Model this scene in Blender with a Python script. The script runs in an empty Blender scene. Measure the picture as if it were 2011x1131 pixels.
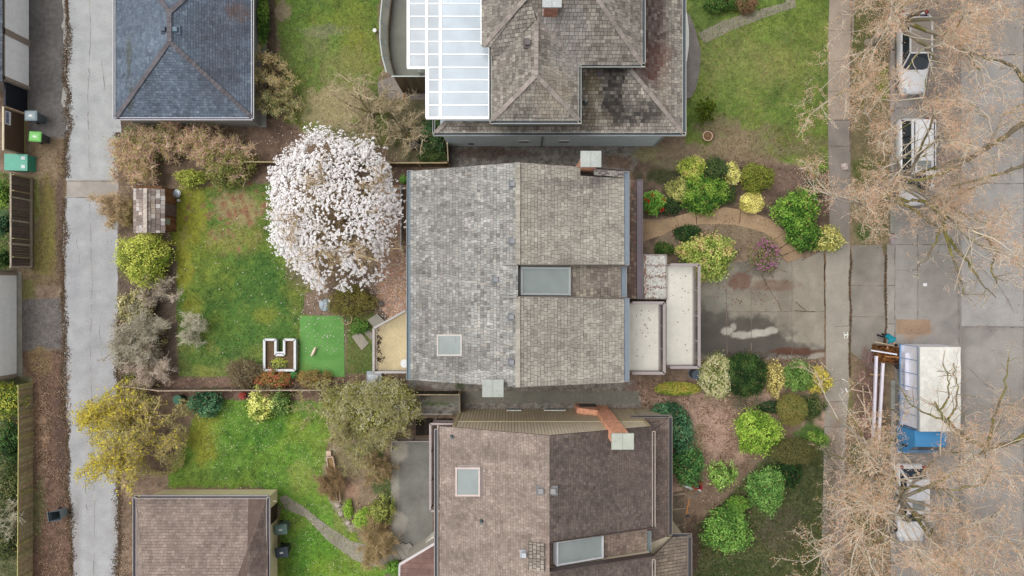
import bpy, math, random
import numpy as np
from mathutils import Vector
# ------------------------------------------------------------------ camera, sky, sun, exposure
H, F, CX, CY = 45.0, 1350.0, 1005.5, 565.5
scene = bpy.context.scene
cam_d = bpy.data.cameras.new('camera'); cam = bpy.data.objects.new('camera', cam_d)
scene.collection.objects.link(cam)
cam.location = (0, 0, H); cam.rotation_euler = (0, 0, 0)
cam_d.sensor_width = 36; cam_d.lens = F*36/2011; cam_d.clip_end = 1000; cam_d.clip_start = 0.5
scene.camera = cam
world = bpy.data.worlds.new('World'); scene.world = world; world.use_nodes = True
wn = world.node_tree.nodes; wl = world.node_tree.links
SUN_EL, SUN_AZ = math.radians(66), math.radians(292)       # azimuth clockwise from +Y
sky = wn.new('ShaderNodeTexSky'); sky.sky_type = 'NISHITA'; sky.sun_disc = False
sky.sun_elevation = SUN_EL; sky.sun_rotation = SUN_AZ; sky.dust_density = 4.0; sky.air_density = 1.0
hs = wn.new('ShaderNodeHueSaturation'); hs.inputs['Saturation'].default_value = 0.12
wl.new(sky.outputs[0], hs.inputs['Color']); wl.new(hs.outputs[0], wn['Background'].inputs['Color'])
wn['Background'].inputs['Strength'].default_value = 0.15
sun_d = bpy.data.lights.new('sun', 'SUN'); sun_d.energy = .95; sun_d.angle = math.radians(45); sun_d.color = (1, .975, .94)
sun = bpy.data.objects.new('sun', sun_d); scene.collection.objects.link(sun)
sd = Vector((math.sin(SUN_AZ)*math.cos(SUN_EL), math.cos(SUN_AZ)*math.cos(SUN_EL), math.sin(SUN_EL)))
sun.rotation_euler = sd.to_track_quat('Z', 'Y').to_euler(); sun.location = sd*80
scene.view_settings.view_transform = 'Standard'; scene.view_settings.look = 'None'
scene.view_settings.exposure = 0.34; scene.view_settings.gamma = 1; scene.view_settings.use_curve_mapping = False
scene.cycles.max_bounces = 6
# ------------------------------------------------------------------ helpers
rng = np.random.default_rng(7)
def P(px, py, z=0.0):
    k = (H-z)/F
    return np.array(((px-CX)*k, -(py-CY)*k, z))
def PX(px, z=0): return (px-CX)*(H-z)/F
def PY(py, z=0): return -(py-CY)*(H-z)/F
ALB = 0.82
def C(r, g, b, k=1.0):
    v = np.array((r, g, b), float)/255
    return np.where(v <= .04045, v/12.92, ((v+.055)/1.055)**2.4)*ALB*k
_mats = {}
def M(rough=.85, noise=.25, nscale=6, bump=.0, metal=0., trans=0., spec=.3, nscale2=40, coat=0.):
    key = (rough, noise, nscale, bump, metal, trans, spec, nscale2, coat)
    if key in _mats: return _mats[key]
    m = bpy.data.materials.new('surface_%d' % len(_mats)); m.use_nodes = True
    n, l = m.node_tree.nodes, m.node_tree.links
    b = n['Principled BSDF']; at = n.new('ShaderNodeAttribute'); at.attribute_name = 'Col'
    out = at.outputs['Color']
    if noise > 0:
        tc = n.new('ShaderNodeNewGeometry')
        def nz(sc, det):
            t = n.new('ShaderNodeTexNoise'); t.inputs['Scale'].default_value = sc; t.inputs['Detail'].default_value = det
            l.new(tc.outputs['Position'], t.inputs['Vector']); return t
        a, c = nz(nscale, 5), nz(nscale2, 3)
        ad = n.new('ShaderNodeMath'); ad.operation = 'ADD'; l.new(a.outputs['Fac'], ad.inputs[0]); l.new(c.outputs['Fac'], ad.inputs[1])
        mr = n.new('ShaderNodeMapRange'); mr.inputs[1].default_value = .7; mr.inputs[2].default_value = 1.3
        mr.inputs[3].default_value = 1-noise; mr.inputs[4].default_value = 1+noise; mr.clamp = False
        l.new(ad.outputs[0], mr.inputs[0])
        mx = n.new('ShaderNodeVectorMath'); mx.operation = 'SCALE'
        l.new(out, mx.inputs[0]); l.new(mr.outputs[0], mx.inputs['Scale']); out = mx.outputs[0]
        if bump > 0:
            bp = n.new('ShaderNodeBump'); bp.inputs['Strength'].default_value = bump; bp.inputs['Distance'].default_value = .03
            l.new(ad.outputs[0], bp.inputs['Height']); l.new(bp.outputs[0], b.inputs['Normal'])
    l.new(out, b.inputs['Base Color'])
    b.inputs['Roughness'].default_value = rough; b.inputs['Metallic'].default_value = metal
    b.inputs['Specular IOR Level'].default_value = spec
    if coat: b.inputs['Coat Weight'].default_value = coat; b.inputs['Coat Roughness'].default_value = .05
    if trans > 0:
        t = n.new('ShaderNodeBsdfTranslucent'); l.new(out, t.inputs['Color'])
        s = n.new('ShaderNodeMixShader'); s.inputs[0].default_value = trans
        l.new(b.outputs[0], s.inputs[1]); l.new(t.outputs[0], s.inputs[2]); l.new(s.outputs[0], n['Material Output'].inputs[0])
    _mats[key] = m; return m
def glass_mat(name, col, alpha, rough=.08):
    m = bpy.data.materials.new(name); m.use_nodes = True; n, l = m.node_tree.nodes, m.node_tree.links
    b = n['Principled BSDF']; b.inputs['Roughness'].default_value = rough; b.inputs['Specular IOR Level'].default_value = .6
    no = n.new('ShaderNodeTexNoise'); no.inputs['Scale'].default_value = .9; g = n.new('ShaderNodeNewGeometry'); l.new(g.outputs['Position'], no.inputs['Vector'])
    cr = n.new('ShaderNodeMixRGB'); cr.inputs[1].default_value = (*col, 1); cr.inputs[2].default_value = (*np.clip(col*1.7, 0, .95), 1)
    l.new(no.outputs['Fac'], cr.inputs[0]); l.new(cr.outputs[0], b.inputs['Base Color'])  # noise lightens the base colour in patches, a painted sky reflection
    t = n.new('ShaderNodeBsdfTransparent'); s = n.new('ShaderNodeMixShader'); s.inputs[0].default_value = alpha
    l.new(t.outputs[0], s.inputs[1]); l.new(b.outputs[0], s.inputs[2]); l.new(s.outputs[0], n['Material Output'].inputs[0])
    return m
ROUGH = M(.95, .35, 5, .3, nscale2=30); PLAIN = M(.7, .12, 4); PAINT = M(.55, .08, 3); MET = M(.4, .15, 5, metal=.6)
SHK = M(.9, .22, 3, .25, nscale2=22); LEAF = M(.6, .12, 3, trans=.3, spec=.2); TWIG = M(.85, .15, 3); CAR = M(.25, .04, 2, coat=.6, spec=.5)
CONC = M(.88, .16, 1.2, .15, nscale2=14); GRND = M(.95, .3, 3.5, .5, nscale2=17); GRS = M(.9, .5, 4, .6, nscale2=13, trans=0)
DARKG = M(.12, .05, 2, spec=.6); PETAL = M(.6, .06, 3, trans=.3); PLAST = M(.4, .08, 4)
WPOS = {}
def link(o): scene.collection.objects.link(o); return o
def tag(o, label=None, cat=None, group=None, kind=None):
    if label: o['label'] = label
    if cat: o['category'] = cat
    if group: o['group'] = group
    if kind: o['kind'] = kind
    return o
def thing(name, loc, label, cat, group=None):
    o = bpy.data.objects.new(name, None); o.empty_display_size = .3; link(o); o.location = tuple(loc); WPOS[o.name] = np.array(loc, float)
    return tag(o, label, cat, group)
class MB:
    def __init__(s): s.V = []; s.F = []; s.n = 0
    def add(s, v, f, col):
        """v (N,3), f (M,k), col (3,) or (M,3)"""
        v = np.asarray(v, float).reshape(-1, 3); f = np.asarray(f, int)
        if f.ndim == 1: f = f[None]
        col = np.asarray(col, float)
        if col.ndim == 1: col = np.tile(col, (len(f), 1))
        s.V.append(v); s.F.append((f+s.n, col)); s.n += len(v); return s
    def poly(s, pts, col): return s.add(pts, list(range(len(pts))), col)
    def hexa(s, p, col, jit=0):
        f = [(3,2,1,0),(4,5,6,7),(0,1,5,4),(1,2,6,5),(2,3,7,6),(3,0,4,7)]
        return s.add(p, f, col)
    def box(s, x0, y0, z0, x1, y1, z1, col):
        if x1 < x0: x0, x1 = x1, x0
        if y1 < y0: y0, y1 = y1, y0
        return s.hexa([(x0,y0,z0),(x1,y0,z0),(x1,y1,z0),(x0,y1,z0),(x0,y0,z1),(x1,y0,z1),(x1,y1,z1),(x0,y1,z1)], col)
    def beam(s, a, b, w, h, col, up=(0,0,1)):
        a, b = np.array(a, float), np.array(b, float); d = b-a; L = np.linalg.norm(d)
        if L < 1e-6: return s
        d /= L; up = np.array(up, float)
        if abs(d@up) > .98: up = np.array((0,1.,0))
        r = np.cross(d, up); r /= np.linalg.norm(r); u = np.cross(r, d)
        q = [(-1,-1),(1,-1),(1,1),(-1,1)]
        p = [a+r*x*w/2+u*y*h/2 for x, y in q]+[b+r*x*w/2+u*y*h/2 for x, y in q]
        f = [(0,1,2,3),(7,6,5,4),(0,4,5,1),(1,5,6,2),(2,6,7,3),(3,7,4,0)]
        return s.add(p, f, col)
    def prism(s, pts, z0, z1, col, side=None):
        """pts xy list; z1 may be callable(x,y)"""
        n = len(pts); top = [(x, y, z1(x, y) if callable(z1) else z1) for x, y in pts]; bot = [(x, y, z0) for x, y in pts]
        if sum(pts[i][0]*pts[(i+1)%n][1]-pts[(i+1)%n][0]*pts[i][1] for i in range(n)) < 0: top.reverse(); bot.reverse()
        s.add(top, list(range(n)), col); s.add(bot, list(range(n))[::-1], col if side is None else side)
        return s.add(bot+top, [(i, (i+1) % n, n+(i+1) % n, n+i) for i in range(n)], col if side is None else side)
    def cyl(s, c, r0, r1, h, col, n=14, cap=True):
        a = np.arange(n)/n*2*math.pi; cs = np.c_[np.cos(a), np.sin(a)]; c = np.array(c, float)
        b = np.c_[c[0]+cs[:,0]*r0, c[1]+cs[:,1]*r0, np.full(n, c[2])]; t = np.c_[c[0]+cs[:,0]*r1, c[1]+cs[:,1]*r1, np.full(n, c[2]+h)]
        s.add(np.r_[b, t], [(i, (i+1) % n, n+(i+1) % n, n+i) for i in range(n)], col)
        if cap: s.add(t, list(range(n)), col)
        return s
    def ring(s, c, r, tube, col, n=24):
        a = np.linspace(0, 2*math.pi, n+1); p = np.c_[c[0]+r*np.cos(a), c[1]+r*np.sin(a), np.full(n+1, c[2])]
        return s.tubes(p[None], np.full((1, n+1), tube), col, 6)
    def ellips(s, c, r, col, nu=14, nv=8, lump=0, seed=0, rot=0):
        u = np.arange(nu)/nu*2*math.pi; v = np.linspace(-math.pi/2+.001, math.pi/2-.001, nv+1)
        U, Vv = np.meshgrid(u, v); k = 1+lump*np.sin(3*U+seed)*np.cos(2*Vv+seed*2)+lump*.6*np.sin(5*U+seed*3+Vv*4)
        x = r[0]*k*np.cos(Vv)*np.cos(U); y = r[1]*k*np.cos(Vv)*np.sin(U); z = r[2]*k*np.sin(Vv)
        x, y = x*math.cos(rot)-y*math.sin(rot), x*math.sin(rot)+y*math.cos(rot)
        p = np.c_[(x+c[0]).ravel(), (y+c[1]).ravel(), (z+c[2]).ravel()]
        f = [(j*nu+i, j*nu+(i+1) % nu, (j+1)*nu+(i+1) % nu, (j+1)*nu+i) for j in range(nv) for i in range(nu)]
        return s.add(p, f, col)
    def tubes(s, paths, radii, col, sides=3):
        """paths (N,K,3) radii (N,K)"""
        N, K, _ = paths.shape; d = np.gradient(paths, axis=1); d /= np.linalg.norm(d, axis=2, keepdims=True)+1e-9
        ref = np.where(np.abs(d[..., 2:3]) > .9, np.array((1., 0, 0)), np.array((0, 0, 1.)))
        a = np.cross(d, ref); a /= np.linalg.norm(a, axis=2, keepdims=True)+1e-9; b = np.cross(d, a)
        th = np.arange(sides)/sides*2*math.pi
        p = paths[:, :, None]+radii[:, :, None, None]*(a[:, :, None]*np.cos(th)[None, None, :, None]+b[:, :, None]*np.sin(th)[None, None, :, None])
        idx = np.arange(N*K*sides).reshape(N, K, sides)
        f = np.stack([idx[:, :-1], np.roll(idx, -1, 2)[:, :-1], np.roll(idx, -1, 2)[:, 1:], idx[:, 1:]], -1).reshape(-1, 4)
        col = np.asarray(col, float)
        if col.ndim == 2: col = np.repeat(col, (K-1)*sides, 0)
        elif col.ndim == 3: col = np.repeat(col[:, :-1].reshape(-1, 3), sides, 0)
        return s.add(p.reshape(-1, 3), f, col)
    def rhomb(s, c, n, size, col, asp=.6):
        """leaf diamonds: centres (N,3), normals (N,3), size (N,)"""
        N = len(c); r = rng.normal(size=(N, 3)); t = np.cross(n, r); t /= np.linalg.norm(t, axis=1, keepdims=True)+1e-9; b = np.cross(n, t)
        b /= np.linalg.norm(b, axis=1, keepdims=True)+1e-9
        sz = size[:, None]/2; nn = n*sz*.25
        p = np.stack([c-t*sz-nn, c-b*sz*asp, c+t*sz-nn, c+b*sz*asp], 1)
        return s.add(p.reshape(-1, 3), np.arange(4*N).reshape(N, 4), col)
    def build(s, name, mat, parent=None, label=None, cat=None, group=None, kind=None, smooth=False, org=None):
        V = np.concatenate(s.V); me = bpy.data.meshes.new(name)
        if parent is None:
            if org is None: org = np.array((V[:,0].mean(), V[:,1].mean(), V[:,2].min()))
        else: org = WPOS[parent.name]
        V = V-org
        used = np.zeros(len(V), bool)
        for f, c in s.F: used[f.ravel()] = True
        if not used.all(): remap = np.cumsum(used)-1; V = V[used]; s.F = [(remap[f], c) for f, c in s.F]
        tot = [f.shape[1] for f, c in s.F]; nf = sum(len(f) for f, c in s.F); nl = sum(f.size for f, c in s.F)
        me.vertices.add(len(V)); me.vertices.foreach_set('co', V.astype(np.float32).ravel())
        me.loops.add(nl); me.polygons.add(nf)
        me.loops.foreach_set('vertex_index', np.concatenate([f.ravel() for f, c in s.F]).astype(np.int32))
        lt = np.concatenate([np.full(len(f), f.shape[1]) for f, c in s.F]); ls = np.r_[0, np.cumsum(lt)[:-1]]
        me.polygons.foreach_set('loop_start', ls.astype(np.int32)); me.polygons.foreach_set('loop_total', lt.astype(np.int32))
        me.update(calc_edges=True)
        ca = me.attributes.new('Col', 'FLOAT_COLOR', 'CORNER')
        cc = np.concatenate([np.repeat(c, f.shape[1], 0) for f, c in s.F]); cc = np.c_[cc, np.ones(len(cc))]
        ca.data.foreach_set('color', cc.astype(np.float32).ravel())
        me.polygons.foreach_set('use_smooth', np.full(nf, bool(smooth)))
        me.validate()
        me.materials.append(mat); o = bpy.data.objects.new(name, me); link(o)
        if parent is not None: o.parent = parent; WPOS[o.name] = WPOS[parent.name]
        else: o.location = tuple(org); WPOS[o.name] = np.array(org, float)
        return tag(o, label, cat, group, kind)
def copy_tree(o, loc, rot=None, label=None, parent=None):
    c = o.copy(); link(c)
    if parent is None:
        c.location = tuple(loc)
        if rot is not None: c.rotation_euler = (0, 0, rot)
        if label: c['label'] = label
        WPOS[c.name] = np.array(loc, float)
    else: c.parent = parent
    for ch in list(o.children): copy_tree(ch, None, parent=c)
    return c
def jit(col, n, a=.15, hue=.04):
    k = 1+a*rng.uniform(-1, 1, (n, 1)); return np.clip(np.asarray(col)[None]*k*(1+hue*rng.normal(size=(n, 3))), 0, 1)
# value noise on arrays
def vnoise(x, y, sc, seed=0):
    x = np.asarray(x)/sc+seed*17.3; y = np.asarray(y)/sc+seed*9.1; xi = np.floor(x).astype(int); yi = np.floor(y).astype(int)
    fx = x-xi; fy = y-yi; fx = fx*fx*(3-2*fx); fy = fy*fy*(3-2*fy)
    def h(a, b):
        v = np.sin(a*127.1+b*311.7+seed*74.7)*43758.5453; return v-np.floor(v)
    return (h(xi, yi)*(1-fx)+h(xi+1, yi)*fx)*(1-fy)+(h(xi, yi+1)*(1-fx)+h(xi+1, yi+1)*fx)*fy
def fbm(x, y, sc, seed=0, o=4):
    r = 0; a = .5; t = 0
    for i in range(o): r = r+a*vnoise(x, y, sc/2**i, seed+i); t += a; a *= .55
    return r/t
def sdist(x, y, poly):
    poly = np.asarray(poly, float); d = np.full(x.shape, 1e9); ins = np.zeros(x.shape, bool); n = len(poly)
    for i in range(n):
        a, b = poly[i], poly[(i+1) % n]; e = b-a; L = e@e+1e-9
        t = np.clip(((x-a[0])*e[0]+(y-a[1])*e[1])/L, 0, 1); d = np.minimum(d, np.hypot(x-a[0]-t*e[0], y-a[1]-t*e[1]))
        cnd = (a[1] > y) != (b[1] > y); xs = a[0]+(y-a[1])*e[0]/(e[1] if abs(e[1]) > 1e-9 else 1e-9); ins ^= cnd & (x < xs)
    return np.where(ins, d, -d)
def clip_poly(pts, a, b):
    """clip convex 2D pts by half plane left of a->b"""
    out = []; e = (b[0]-a[0], b[1]-a[1]); n = len(pts)
    sd_ = [e[0]*(p[1]-a[1])-e[1]*(p[0]-a[0]) for p in pts]
    for i in range(n):
        p, q, s1, s2 = pts[i], pts[(i+1) % n], sd_[i], sd_[(i+1) % n]
        if s1 >= 0: out.append(p)
        if (s1 >= 0) != (s2 >= 0):
            t = s1/(s1-s2); out.append((p[0]+(q[0]-p[0])*t, p[1]+(q[1]-p[1])*t))
    return out
def shingles(mb, pts, colf, course=.2, wid=(.14, .3), thick=.026, down=None, base=None, slab=.1, gap=.016):
    """individual shingles over the planar polygon pts (world, convex). colf(px,py)->colour in photo pixels"""
    px_ = np.array(pts, float); pts = np.array([P(*p) for p in pts], float)
    A_ = np.c_[pts[:, :2], np.ones(len(pts))]; co = np.linalg.lstsq(A_, pts[:, 2], rcond=None)[0]     # flatten onto one plane along the sight lines
    ra, rb_ = (px_[:,0]-CX)/F, -(px_[:,1]-CY)/F; k_ = co[0]*ra+co[1]*rb_; zf_ = (co[2]+H*k_)/(1+k_)
    pts = np.c_[ra*(H-zf_), rb_*(H-zf_), zf_]
    c = pts.mean(0); n = np.zeros(3)
    for i in range(len(pts)): n += np.cross(pts[i]-c, pts[(i+1) % len(pts)]-c)
    n /= np.linalg.norm(n)
    if n[2] < 0: n = -n; pts = pts[::-1]
    v = np.array((n[0], n[1], 0.)) if down is None else np.array(down, float)
    if np.linalg.norm(v) < 1e-3: v = np.array((0, -1., 0))
    v -= n*(v@n); v /= np.linalg.norm(v); u = np.cross(v, n)            # v down slope
    U = (pts-c)@u; V = (pts-c)@v; pl = [(a, -b) for a, b in zip(U, V)]
    A = sum(pl[i][0]*pl[(i+1) % len(pl)][1]-pl[(i+1) % len(pl)][0]*pl[i][1] for i in range(len(pl)))
    if A < 0: pl = pl[::-1]
    if base is None: base = C(60, 56, 52)
    m = len(pts); lo = pts-n*slab
    mb.add(pts, list(range(m)), base); mb.add(lo, list(range(m))[::-1], base)
    mb.add(np.r_[lo, pts], [(i, (i+1) % m, m+(i+1) % m, m+i) for i in range(m)], base*1.3)
    sd_i = int(abs(c[0]*7+c[1]*3)) % 50; vmax, vmin = V.max(), V.min(); r = 0; vv = vmax; vs = []; fs3 = {}; 
    def emit(q, hs_, col):
        w = [c+u*a+v*(-b)+n*h for (a, b), h in zip(q, hs_)]; fs3.setdefault(len(q), []).append((w, col))
    while vv > vmin:
        v1 = vv; v0 = max(vv-course, vmin-.01); uu = U.min()-rng.uniform(0, .2); tr = thick*rng.uniform(.8, 1.2)
        while uu < U.max():
            w = rng.uniform(*wid); e = rng.uniform(-.012, .012)
            q = [(uu, -(v1-gap*1.3+e)), (uu+w-gap, -(v1-gap*1.3+e)), (uu+w-gap, -v0), (uu, -v0)]; uu += w
            for i in range(len(pl)):
                q = clip_poly(q, pl[i], pl[(i+1) % len(pl)])
                if len(q) < 3: break
            if len(q) < 3: continue
            tk = tr*rng.uniform(.8, 1.4)
            hh = [tk if -b > v1-course*.5 else .004 for a, b in q]
            mx = c+u*q[0][0]+v*(-q[0][1]); k = F/(H-mx[2]); px, py = mx[0]*k+CX, CY-mx[1]*k
            col = colf(px, py)*(.86+.28*float(vnoise(np.array([uu*30]), np.array([vv*4.5]), 9, sd_i))); emit(q, hh, col)
            lowv = max(-b for a, b in q); bb = [(a, b) for a, b in q if -b > lowv-.002]
            if len(bb) >= 2:
                p0, p1 = c+u*bb[0][0]+v*(-bb[0][1]), c+u*bb[-1][0]+v*(-bb[-1][1])
                fs3.setdefault(4, []).append(([p0, p1, p1+n*tk, p0+n*tk], col*.42))  # butt face darkened in colour to paint the shadow line below each course
        vv -= course
    for k, L in fs3.items():
        vsx = np.array([w for w, _ in L]).reshape(-1, 3); mb.add(vsx, np.arange(len(vsx)).reshape(-1, k), np.array([cc for _, cc in L]))
    return n
def caps(par, a, b, col, w=.28, step=.3, lift=.05):
    mb = MB()
    a, b = np.array(P(*a)), np.array(P(*b)); L = np.linalg.norm(b-a); n = max(1, int(L/step)); up = np.array((0, 0, lift))
    for i in range(n):
        p, q = a+(b-a)*i/n, a+(b-a)*(i+1.02)/n
        mb.beam(p+up*.6, q+up*1.3, w*rng.uniform(.9, 1.05), .03, col*rng.uniform(.8, 1.15))
    return mb.build('ridge_cap', SHK, par)
# ------------------------------------------------------------------ ground sheet with painted-in real surface colours (soil, moss, lawn)
xs = np.r_[[-160, -90, -55, -40], np.arange(-36, 36.01, .11), [40, 55, 90, 160]]
ys = np.r_[[-130, -70, -40, -25], np.arange(-21, 21.01, .11), [25, 40, 70, 130]]
GX, GY = np.meshgrid(xs, ys); gx, gy = GX.ravel(), GY.ravel(); QX = gx*F/H+CX; QY = CY-gy*F/H
n1 = fbm(QX, QY, 60, 1); n2 = fbm(QX, QY, 14, 2, 3); n3 = fbm(QX, QY, 160, 3); n4 = vnoise(QX, QY, 5, 4)
soilA, soilB = C(104, 84, 66), C(150, 124, 98)
G = soilA[None]+(soilB-soilA)[None]*np.clip(n2*1.3-.25+n1*.2, 0, 1)[:, None]
def lay(mask, col):
    global G
    mask = np.clip(mask, 0, 1)[:, None]; G = G*(1-mask)+np.asarray(col)*mask
def mixc(a, b, t): t = np.clip(t, 0, 1)[:, None]; return a[None]*(1-t)+b[None]*t
def region(poly, col, soft=5, j=9):
    poly = np.array(poly, float); bx = (QX > poly[:,0].min()-40) & (QX < poly[:,0].max()+40) & (QY > poly[:,1].min()-40) & (QY < poly[:,1].max()+40)
    m = np.zeros(len(QX)); d = sdist(QX[bx], QY[bx], poly)+(n2[bx]-.5)*j*2+(n4[bx]-.5)*j*.8; m[bx] = np.clip(d/soft+.5, 0, 1); lay(m, col)
def blob(x, y, rx, ry, col, k=1, j=.5, sh=1.0):
    d = np.hypot((QX-x)/rx, (QY-y)/ry)+(n2-.5)*j*2+(n1-.5)*j; lay(np.clip((1.1-d)*2.2*sh, 0, 1)*k, col)
gD, gM, gY, gT = C(58, 88, 28), C(102, 132, 44), C(146, 144, 30), C(152, 142, 88)
def grass(d=gD, m=gM, y=gY, wy=.35, t=gT, wt=.3):
    g = mixc(d, m, n2*1.5-.25); g = g*(1-np.clip((n1-.5)*4*wy+wy*.3, 0, 1)[:, None])+y*np.clip((n1-.5)*4*wy+wy*.3, 0, 1)[:, None]
    k = np.clip((n3-.5)*3*wt+(n4-.5)*wt*.8+wt*.25, 0, 1)[:, None]; return g*(1-k)+t*k
# far filler beyond the picture
lay(((np.abs(gx) > 34) | (np.abs(gy) > 20)).astype(float)*.6, C(92, 110, 50))
GR = grass()
# back lawn of the middle house
region([(345,372),(440,362),(530,360),(560,470),(605,560),(640,600),(600,640),(588,742),(500,735),(440,738),(350,756),(345,650),(328,520)], GR, 4, 7)
for b in [(372,430,38,70,gY,.8),(360,520,26,60,gY,.7),(380,600,20,30,gY,.5),(440,640,40,26,gY,.35),(470,410,55,34,C(156,134,82),.75),(455,470,60,35,C(150,138,70),.5),(440,600,30,90,gD,.35),(500,560,60,60,C(62,106,40),.6),(480,650,90,55,C(66,112,40),.55),(560,670,30,50,C(70,112,40),.6),(400,700,40,30,C(60,105,34),.6),(520,620,25,20,gY,.4),(515,690,30,20,C(120,130,50),.4)]: blob(*b)
for i in range(70):
    a = rng.normal(0, 1, 2); blob(455+a[0]*42, 420+a[1]*34, *rng.uniform(2, 7, 2), C(142, 92, 58), .75, .3)
# north neighbour's yard
region([(540,-60),(748,-60),(742,60),(748,130),(745,170),(790,205),(800,280),(700,300),(560,240),(548,120)], GR*.95, 6, 10)
for b in [(650,210,90,45,C(158,142,92),.85),(690,130,60,50,C(138,136,76),.6),(580,200,30,40,C(80,110,34),.5),(625,85,35,30,C(128,130,78),.4),(575,40,30,50,C(88,118,34),.5),(700,40,40,40,C(100,120,44),.4),(640,60,60,14,C(150,140,120),.35),(555,18,18,22,C(150,128,100),.8)]: blob(*b)
region([(520,-50),(540,-50),(545,230),(515,235),(525,90)], mixc(C(70,56,44), C(104,88,66), n2), 4, 4)
# lawns of the south house
GB = grass(C(66, 108, 22), C(104, 148, 34), C(150, 156, 26), .3, C(170, 170, 100), .12)
region([(395,790),(470,778),(640,782),(648,860),(640,930),(662,990),(700,1040),(742,1090),(760,1145),(540,1145),(552,1000),(520,960),(330,955),(335,930),(370,850)], GB, 4, 6)
for b in [(400,860,30,60,gY,.7),(440,930,60,14,C(70,100,30),.5),(590,940,26,40,C(160,164,70),.4),(520,850,60,40,C(64,112,28),.5),(620,1080,40,40,C(84,140,20),.5)]: blob(*b)
region([(650,870),(775,858),(775,1030),(740,1085),(700,1050),(665,990),(645,930)], mixc(C(122,96,70), C(150,128,100), n2*1.2), 6, 8)
for b in [(700,905,45,30,C(116,112,60),.6),(755,960,22,60,C(70,98,40),.8),(715,880,40,16,C(96,112,58),.6),(690,965,22,18,C(176,134,104),.8),(668,1010,16,50,C(132,140,60),.6)]: blob(*b)
region([(640,880),(660,880),(668,990),(700,1045),(690,1050),(650,990),(636,930)], mixc(C(110,104,76), C(170,160,130), n4), 5, 6)
# front yard of the north house
GT = grass(C(70, 96, 30), C(110, 134, 48), C(132, 140, 50), .3, C(150, 136, 90), .42)
region([(1345,-50),(1632,-50),(1632,335),(1560,322),(1480,300),(1400,315),(1345,282)], GT, 5, 8)
for b in [(1450,290,90,45,C(134,112,82),.85),(1410,250,45,25,C(120,104,72),.7),(1590,290,50,30,C(124,112,74),.6),(1360,300,90,25,C(136,116,86),.75),(1520,280,60,40,C(112,108,60),.5),(1390,40,40,50,C(80,108,40),.5),(1600,330,30,16,C(100,124,50),.6),(1450,160,50,60,C(112,136,48),.4)]: blob(*b)
region([(1240,310),(1420,312),(1600,335),(1632,345),(1632,485),(1560,500),(1540,460),(1440,420),(1262,430),(1240,400)], mixc(C(72,58,46), C(124,100,80), n2*1.3-.1), 6, 8)
blob(1530,355,45,22,C(126,100,86),.8); blob(1300,345,55,20,C(66,72,42),.9); blob(1340,320,60,14,C(132,120,84),.7)
region([(1265,470),(1340,430),(1440,412),(1530,470),(1550,515),(1460,520),(1380,515),(1300,520),(1262,500)], mixc(C(84,64,52), C(146,124,96), n2*1.4-.1), 5, 6)
blob(1450,455,60,28,C(132,114,84),.7)
# bed and slope in front of the south house
region([(1240,745),(1380,745),(1620,750),(1640,830),(1560,860),(1470,905),(1420,985),(1350,1040),(1320,1000),(1310,800),(1250,790)], mixc(C(96,72,56), C(172,138,114), n2*1.4-.15+n4*.25), 5, 5)
for b in [(1400,840,60,45,C(178,140,118),.6),(1370,860,16,30,C(128,120,70),.6),(1590,800,40,30,C(70,88,44),.8),(1480,795,60,14,C(76,80,52),.7),(1290,770,30,20,C(150,110,90),.5)]: blob(*b)
region([(1345,920),(1420,935),(1480,890),(1530,835),(1575,832),(1565,850),(1500,920),(1450,990),(1380,1020),(1352,1080),(1340,1000)], mixc(C(110,84,62), C(140,116,92), n2), 4, 3)
region([(1365,1030),(1420,985),(1470,930),(1530,870),(1625,840),(1632,1160),(1360,1160)], mixc(C(52,66,38), C(92,96,56), n2*1.2+n4*.3-.1), 5, 6)
for b in [(1530,1040,50,60,C(94,82,62),.6),(1440,1120,60,30,C(60,76,36),.7),(1360,1080,18,60,C(84,64,52),.9),(1590,850,30,20,C(66,104,34),.9)]: blob(*b)
# planting strip
region([(1670,-60),(1744,-60),(1752,500),(1672,482)], mixc(C(92,92,50), C(140,122,84), n2*1.2), 4, 4)
for b in [(1735,165,14,40,C(116,128,26),.9),(1690,60,30,60,C(90,104,46),.6),(1700,330,30,30,C(96,110,48),.6),(1695,455,18,22,C(70,100,40),.8),(1690,490,25,10,C(120,112,30),.9)]: blob(*b)
region([(1665,690),(1752,690),(1745,1160),(1662,1160)], mixc(C(96,88,54), C(144,120,90), n2*1.2), 4, 4)
for b in [(1668,760,6,80,C(110,112,50),.8),(1690,900,20,60,C(88,100,44),.6),(1700,1010,30,40,C(92,106,48),.6),(1745,960,18,60,C(120,92,72),.8)]: blob(*b)
# lane verges, left side
region([(40,-60),(136,-60),(134,270),(128,300),(60,300)], mixc(C(88,84,82), C(112,106,102), n1*1.3-.1), 3, 2)
region([(60,275),(134,270),(128,560),(40,560)], mixc(C(108,84,64), C(126,108,70), n2), 5, 5)
for b in [(95,330,35,45,C(142,118,88),.7),(95,430,20,80,C(118,108,30),.85),(85,500,30,50,C(120,112,30),.8),(55,570,18,30,C(112,112,30),.7),(118,440,10,150,C(100,78,66),.8),(72,400,7,50,C(126,134,60),.8)]: blob(*b)
region([(42,588),(124,585),(124,685),(44,690)], mixc(C(96,90,88), C(118,110,104), n2), 6, 3)
region([(40,690),(128,690),(134,790),(132,900),(140,1000),(142,1160),(60,1160),(60,760)], mixc(C(92,66,54), C(124,92,72), n2*1.3-.1), 5, 4)
for b in [(78,710,28,30,C(134,110,60),.8),(78,830,18,80,C(172,136,100),.75),(82,920,14,40,C(150,122,90),.6),(75,1000,14,70,C(100,112,50),.6),(120,830,12,200,C(84,66,56),.7)]: blob(*b)
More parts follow.
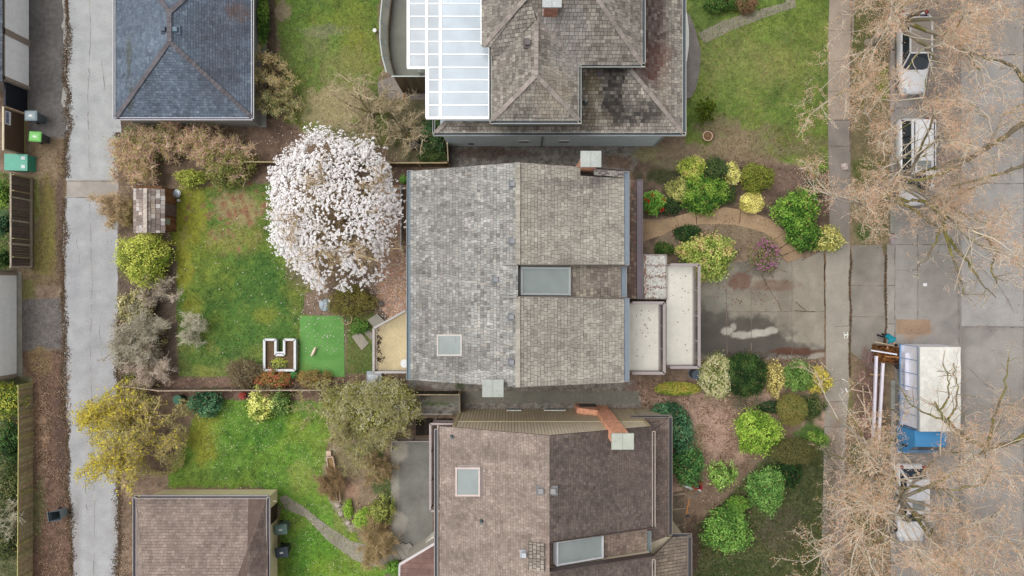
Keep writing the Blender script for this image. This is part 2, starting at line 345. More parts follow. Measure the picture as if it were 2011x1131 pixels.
region([(-60,340),(18,340),(20,530),(-60,530)], mixc(C(60,84,34), C(104,120,52), n2), 4, 4)
region([(-60,740),(60,740),(60,1160),(-60,1160)], mixc(C(58,74,34), C(112,108,72), n2*1.2), 4, 4)
# narrow gravel courts and beds
region([(228,235),(500,235),(530,330),(345,365),(232,355)], mixc(C(72,58,46), C(128,104,80), n2*1.2), 4, 4)
region([(490,235),(560,240),(640,300),(800,320),(800,360),(560,370),(530,345),(480,350)], mixc(C(84,64,52), C(136,108,86), n2*1.2), 4, 4)
region([(760,190),(880,200),(880,320),(760,320)], mixc(C(66,80,40), C(128,112,78), n2*1.3), 5, 6)
region([(880,285),(1260,285),(1245,335),(880,335)], mixc(C(88,82,76), C(150,142,132), n4*.8+n2*.3), 3, 2)
blob(970,300,90,12,C(92,64,52),.6); blob(1215,318,30,14,C(122,92,66),.7); blob(1270,300,30,18,C(134,128,76),.8)
region([(230,500),(345,480),(350,740),(240,760),(232,600)], mixc(C(82,66,56), C(120,100,82), n2), 4, 4)
region([(240,735),(420,742),(600,738),(740,735),(810,750),(812,790),(640,788),(400,784),(240,775)], mixc(C(84,62,52), C(140,110,90), n2*1.3-.1), 4, 3)
region([(800,745),(1260,745),(1260,800),(810,815)], mixc(C(110,104,96), C(156,148,136), n4*.9+n2*.2), 3, 2)
for b in [(860,790,40,8,C(76,104,44),.7),(835,770,30,14,C(104,80,64),.7),(1250,760,24,24,C(132,100,84),.8),(905,760,14,10,C(64,82,40),.7)]: blob(*b)
region([(600,575),(655,570),(660,615),(630,620),(592,618)], mixc(C(100,80,64), C(150,124,100), n2), 3, 3)
region([(680,615),(735,610),(735,735),(680,735)], mixc(C(74,104,38), C(116,112,60), n2), 3, 3)
lay_fin = 1
lay(np.clip((np.hypot((QX-655)/170, (QY-415)/185)-1)*-3, 0, .55)*(QX > 560), mixc(C(104,80,60), C(150,126,100), n2))
lum_ = G@np.array((.3,.6,.1)); gm_ = (G[:,1] > G[:,0])[:, None]; G = (lum_[:, None]+(G-lum_[:, None])*np.where(gm_, .9, .78))*1.1
nx, ny = len(xs), len(ys); idx = np.arange(nx*ny).reshape(ny, nx)
fq = np.stack([idx[:-1, :-1], idx[:-1, 1:], idx[1:, 1:], idx[1:, :-1]], -1).reshape(-1, 4)
gz = (n4-.5)*.03*0
me = bpy.data.meshes.new('ground'); me.vertices.add(nx*ny); me.vertices.foreach_set('co', np.c_[gx, gy, gz].astype(np.float32).ravel())
me.loops.add(fq.size); me.polygons.add(len(fq)); me.loops.foreach_set('vertex_index', fq.ravel().astype(np.int32)); me.polygons.foreach_set('loop_start', np.arange(0, fq.size, 4, dtype=np.int32))
me.polygons.foreach_set('loop_total', np.full(len(fq), 4, np.int32)); me.update(calc_edges=True)
ca = me.attributes.new('Col', 'FLOAT_COLOR', 'POINT'); ca.data.foreach_set('color', np.c_[G, np.ones(len(G))].astype(np.float32).ravel()); me.materials.append(GRND)
tag((me.polygons.foreach_set('use_smooth', np.zeros(len(fq), bool)), link(bpy.data.objects.new('ground', me)))[1], kind='structure', label='lawns, soil beds and mossy verges')
# ------------------------------------------------------------------ paved sheets
import bmesh
def sheet(name, poly, z, colf, res=.2, j=0, mat=CONC, label=None, kind='structure', thick=0, jl=.35, **kw):
    pts = []
    m = len(poly)
    for i in range(m):
        a, b = P(*poly[i])[:2], P(*poly[(i+1) % m])[:2]; L = np.linalg.norm(b-a); k = max(1, int(L/jl)) if j else 1
        for t in range(k): pts.append(a+(b-a)*t/k)
    pts = np.array(pts)
    if j:
        pts[:, 0] += (fbm(pts[:,0]*30, pts[:,1]*30, 30, 5)-.5)*j*2+(rng.random(len(pts))-.5)*j*.5; pts[:, 1] += (fbm(pts[:,0]*30, pts[:,1]*30, 30, 9)-.5)*j
    bm = bmesh.new(); vs = [bm.verts.new((x, y, z)) for x, y in pts]; f = bm.faces.new(vs)
    if f.normal.z < 0 or (f.normal_update() or f.normal.z < 0): f.normal_flip()
    bmesh.ops.triangulate(bm, faces=bm.faces[:])
    for ax, lo, hi in ((0, pts[:,0].min(), pts[:,0].max()), (1, pts[:,1].min(), pts[:,1].max())):
        for c in np.arange(lo+res, hi, res):
            co = (c, 0, z) if ax == 0 else (0, c, z); no = (1, 0, 0) if ax == 0 else (0, 1, 0)
            bmesh.ops.bisect_plane(bm, geom=bm.verts[:]+bm.edges[:]+bm.faces[:], plane_co=co, plane_no=no)
    if thick:
        be = [e for e in bm.edges if e.is_boundary]; r = bmesh.ops.extrude_edge_only(bm, edges=be)
        for v in r['geom']:
            if isinstance(v, bmesh.types.BMVert): v.co.z -= thick
    me = bpy.data.meshes.new(name); bm.to_mesh(me); bm.free(); me.materials.append(mat)
    co = np.zeros(len(me.vertices)*3, np.float32); me.vertices.foreach_get('co', co); co = co.reshape(-1, 3)
    k = F/(H-z); col = colf(co[:,0]*k+CX, CY-co[:,1]*k)
    ca = me.attributes.new('Col', 'FLOAT_COLOR', 'POINT'); ca.data.foreach_set('color', np.c_[col, np.ones(len(col))].astype(np.float32).ravel())
    o = link(bpy.data.objects.new(name, me)); return tag(o, label, kind=kind, **kw)
def two(a, b, sc=30, s=1, blobs=(), a2=1.2):
    def f(x, y):
        t = np.clip((fbm(x, y, sc, s)-.5)*a2*1.6+.5, 0, 1)[:, None]; c = a[None]*(1-t)+b[None]*t
        nn = fbm(x, y, 16, s+3)
        for (bx, by, rx, ry, cc, k) in blobs:
            m = (np.clip((1.1-(np.hypot((x-bx)/rx, (y-by)/ry)+(nn-.5)*.9))*3.5, 0, 1)*k)[:, None]; c = c*(1-m)+cc*m
        return c*.9
    return f
lane_c = two(C(172,174,174), C(186,187,186), 50, 1, [(178,600,14,400,C(172,170,168),.4),(150,1000,6,200,C(168,164,162),.5),(215,1000,5,200,C(160,155,150),.6)])
sheet('lane', [(135,-60),(238,-60),(240,240),(232,355),(130,355),(131,240),(134,100)], .012, lane_c, .35, .13)
sheet('lane_crossing', [(131,353),(233,353),(233,388),(131,388)], .013, two(C(164,156,148), C(178,170,162), 20, 2), .35, .03)
sheet('lane', [(129,386),(233,386),(230,470),(232,600),(230,760),(232,900),(232,1000),(230,1160),(146,1160),(138,1000),(134,930),(128,760),(125,560),(124,420)], .014, two(C(168,168,170), C(181,181,182), 50, 3, [(180,800,14,400,C(166,164,164),.4),(150,1060,8,120,C(150,142,140),.5),(222,1060,6,120,C(150,142,140),.5)]), .35, .16)
sheet('lane_shoulder', [(112,-60),(128,-60),(124,60),(128,130),(122,210),(132,215),(133,-60)], .010, two(C(160,156,150), C(176,172,166), 20, 2), .3, .3)
# street side
SW = two(C(166,152,138), C(182,168,152), 40, 5)
sheet('sidewalk', [(1630,-60),(1680,-60),(1677,60),(1668,130),(1672,235),(1626,235),(1627,60)], .016, SW, .25, .03)
sheet('sidewalk', [(1626,237),(1672,237),(1670,300),(1668,480),(1630,482),(1627,330)], .014, two(C(144,136,128), C(160,150,142), 30, 6), .25, .02)
sheet('sidewalk', [(1621,482),(1670,480),(1670,640),(1668,755),(1660,860),(1656,1160),(1612,1160),(1618,860),(1622,740)], .017, two(C(156,150,138), C(170,162,150), 30, 7, [(1640,1000,20,200,C(150,126,112),.6)]), .25, .02)
DRV = [(1490,600,120,90,C(134,126,112),.4),(1450,662,105,44,C(86,80,73),.92),(1400,645,40,66,C(92,88,80),.85),(1480,520,50,24,C(104,98,88),.7),(1500,685,120,18,C(92,86,80),.8),(1540,600,14,60,C(124,116,104),.5),(1500,575,60,16,C(120,112,102),.4),(1405,590,28,24,C(150,146,134),.6),(1455,552,24,18,C(112,80,68),.75),(1520,560,50,12,C(122,92,78),.55),(1570,690,60,7,C(96,62,46),.85),(1465,658,30,7,C(188,182,170),.8),(1494,654,24,7,C(190,184,172),.85),(1516,649,14,7,C(190,184,172),.8),(1428,650,13,8,C(184,178,166),.8),(1440,642,6,8,C(180,174,162),.7)]
sheet('driveway', [(1362,520),(1440,516),(1555,498),(1575,512),(1621,488),(1620,700),(1600,705),(1350,705),(1352,560)], .012, two(C(146,138,124), C(164,156,142), 34, 8, DRV), .09, .0)
sheet('driveway_apron', [(1671,482),(1730,480),(1741,520),(1741,680),(1735,745),(1671,690)], .010, two(C(134,128,118), C(152,145,135), 26, 9), .25, .02)
sheet('gutter_pan', [(1742,480),(1758,480),(1757,700),(1740,700)], .015, two(C(160,154,146), C(172,166,158), 20, 3), .3, 0)
sheet('street', [(1757,-80),(2600,-80),(2600,1240),(1757,1240)], .008, two(C(158,153,148), C(172,167,161), 60, 2, [(1885,900,7,1500,C(132,125,118),.6),(1860,560,60,60,C(148,142,136),.5),(1830,130,60,60,C(136,124,114),.6),(1840,190,60,40,C(130,120,112),.6),(1905,645,60,30,C(128,124,120),.4),(1800,648,34,16,C(176,140,108),.8),(1960,640,40,10,C(120,118,116),.5)]), .4, 0)
sheet('street_lane_slab', [(1802,-80),(1802,360),(1884,360),(1884,-80)], .012, two(C(146,136,128), C(160,150,142), 30, 2), .4, 0)
sheet('street_patch', [(1760,627),(1826,627),(1828,656),(1760,656)], .013, two(C(160,134,112), C(172,146,122), 14, 2), .3, .02)
sheet('street_lane_slab', [(1888,110),(1888,640),(2300,640),(2300,110)], .012, two(C(164,161,158), C(176,173,169), 40, 12), .5, 0)
# joints, tar lines and cracks
def lines(name, segs, col, w=.045, z=.021, wob=.03, kind='structure'):
    mb = MB()
    for s in segs:
        pts = np.array([P(x, y)[:2] for x, y in s]); q = []
        for a, b in zip(pts[:-1], pts[1:]):
            k = max(1, int(np.linalg.norm(b-a)/.3)); q += [a+(b-a)*t/k for t in range(k)]
        q.append(pts[-1]); q = np.array(q)+rng.normal(0, wob*.4, (len(q), 2)); d = np.gradient(q, axis=0); d /= np.linalg.norm(d, axis=1, keepdims=True)+1e-9
        nr = np.c_[-d[:,1], d[:,0]]; ww = w*rng.uniform(.4, 1.4, len(q))[:, None]/2; L = np.c_[q-nr*ww, np.full(len(q), z)]; R = np.c_[q+nr*ww, np.full(len(q), z)]
        m = len(q); mb.add(np.r_[L, R], [(i, i+1, m+i+1, m+i) for i in range(m-1)], jit(col, m-1, .3))
    return mb.build(name, CONC, kind=kind)
lines('pavement_joints', [[(1427,500),(1427,705)],[(1475,520),(1475,700)],[(1362,612),(1620,612)],[(1555,500),(1555,705)],[(1350,560),(1376,560)],[(1671,622),(1740,622)],[(1671,560),(1740,562)],[(1622,748),(1668,746)],[(1620,790),(1666,788)],[(1618,838),(1662,838)],[(1616,900),(1660,900)],[(1629,286),(1671,288)],[(1629,380),(1670,382)],[(1672,640),(1640,641)],[(1628,60),(1675,62)],[(1628,120),(1668,120)],[(1628,180),(1670,180)],[(131,356),(233,356)],[(127,388),(230,389)],[(1743,560),(1758,560)],[(1743,636),(1758,636)],[(1760,480),(1884,480)],[(1760,530),(1802,530)],[(1760,300),(1802,300)],[(1760,212),(1802,212)]], C(118,108,98), .04)
lines('tar_seams', [[(1884,-60),(1884,300)],[(1886,300),(1882,520),(1884,700)],[(1884,108),(2300,106)],[(1884,642),(2300,644)],[(1802,420),(1802,628)],[(1884,360),(2300,362)],[(1757,480),(1757,700)],[(2010,-60),(2011,1200)],[(1884,860),(2300,862)],[(1884,700),(1884,1200)]], C(130,124,118), .06)
lines('edge_litter', [[(1620,486),(1620,700)],[(1670,480),(1670,640),(1668,745)],[(1740,500),(1739,640),(1737,700)],[(1672,-60),(1669,300)],[(1619,488),(1618,600)]], C(118,98,76), .08, .024, .05)
mb = MB()
for seg in ([(134,-60),(136,60),(131,130),(135,240),(131,350)],[(129,390),(125,470),(126,600),(127,760),(133,900),(138,1000),(144,1130)],[(233,600),(231,780),(232,960),(231,1130)],[(232,260),(234,330)],[(1740,500),(1739,640),(1737,700)],[(1670,500),(1669,740)]):
    for a, b in zip(seg[:-1], seg[1:]):
        n = int(math.hypot(b[0]-a[0], b[1]-a[1])*9); t = rng.random(n); px = a[0]+(b[0]-a[0])*t; py = a[1]+(b[1]-a[1])*t; sp_ = 1 if a[0] > 1000 else 3.4
        px = px+rng.normal(0, sp_, n)*(.4+1.2*vnoise(px, py, 22, 5))+(vnoise(px, py, 30, 8)-.5)*sp_*3; c_ = np.c_[PX(px), PY(py), rng.uniform(.02, .045, n)]; nn = np.c_[rng.normal(0, .4, (n, 2)), np.ones(n)]; mb.rhomb(c_, nn/np.linalg.norm(nn, axis=1, keepdims=True), rng.uniform(.04, .11, n), np.array([C(96,78,64), C(120,98,80), C(78,62,52), C(104,92,62)])[rng.integers(0, 4, n)]*rng.uniform(.8, 1.2, (n, 1)), .7)
mb.build('edge_litter', ROUGH, label='crumbled leaf litter along the pavement edges', kind='stuff', org=np.zeros(3))
lines('lane_cracks', [[(175,-40),(178,80),(172,200),(176,330)],[(176,400),(181,560),(178,700),(182,860),(186,1000),(184,1130)],[(200,120),(206,180)],[(150,470),(158,520)],[(195,640),(200,700)],[(166,930),(172,1010)]], C(158,156,153), .05, .02, .05)
lines('street_cracks', [[(1830,380),(1850,440),(1842,500)],[(1920,520),(1960,560),(1990,610)],[(1900,720),(1940,760)],[(1930,930),(1990,960)],[(1800,200),(1840,216)],[(1910,30),(1960,80)]], C(134,128,122), .05, .02, .06)
lines('cracks', [[(1495,540),(1512,570),(1527,592)],[(1527,592),(1535,610)],[(1510,520),(1545,535)],[(1562,592),(1582,610)],[(1560,610),(1600,612)],[(1540,556),(1550,548)],[(1400,520),(1410,560)]], C(98,82,66), .05)
lines('sprayed_survey_marks', [[(1657,652),(1658,664),(1664,664),(1664,652)],[(1658,658),(1666,657)],[(1653,744),(1665,750)],[(1650,762),(1656,768),(1652,772)],[(1660,762),(1664,770)]], C(232,230,228), .06, .026, .02)
mb = MB()                                           # kerb stones along the planting strips
for (x, y0, y1) in ((1751,-80,480),(1752,745,1240)):
    y = y0
    while y < y1:
        a = P(x-4, y+.8); b = P(x+4, min(y+58, y1)); mb.box(a[0], a[1], 0, b[0], b[1], .13, jit(C(158,154,148), 1, .08)[0]); y += 60
mb.build('kerb', CONC, kind='structure', org=np.zeros(3))
# garden path, steps, slabs, patios
sheet('garden_path', [(1262,430),(1300,432),(1360,416),(1425,407),(1470,414),(1515,432),(1552,462),(1566,492),(1548,498),(1530,478),(1500,456),(1440,441),(1380,440),(1330,446),(1300,462),(1262,474)], .02, two(C(166,140,110), C(184,156,124), 24, 3), .2, .02)
lines('path_joints', [[(1325,425),(1333,444)],[(1366,416),(1368,440)],[(1455,412),(1452,440)]], C(96,74,56), .05, .024)
mb = MB()
for i, (q) in enumerate([[(1515,474),(1540,456),(1556,470),(1524,490)],[(1525,492),(1556,472),(1568,486),(1534,502)],[(1535,504),(1569,488),(1576,504),(1545,516)]]):
    pts = [tuple(P(*p)[:2]) for p in q]; mb.prism(pts, 0, .18-.05*i, C(160,134,106)*(1-.05*i), C(100,80,62))
mb.build('garden_steps', CONC, kind='structure')
sheet('front_walk', [(1500,510),(1536,518),(1580,508),(1560,500)], .019, two(C(138,128,114), C(158,148,132), 20, 3), .3, .02)
sheet('stone_walk', [(1372,66),(1420,40),(1480,22),(1540,6),(1560,-20),(1562,14),(1500,36),(1440,58),(1385,84)], .012, two(C(136,130,116), C(166,158,140), 8, 3), .15, .12)
sheet('garden_path', [(548,978),(560,972),(590,990),(640,1030),(690,1062),(740,1075),(790,1072),(800,1085),(760,1108),(735,1112),(695,1100),(640,1058),(600,1015),(560,1000)], .018, two(C(150,140,130), C(172,162,150), 16, 7), .15, .05)
sheet('patio', [(768,866),(850,866),(850,1110),(800,1110),(790,1080),(768,1060)], .03, two(C(122,120,114), C(140,138,130), 24, 8, [(775,930,9,200,C(168,162,150),.8),(786,880,14,26,C(176,168,152),.8),(785,1025,14,26,C(176,170,158),.7)]), .15, .03)
mb = MB()
for i in range(5):
    t = i/5; a0 = (748+i*12, 1068); a1 = (766+i*12, 1104-i*3); b0 = (757+i*12, 1064); b1 = (776+i*12, 1100-i*3)
    mb.prism([tuple(P(*p)[:2]) for p in (a0, b0, b1, a1)], 0, .05+.03*i, C(156,150,140)*(1-.03*(i % 2)), C(110,104,96))
mb.build('garden_steps', CONC, kind='structure')
mb = MB()                                           # brick patio behind the middle house
X0, X1, Y0, Y1 = PX(738), PX(815), PY(655), PY(365); y = Y0; r = 0
while y < Y1:
    x = X0-(r % 2)*.11+rng.uniform(-.02, .02)
    while x < X1:
        k = F/H; px, py = x*k+CX, CY-y*k
        if px > 738+max(0, (py-600)*.9) : mb.box(x, y, 0, min(x+.205, X1), y+.098, .045+rng.uniform(-.002, .003), jit(C(184,148,122) if rng.random() > .3 else C(168,140,122), 1, .12)[0])
        x += .22
    y += .107; r += 1
mb.build('brick_patio', ROUGH, kind='structure')
sheet('side_path', [(845,772),(905,768),(1254,768),(1254,792),(905,792),(845,790)], .016, two(C(130,128,116), C(146,142,130), 40, 3, [(870,780,30,14,C(128,118,102),.7)]), .25, .02)
sheet('stone_paving', [(742,160),(770,150),(840,162),(840,196),(744,194)], .02, two(C(146,138,130), C(162,152,142), 16, 3), .2, 0)
sheet('curved_stone_border', [(1340,20),(1354,30),(1366,60),(1376,100),(1374,140),(1366,175),(1356,192),(1342,194)], .05, two(C(118,112,108), C(138,132,128), 12, 3), .2, 0)
lines('paving_joints', [[(760,160),(760,195)],[(778,178),(778,195)],[(800,178),(800,195)],[(744,178),(776,178)]], C(104,96,90), .04, .024)
def flat(name, poly, z0, z1, col, mat=CONC, **k):
    return MB().prism([tuple(P(x, y, z1)[:2]) for x, y in poly], z0, z1, col).build(name, mat, **k)
flat('concrete_slab', [(690,660),(708,652),(724,674),(710,688)], 0, .06, C(158,150,136), label='loose pale concrete slab lying askew below the deck steps', cat='slab')
flat('stepping_slab', [(712,650),(722,643),(738,662),(728,668)], 0, .05, C(140,134,120), label='narrow concrete slab between the askew slab and the deck', cat='slab')
mb = MB()
for i in range(3):
    o = i*7; mb.prism([tuple(P(x+o*.7, y+o*.9, .1+.14*(2-i))[:2]) for x, y in ((722,628),(741,616),(757,632),(738,646))], 0, .12+.15*(2-i), C(146,142,130)*(1-.04*i), C(84,80,70))
mb.build('deck_steps', CONC, label='weathered grey steps beside the slanted railing of the beige deck', cat='steps')
sheet('artificial_turf', [(589,620),(676,620),(677,740),(589,738)], .03, two(C(98,150,76), C(114,166,88), 26, 4, [(600,725,14,14,C(110,140,70),.5),(665,640,12,18,C(100,150,74),.5),(640,700,30,8,C(80,138,58),.5),(620,650,6,40,C(80,140,58),.4)]), .2, 0, mat=M(.9, .12, 8, .3), thick=.028, kind=None, cat='turf mat').__setitem__('label', 'rectangular bright green artificial turf mat on the back lawn')
# fallen leaves, petals, clover: nobody could count them
def scatter(name, regs, label, zz=.03):
    mb = MB()
    for (x0, y0, x1, y1, n, cols, s) in regs:
        px = rng.uniform(x0, x1, n); py = rng.uniform(y0, y1, n); keep = fbm(px, py, 18, 11) > rng.uniform(.3, .62, n); px, py = px[keep], py[keep]; n = len(px)
        if not n: continue
        c = np.c_[PX(px), PY(py), rng.uniform(zz, zz+.03, n)]; nn = np.c_[rng.normal(0, .35, (n, 2)), np.ones(n)]; nn /= np.linalg.norm(nn, axis=1, keepdims=True)
        cc = np.array(cols)[rng.integers(0, len(cols), n)]*rng.uniform(.75, 1.2, (n, 1)); mb.rhomb(c, nn, rng.uniform(.6, 1.3, n)*s, cc, .7)
    return mb.build(name, LEAF, label=label, kind='stuff', org=np.zeros(3))
br = [C(182,152,128), C(148,114,90), C(118,92,72), C(200,176,152)]
scatter('fallen_leaves', [(1300,772,1480,900,7000,br,.085),(1250,745,1310,800,500,br,.12),(1330,900,1480,1040,700,br,.11),(60,300,130,560,2800,br[:3]+[C(150,140,60)],.065),(62,690,140,1131,7500,br,.075),(64,770,100,940,3500,br,.085),(235,740,640,778,900,br,.1),(1350,1020,1640,1131,700,br,.1),(1380,240,1625,330,900,br,.09),(1480,330,1630,420,500,br,.1),(880,288,1240,325,1200,br[1:3]+[C(150,144,136),C(96,90,84)],.08),(810,762,1255,768,500,br+[C(150,144,136)],.08),(810,792,1255,812,900,[C(150,144,136),C(96,90,84)],.07),(1400,520,1530,600,250,[C(130,80,64),C(150,96,76)],.09),(540,160,800,320,1500,br,.08),(655,880,775,1060,700,br,.1),(235,740,260,1131,500,br,.1),(1380,420,1540,520,900,br,.08),(1400,690,1600,712,300,[C(110,66,48)],.1),(1760,0,2011,1131,1500,[C(190,150,124),C(150,120,96)],.08),(0,340,20,530,200,br,.1)], 'brown fallen leaves littering beds, verges and gravel')
scatter('grass_flecks', [(345,365,600,745,900,[C(200,204,120),C(170,150,90)],.07),(400,785,660,960,1400,[C(214,214,150),C(236,236,200)],.07),(550,985,740,1131,900,[C(214,214,150),C(236,236,200)],.07),(1375,60,1625,320,1500,[C(168,156,100),C(150,120,80)],.08),(545,0,740,240,700,[C(170,160,104)],.08),(1400,990,1640,1131,900,[C(110,116,70),C(80,96,44)],.12)], 'pale flecks of clover and dry blades in the lawns', .02)
def petals(n, c, s, keep=None):
    a = rng.uniform(0, 6.283, n); r = np.sqrt(rng.random(n)); return c[0]+r*s[0]*np.cos(a), c[1]+r*s[1]*np.sin(a)
mb = MB()
for n, c, s in ((900,(670,430),(150,180)),(900,(765,540),(40,95)),(120,(630,640),(60,60)),(80,(480,560),(130,180)),(40,(560,240),(60,60))):
    px, py = petals(n, c, s); cc = np.c_[PX(px), PY(py), rng.uniform(.05, .08, n)]; nn = np.c_[rng.normal(0, .3, (n, 2)), np.ones(n)]; mb.rhomb(cc, nn/np.linalg.norm(nn, axis=1, keepdims=True), rng.uniform(.05, .12, n), jit(C(240,226,220), n, .06), .7)
mb.build('fallen_petals', PETAL, label='white petals dropped round the magnolia', kind='stuff', org=np.zeros(3))
# real blades and crumbs over lawn and soil (uncountable)
N = 520000; bx = rng.uniform(-33.5, 33.5, N); by = rng.uniform(-18.9, 18.9, N)
gi = np.clip(np.round((bx+36)/.11).astype(int)+4, 0, nx-1); gj = np.clip(np.round((by+21)/.11).astype(int)+4, 0, ny-1); gc_ = G[gj*nx+gi]
green = (gc_[:,1] > gc_[:,0]*1.0) & (gc_[:,1] > gc_[:,2]*1.7)
def onpave(x, y):
    px, py = x*F/H+CX, CY-y*F/H
    return ((px > 128) & (px < 234)) | ((px > 1624) & (px < 1674)) | ((px > 1608) & (px < 1674) & (py > 482)) | (px > 1738) | ((px > 1352) & (px < 1745) & (py > 488) & (py < 705)) | ((px > 43) & (px < 134) & (py < 290)) | ((px > 590) & (px < 677) & (py > 620) & (py < 738)) | ((px > 768) & (px < 852) & (py > 862))
ok = ~onpave(bx, by); g = ok & green; d = ok & ~green & (rng.random(N) < .4)
x, y, c = bx[g], by[g], gc_[g]; n = len(x); a = rng.uniform(0, 6.283, n); q = np.c_[x, y, np.full(n, .003)]; dv = np.c_[np.cos(a), np.sin(a), rng.uniform(.3, 1.2, n)]*rng.uniform(.04, .1, (n, 1)); s_ = np.c_[-np.sin(a), np.cos(a), np.zeros(n)]*rng.uniform(.012, .03, (n, 1))
big = vnoise(x*30, y*30, 9, 31)[:, None]; MB().add(np.stack([q-s_, q+s_, q+dv], 1).reshape(-1, 3), np.arange(3*n).reshape(n, 3), np.clip(c*(rng.uniform(.55, 1.5, (n, 1))*(.8+.5*big))*(1+.07*rng.normal(size=(n, 3))), 0, 1)).build('grass', GRS, label='short grass blades of all the lawns', kind='stuff', org=np.zeros(3))
x, y, c = bx[d], by[d], gc_[d]; n = len(x); nn = np.c_[rng.normal(0, .4, (n, 2)), np.ones(n)]; nn /= np.linalg.norm(nn, axis=1, keepdims=True)
MB().rhomb(np.c_[x, y, rng.uniform(.012, .03, n)], nn, rng.uniform(.04, .1, n), np.clip(c*rng.uniform(.45, 1.65, (n, 1))*(1+.06*rng.normal(size=(n, 3))), 0, 1), .7).build('soil_crumbs', ROUGH, label='crumbs and bark bits on the bare beds', kind='stuff', org=np.zeros(3))
# ------------------------------------------------------------------ buildings
def pal(cols, wts=None, blobs=(), amp=.14, con=.62):
    cols = np.array(cols); cols = cols.mean(0)+(cols-cols.mean(0))*con; amp = amp*.6; wts = np.array(wts, float)/sum(wts) if wts else None
    def f(px, py):
        c = cols[rng.choice(len(cols), p=wts)]*rng.uniform(1-amp, 1+amp)
        nn = float(fbm(np.array([px]), np.array([py]), 26, 21)[0]); c = c*(.78+.44*nn)*(.93+.14*float(vnoise(np.array([px]), np.array([py]), 5, 7)[0]))
        for (bx, by, rx, ry, cc, k) in blobs:
            d = math.hypot((px-bx)/rx, (py-by)/ry)+(nn-.5)*1.0; m = min(1, max(0, (1.15-d)*2))*k*rng.uniform(.5, 1.2); m = min(1, m); c = c*(1-m)+cc*m
        return c
    return f
def gutter(name, par, a, b, w, col, inner=None, h=.12, lip=.03):
    mb = MB(); a, b = P(*a), P(*b); d = b-a; d /= np.linalg.norm(d); r = np.cross(d, (0, 0, 1)); up = np.array((0, 0, 1.))
    mb.beam(a, b, w, .02, inner if inner is not None else col); e = w/2
    for s in (-1, 1): mb.beam(a+r*s*e+up*h/2, b+r*s*e+up*h/2, lip, h, col)
    mb.beam(a+up*h/2, a+d*.03+up*h/2, w, h, col); mb.beam(b+up*h/2, b-d*.03+up*h/2, w, h, col)
    return mb.build(name, PAINT, par)
def skylight(par, q, fw, fcol, gmat, gcol, curb=.14, name='skylight'):
    pts = np.array([P(*p) for p in q]); n = np.cross(pts[1]-pts[0], pts[2]-pts[1]); n /= np.linalg.norm(n); n = n if n[2] > 0 else -n
    mb = MB(); m = 4
    for i in range(m):
        a, b = pts[i], pts[(i+1) % m]; mb.beam(a+n*curb/2, b+n*curb/2, fw, curb, fcol, up=n); mb.beam(a+n*.01, b+n*.01, fw*2.6, .02, fcol*.55, up=n)
    for p in pts: mb.beam(p-n*.02, p+n*(curb+.012), fw*1.15, fw*1.15, fcol)
    f = mb.build(name, PAINT, par)
    MB().poly([p+n*curb*.75 for p in pts], gcol).build('glass', gmat, f); return f
def roofbox(par, x, y, z, w, col, h=.22, name='roof_vent'):
    c = P(x, y, z); mb = MB(); mb.box(c[0]-w*.75, c[1]-w*.75, c[2]-.05, c[0]+w*.75, c[1]+w*.75, c[2]+.04, col*.7)
    a = w/2; t = w*.38; mb.hexa([(c[0]-a,c[1]-a,c[2]),(c[0]+a,c[1]-a,c[2]),(c[0]+a,c[1]+a,c[2]),(c[0]-a,c[1]+a,c[2]),(c[0]-t,c[1]-t,c[2]+h),(c[0]+t,c[1]-t,c[2]+h),(c[0]+t,c[1]+t,c[2]+h),(c[0]-t,c[1]+t,c[2]+h)], col)
    return mb.build(name, PAINT, par)
def pipe(par, x, y, z, r, col, h=.35):
    c = P(x, y, z); return MB().cyl(c-np.array((0,0,.1)), r*2.2, r*1.2, .16, col*.6).cyl(c, r, r, h, col).build('vent_pipe', PAINT, par)
def railing(par, pts, z, h, col, spacing=.12, tw=.12, name='railing', bal=.022, post=1.6, bot=True, mat=None):
    """pts: world xy path at floor height z"""
    mb = MB()
    for a, b in zip(pts[:-1], pts[1:]):
        a = np.array((*a, z)); b = np.array((*b, z)); up = np.array((0, 0, 1.)); L = np.linalg.norm(b-a)
        mb.beam(a+up*h, b+up*h, tw, .045, col)
        if bot: mb.beam(a+up*.1, b+up*.1, .04, .05, col*.8)
        n = int(L/spacing)
        for i in range(1, n):
            p = a+(b-a)*i/n; mb.beam(p+up*.1, p+up*h, bal, bal, col*.75)
        m = max(1, round(L/post))
        for i in range(m+1):
            p = a+(b-a)*i/m; mb.beam(p, p+up*(h+.002), .085, .085, col)
    return mb.build(name, mat or PAINT, par)
def wx(px, z): return PX(px, z)
def wy(py, z): return PY(py, z)
glassg = glass_mat('frosted_glass', C(196,206,216)*.8, .66, .12)
glassk = glass_mat('skylight_glass', C(128,136,134), .95, .25)
glassd = glass_mat('car_glass', C(54,62,70), .95, .06)
glassb = glass_mat('balustrade_glass', C(160,176,170), .6, .12)
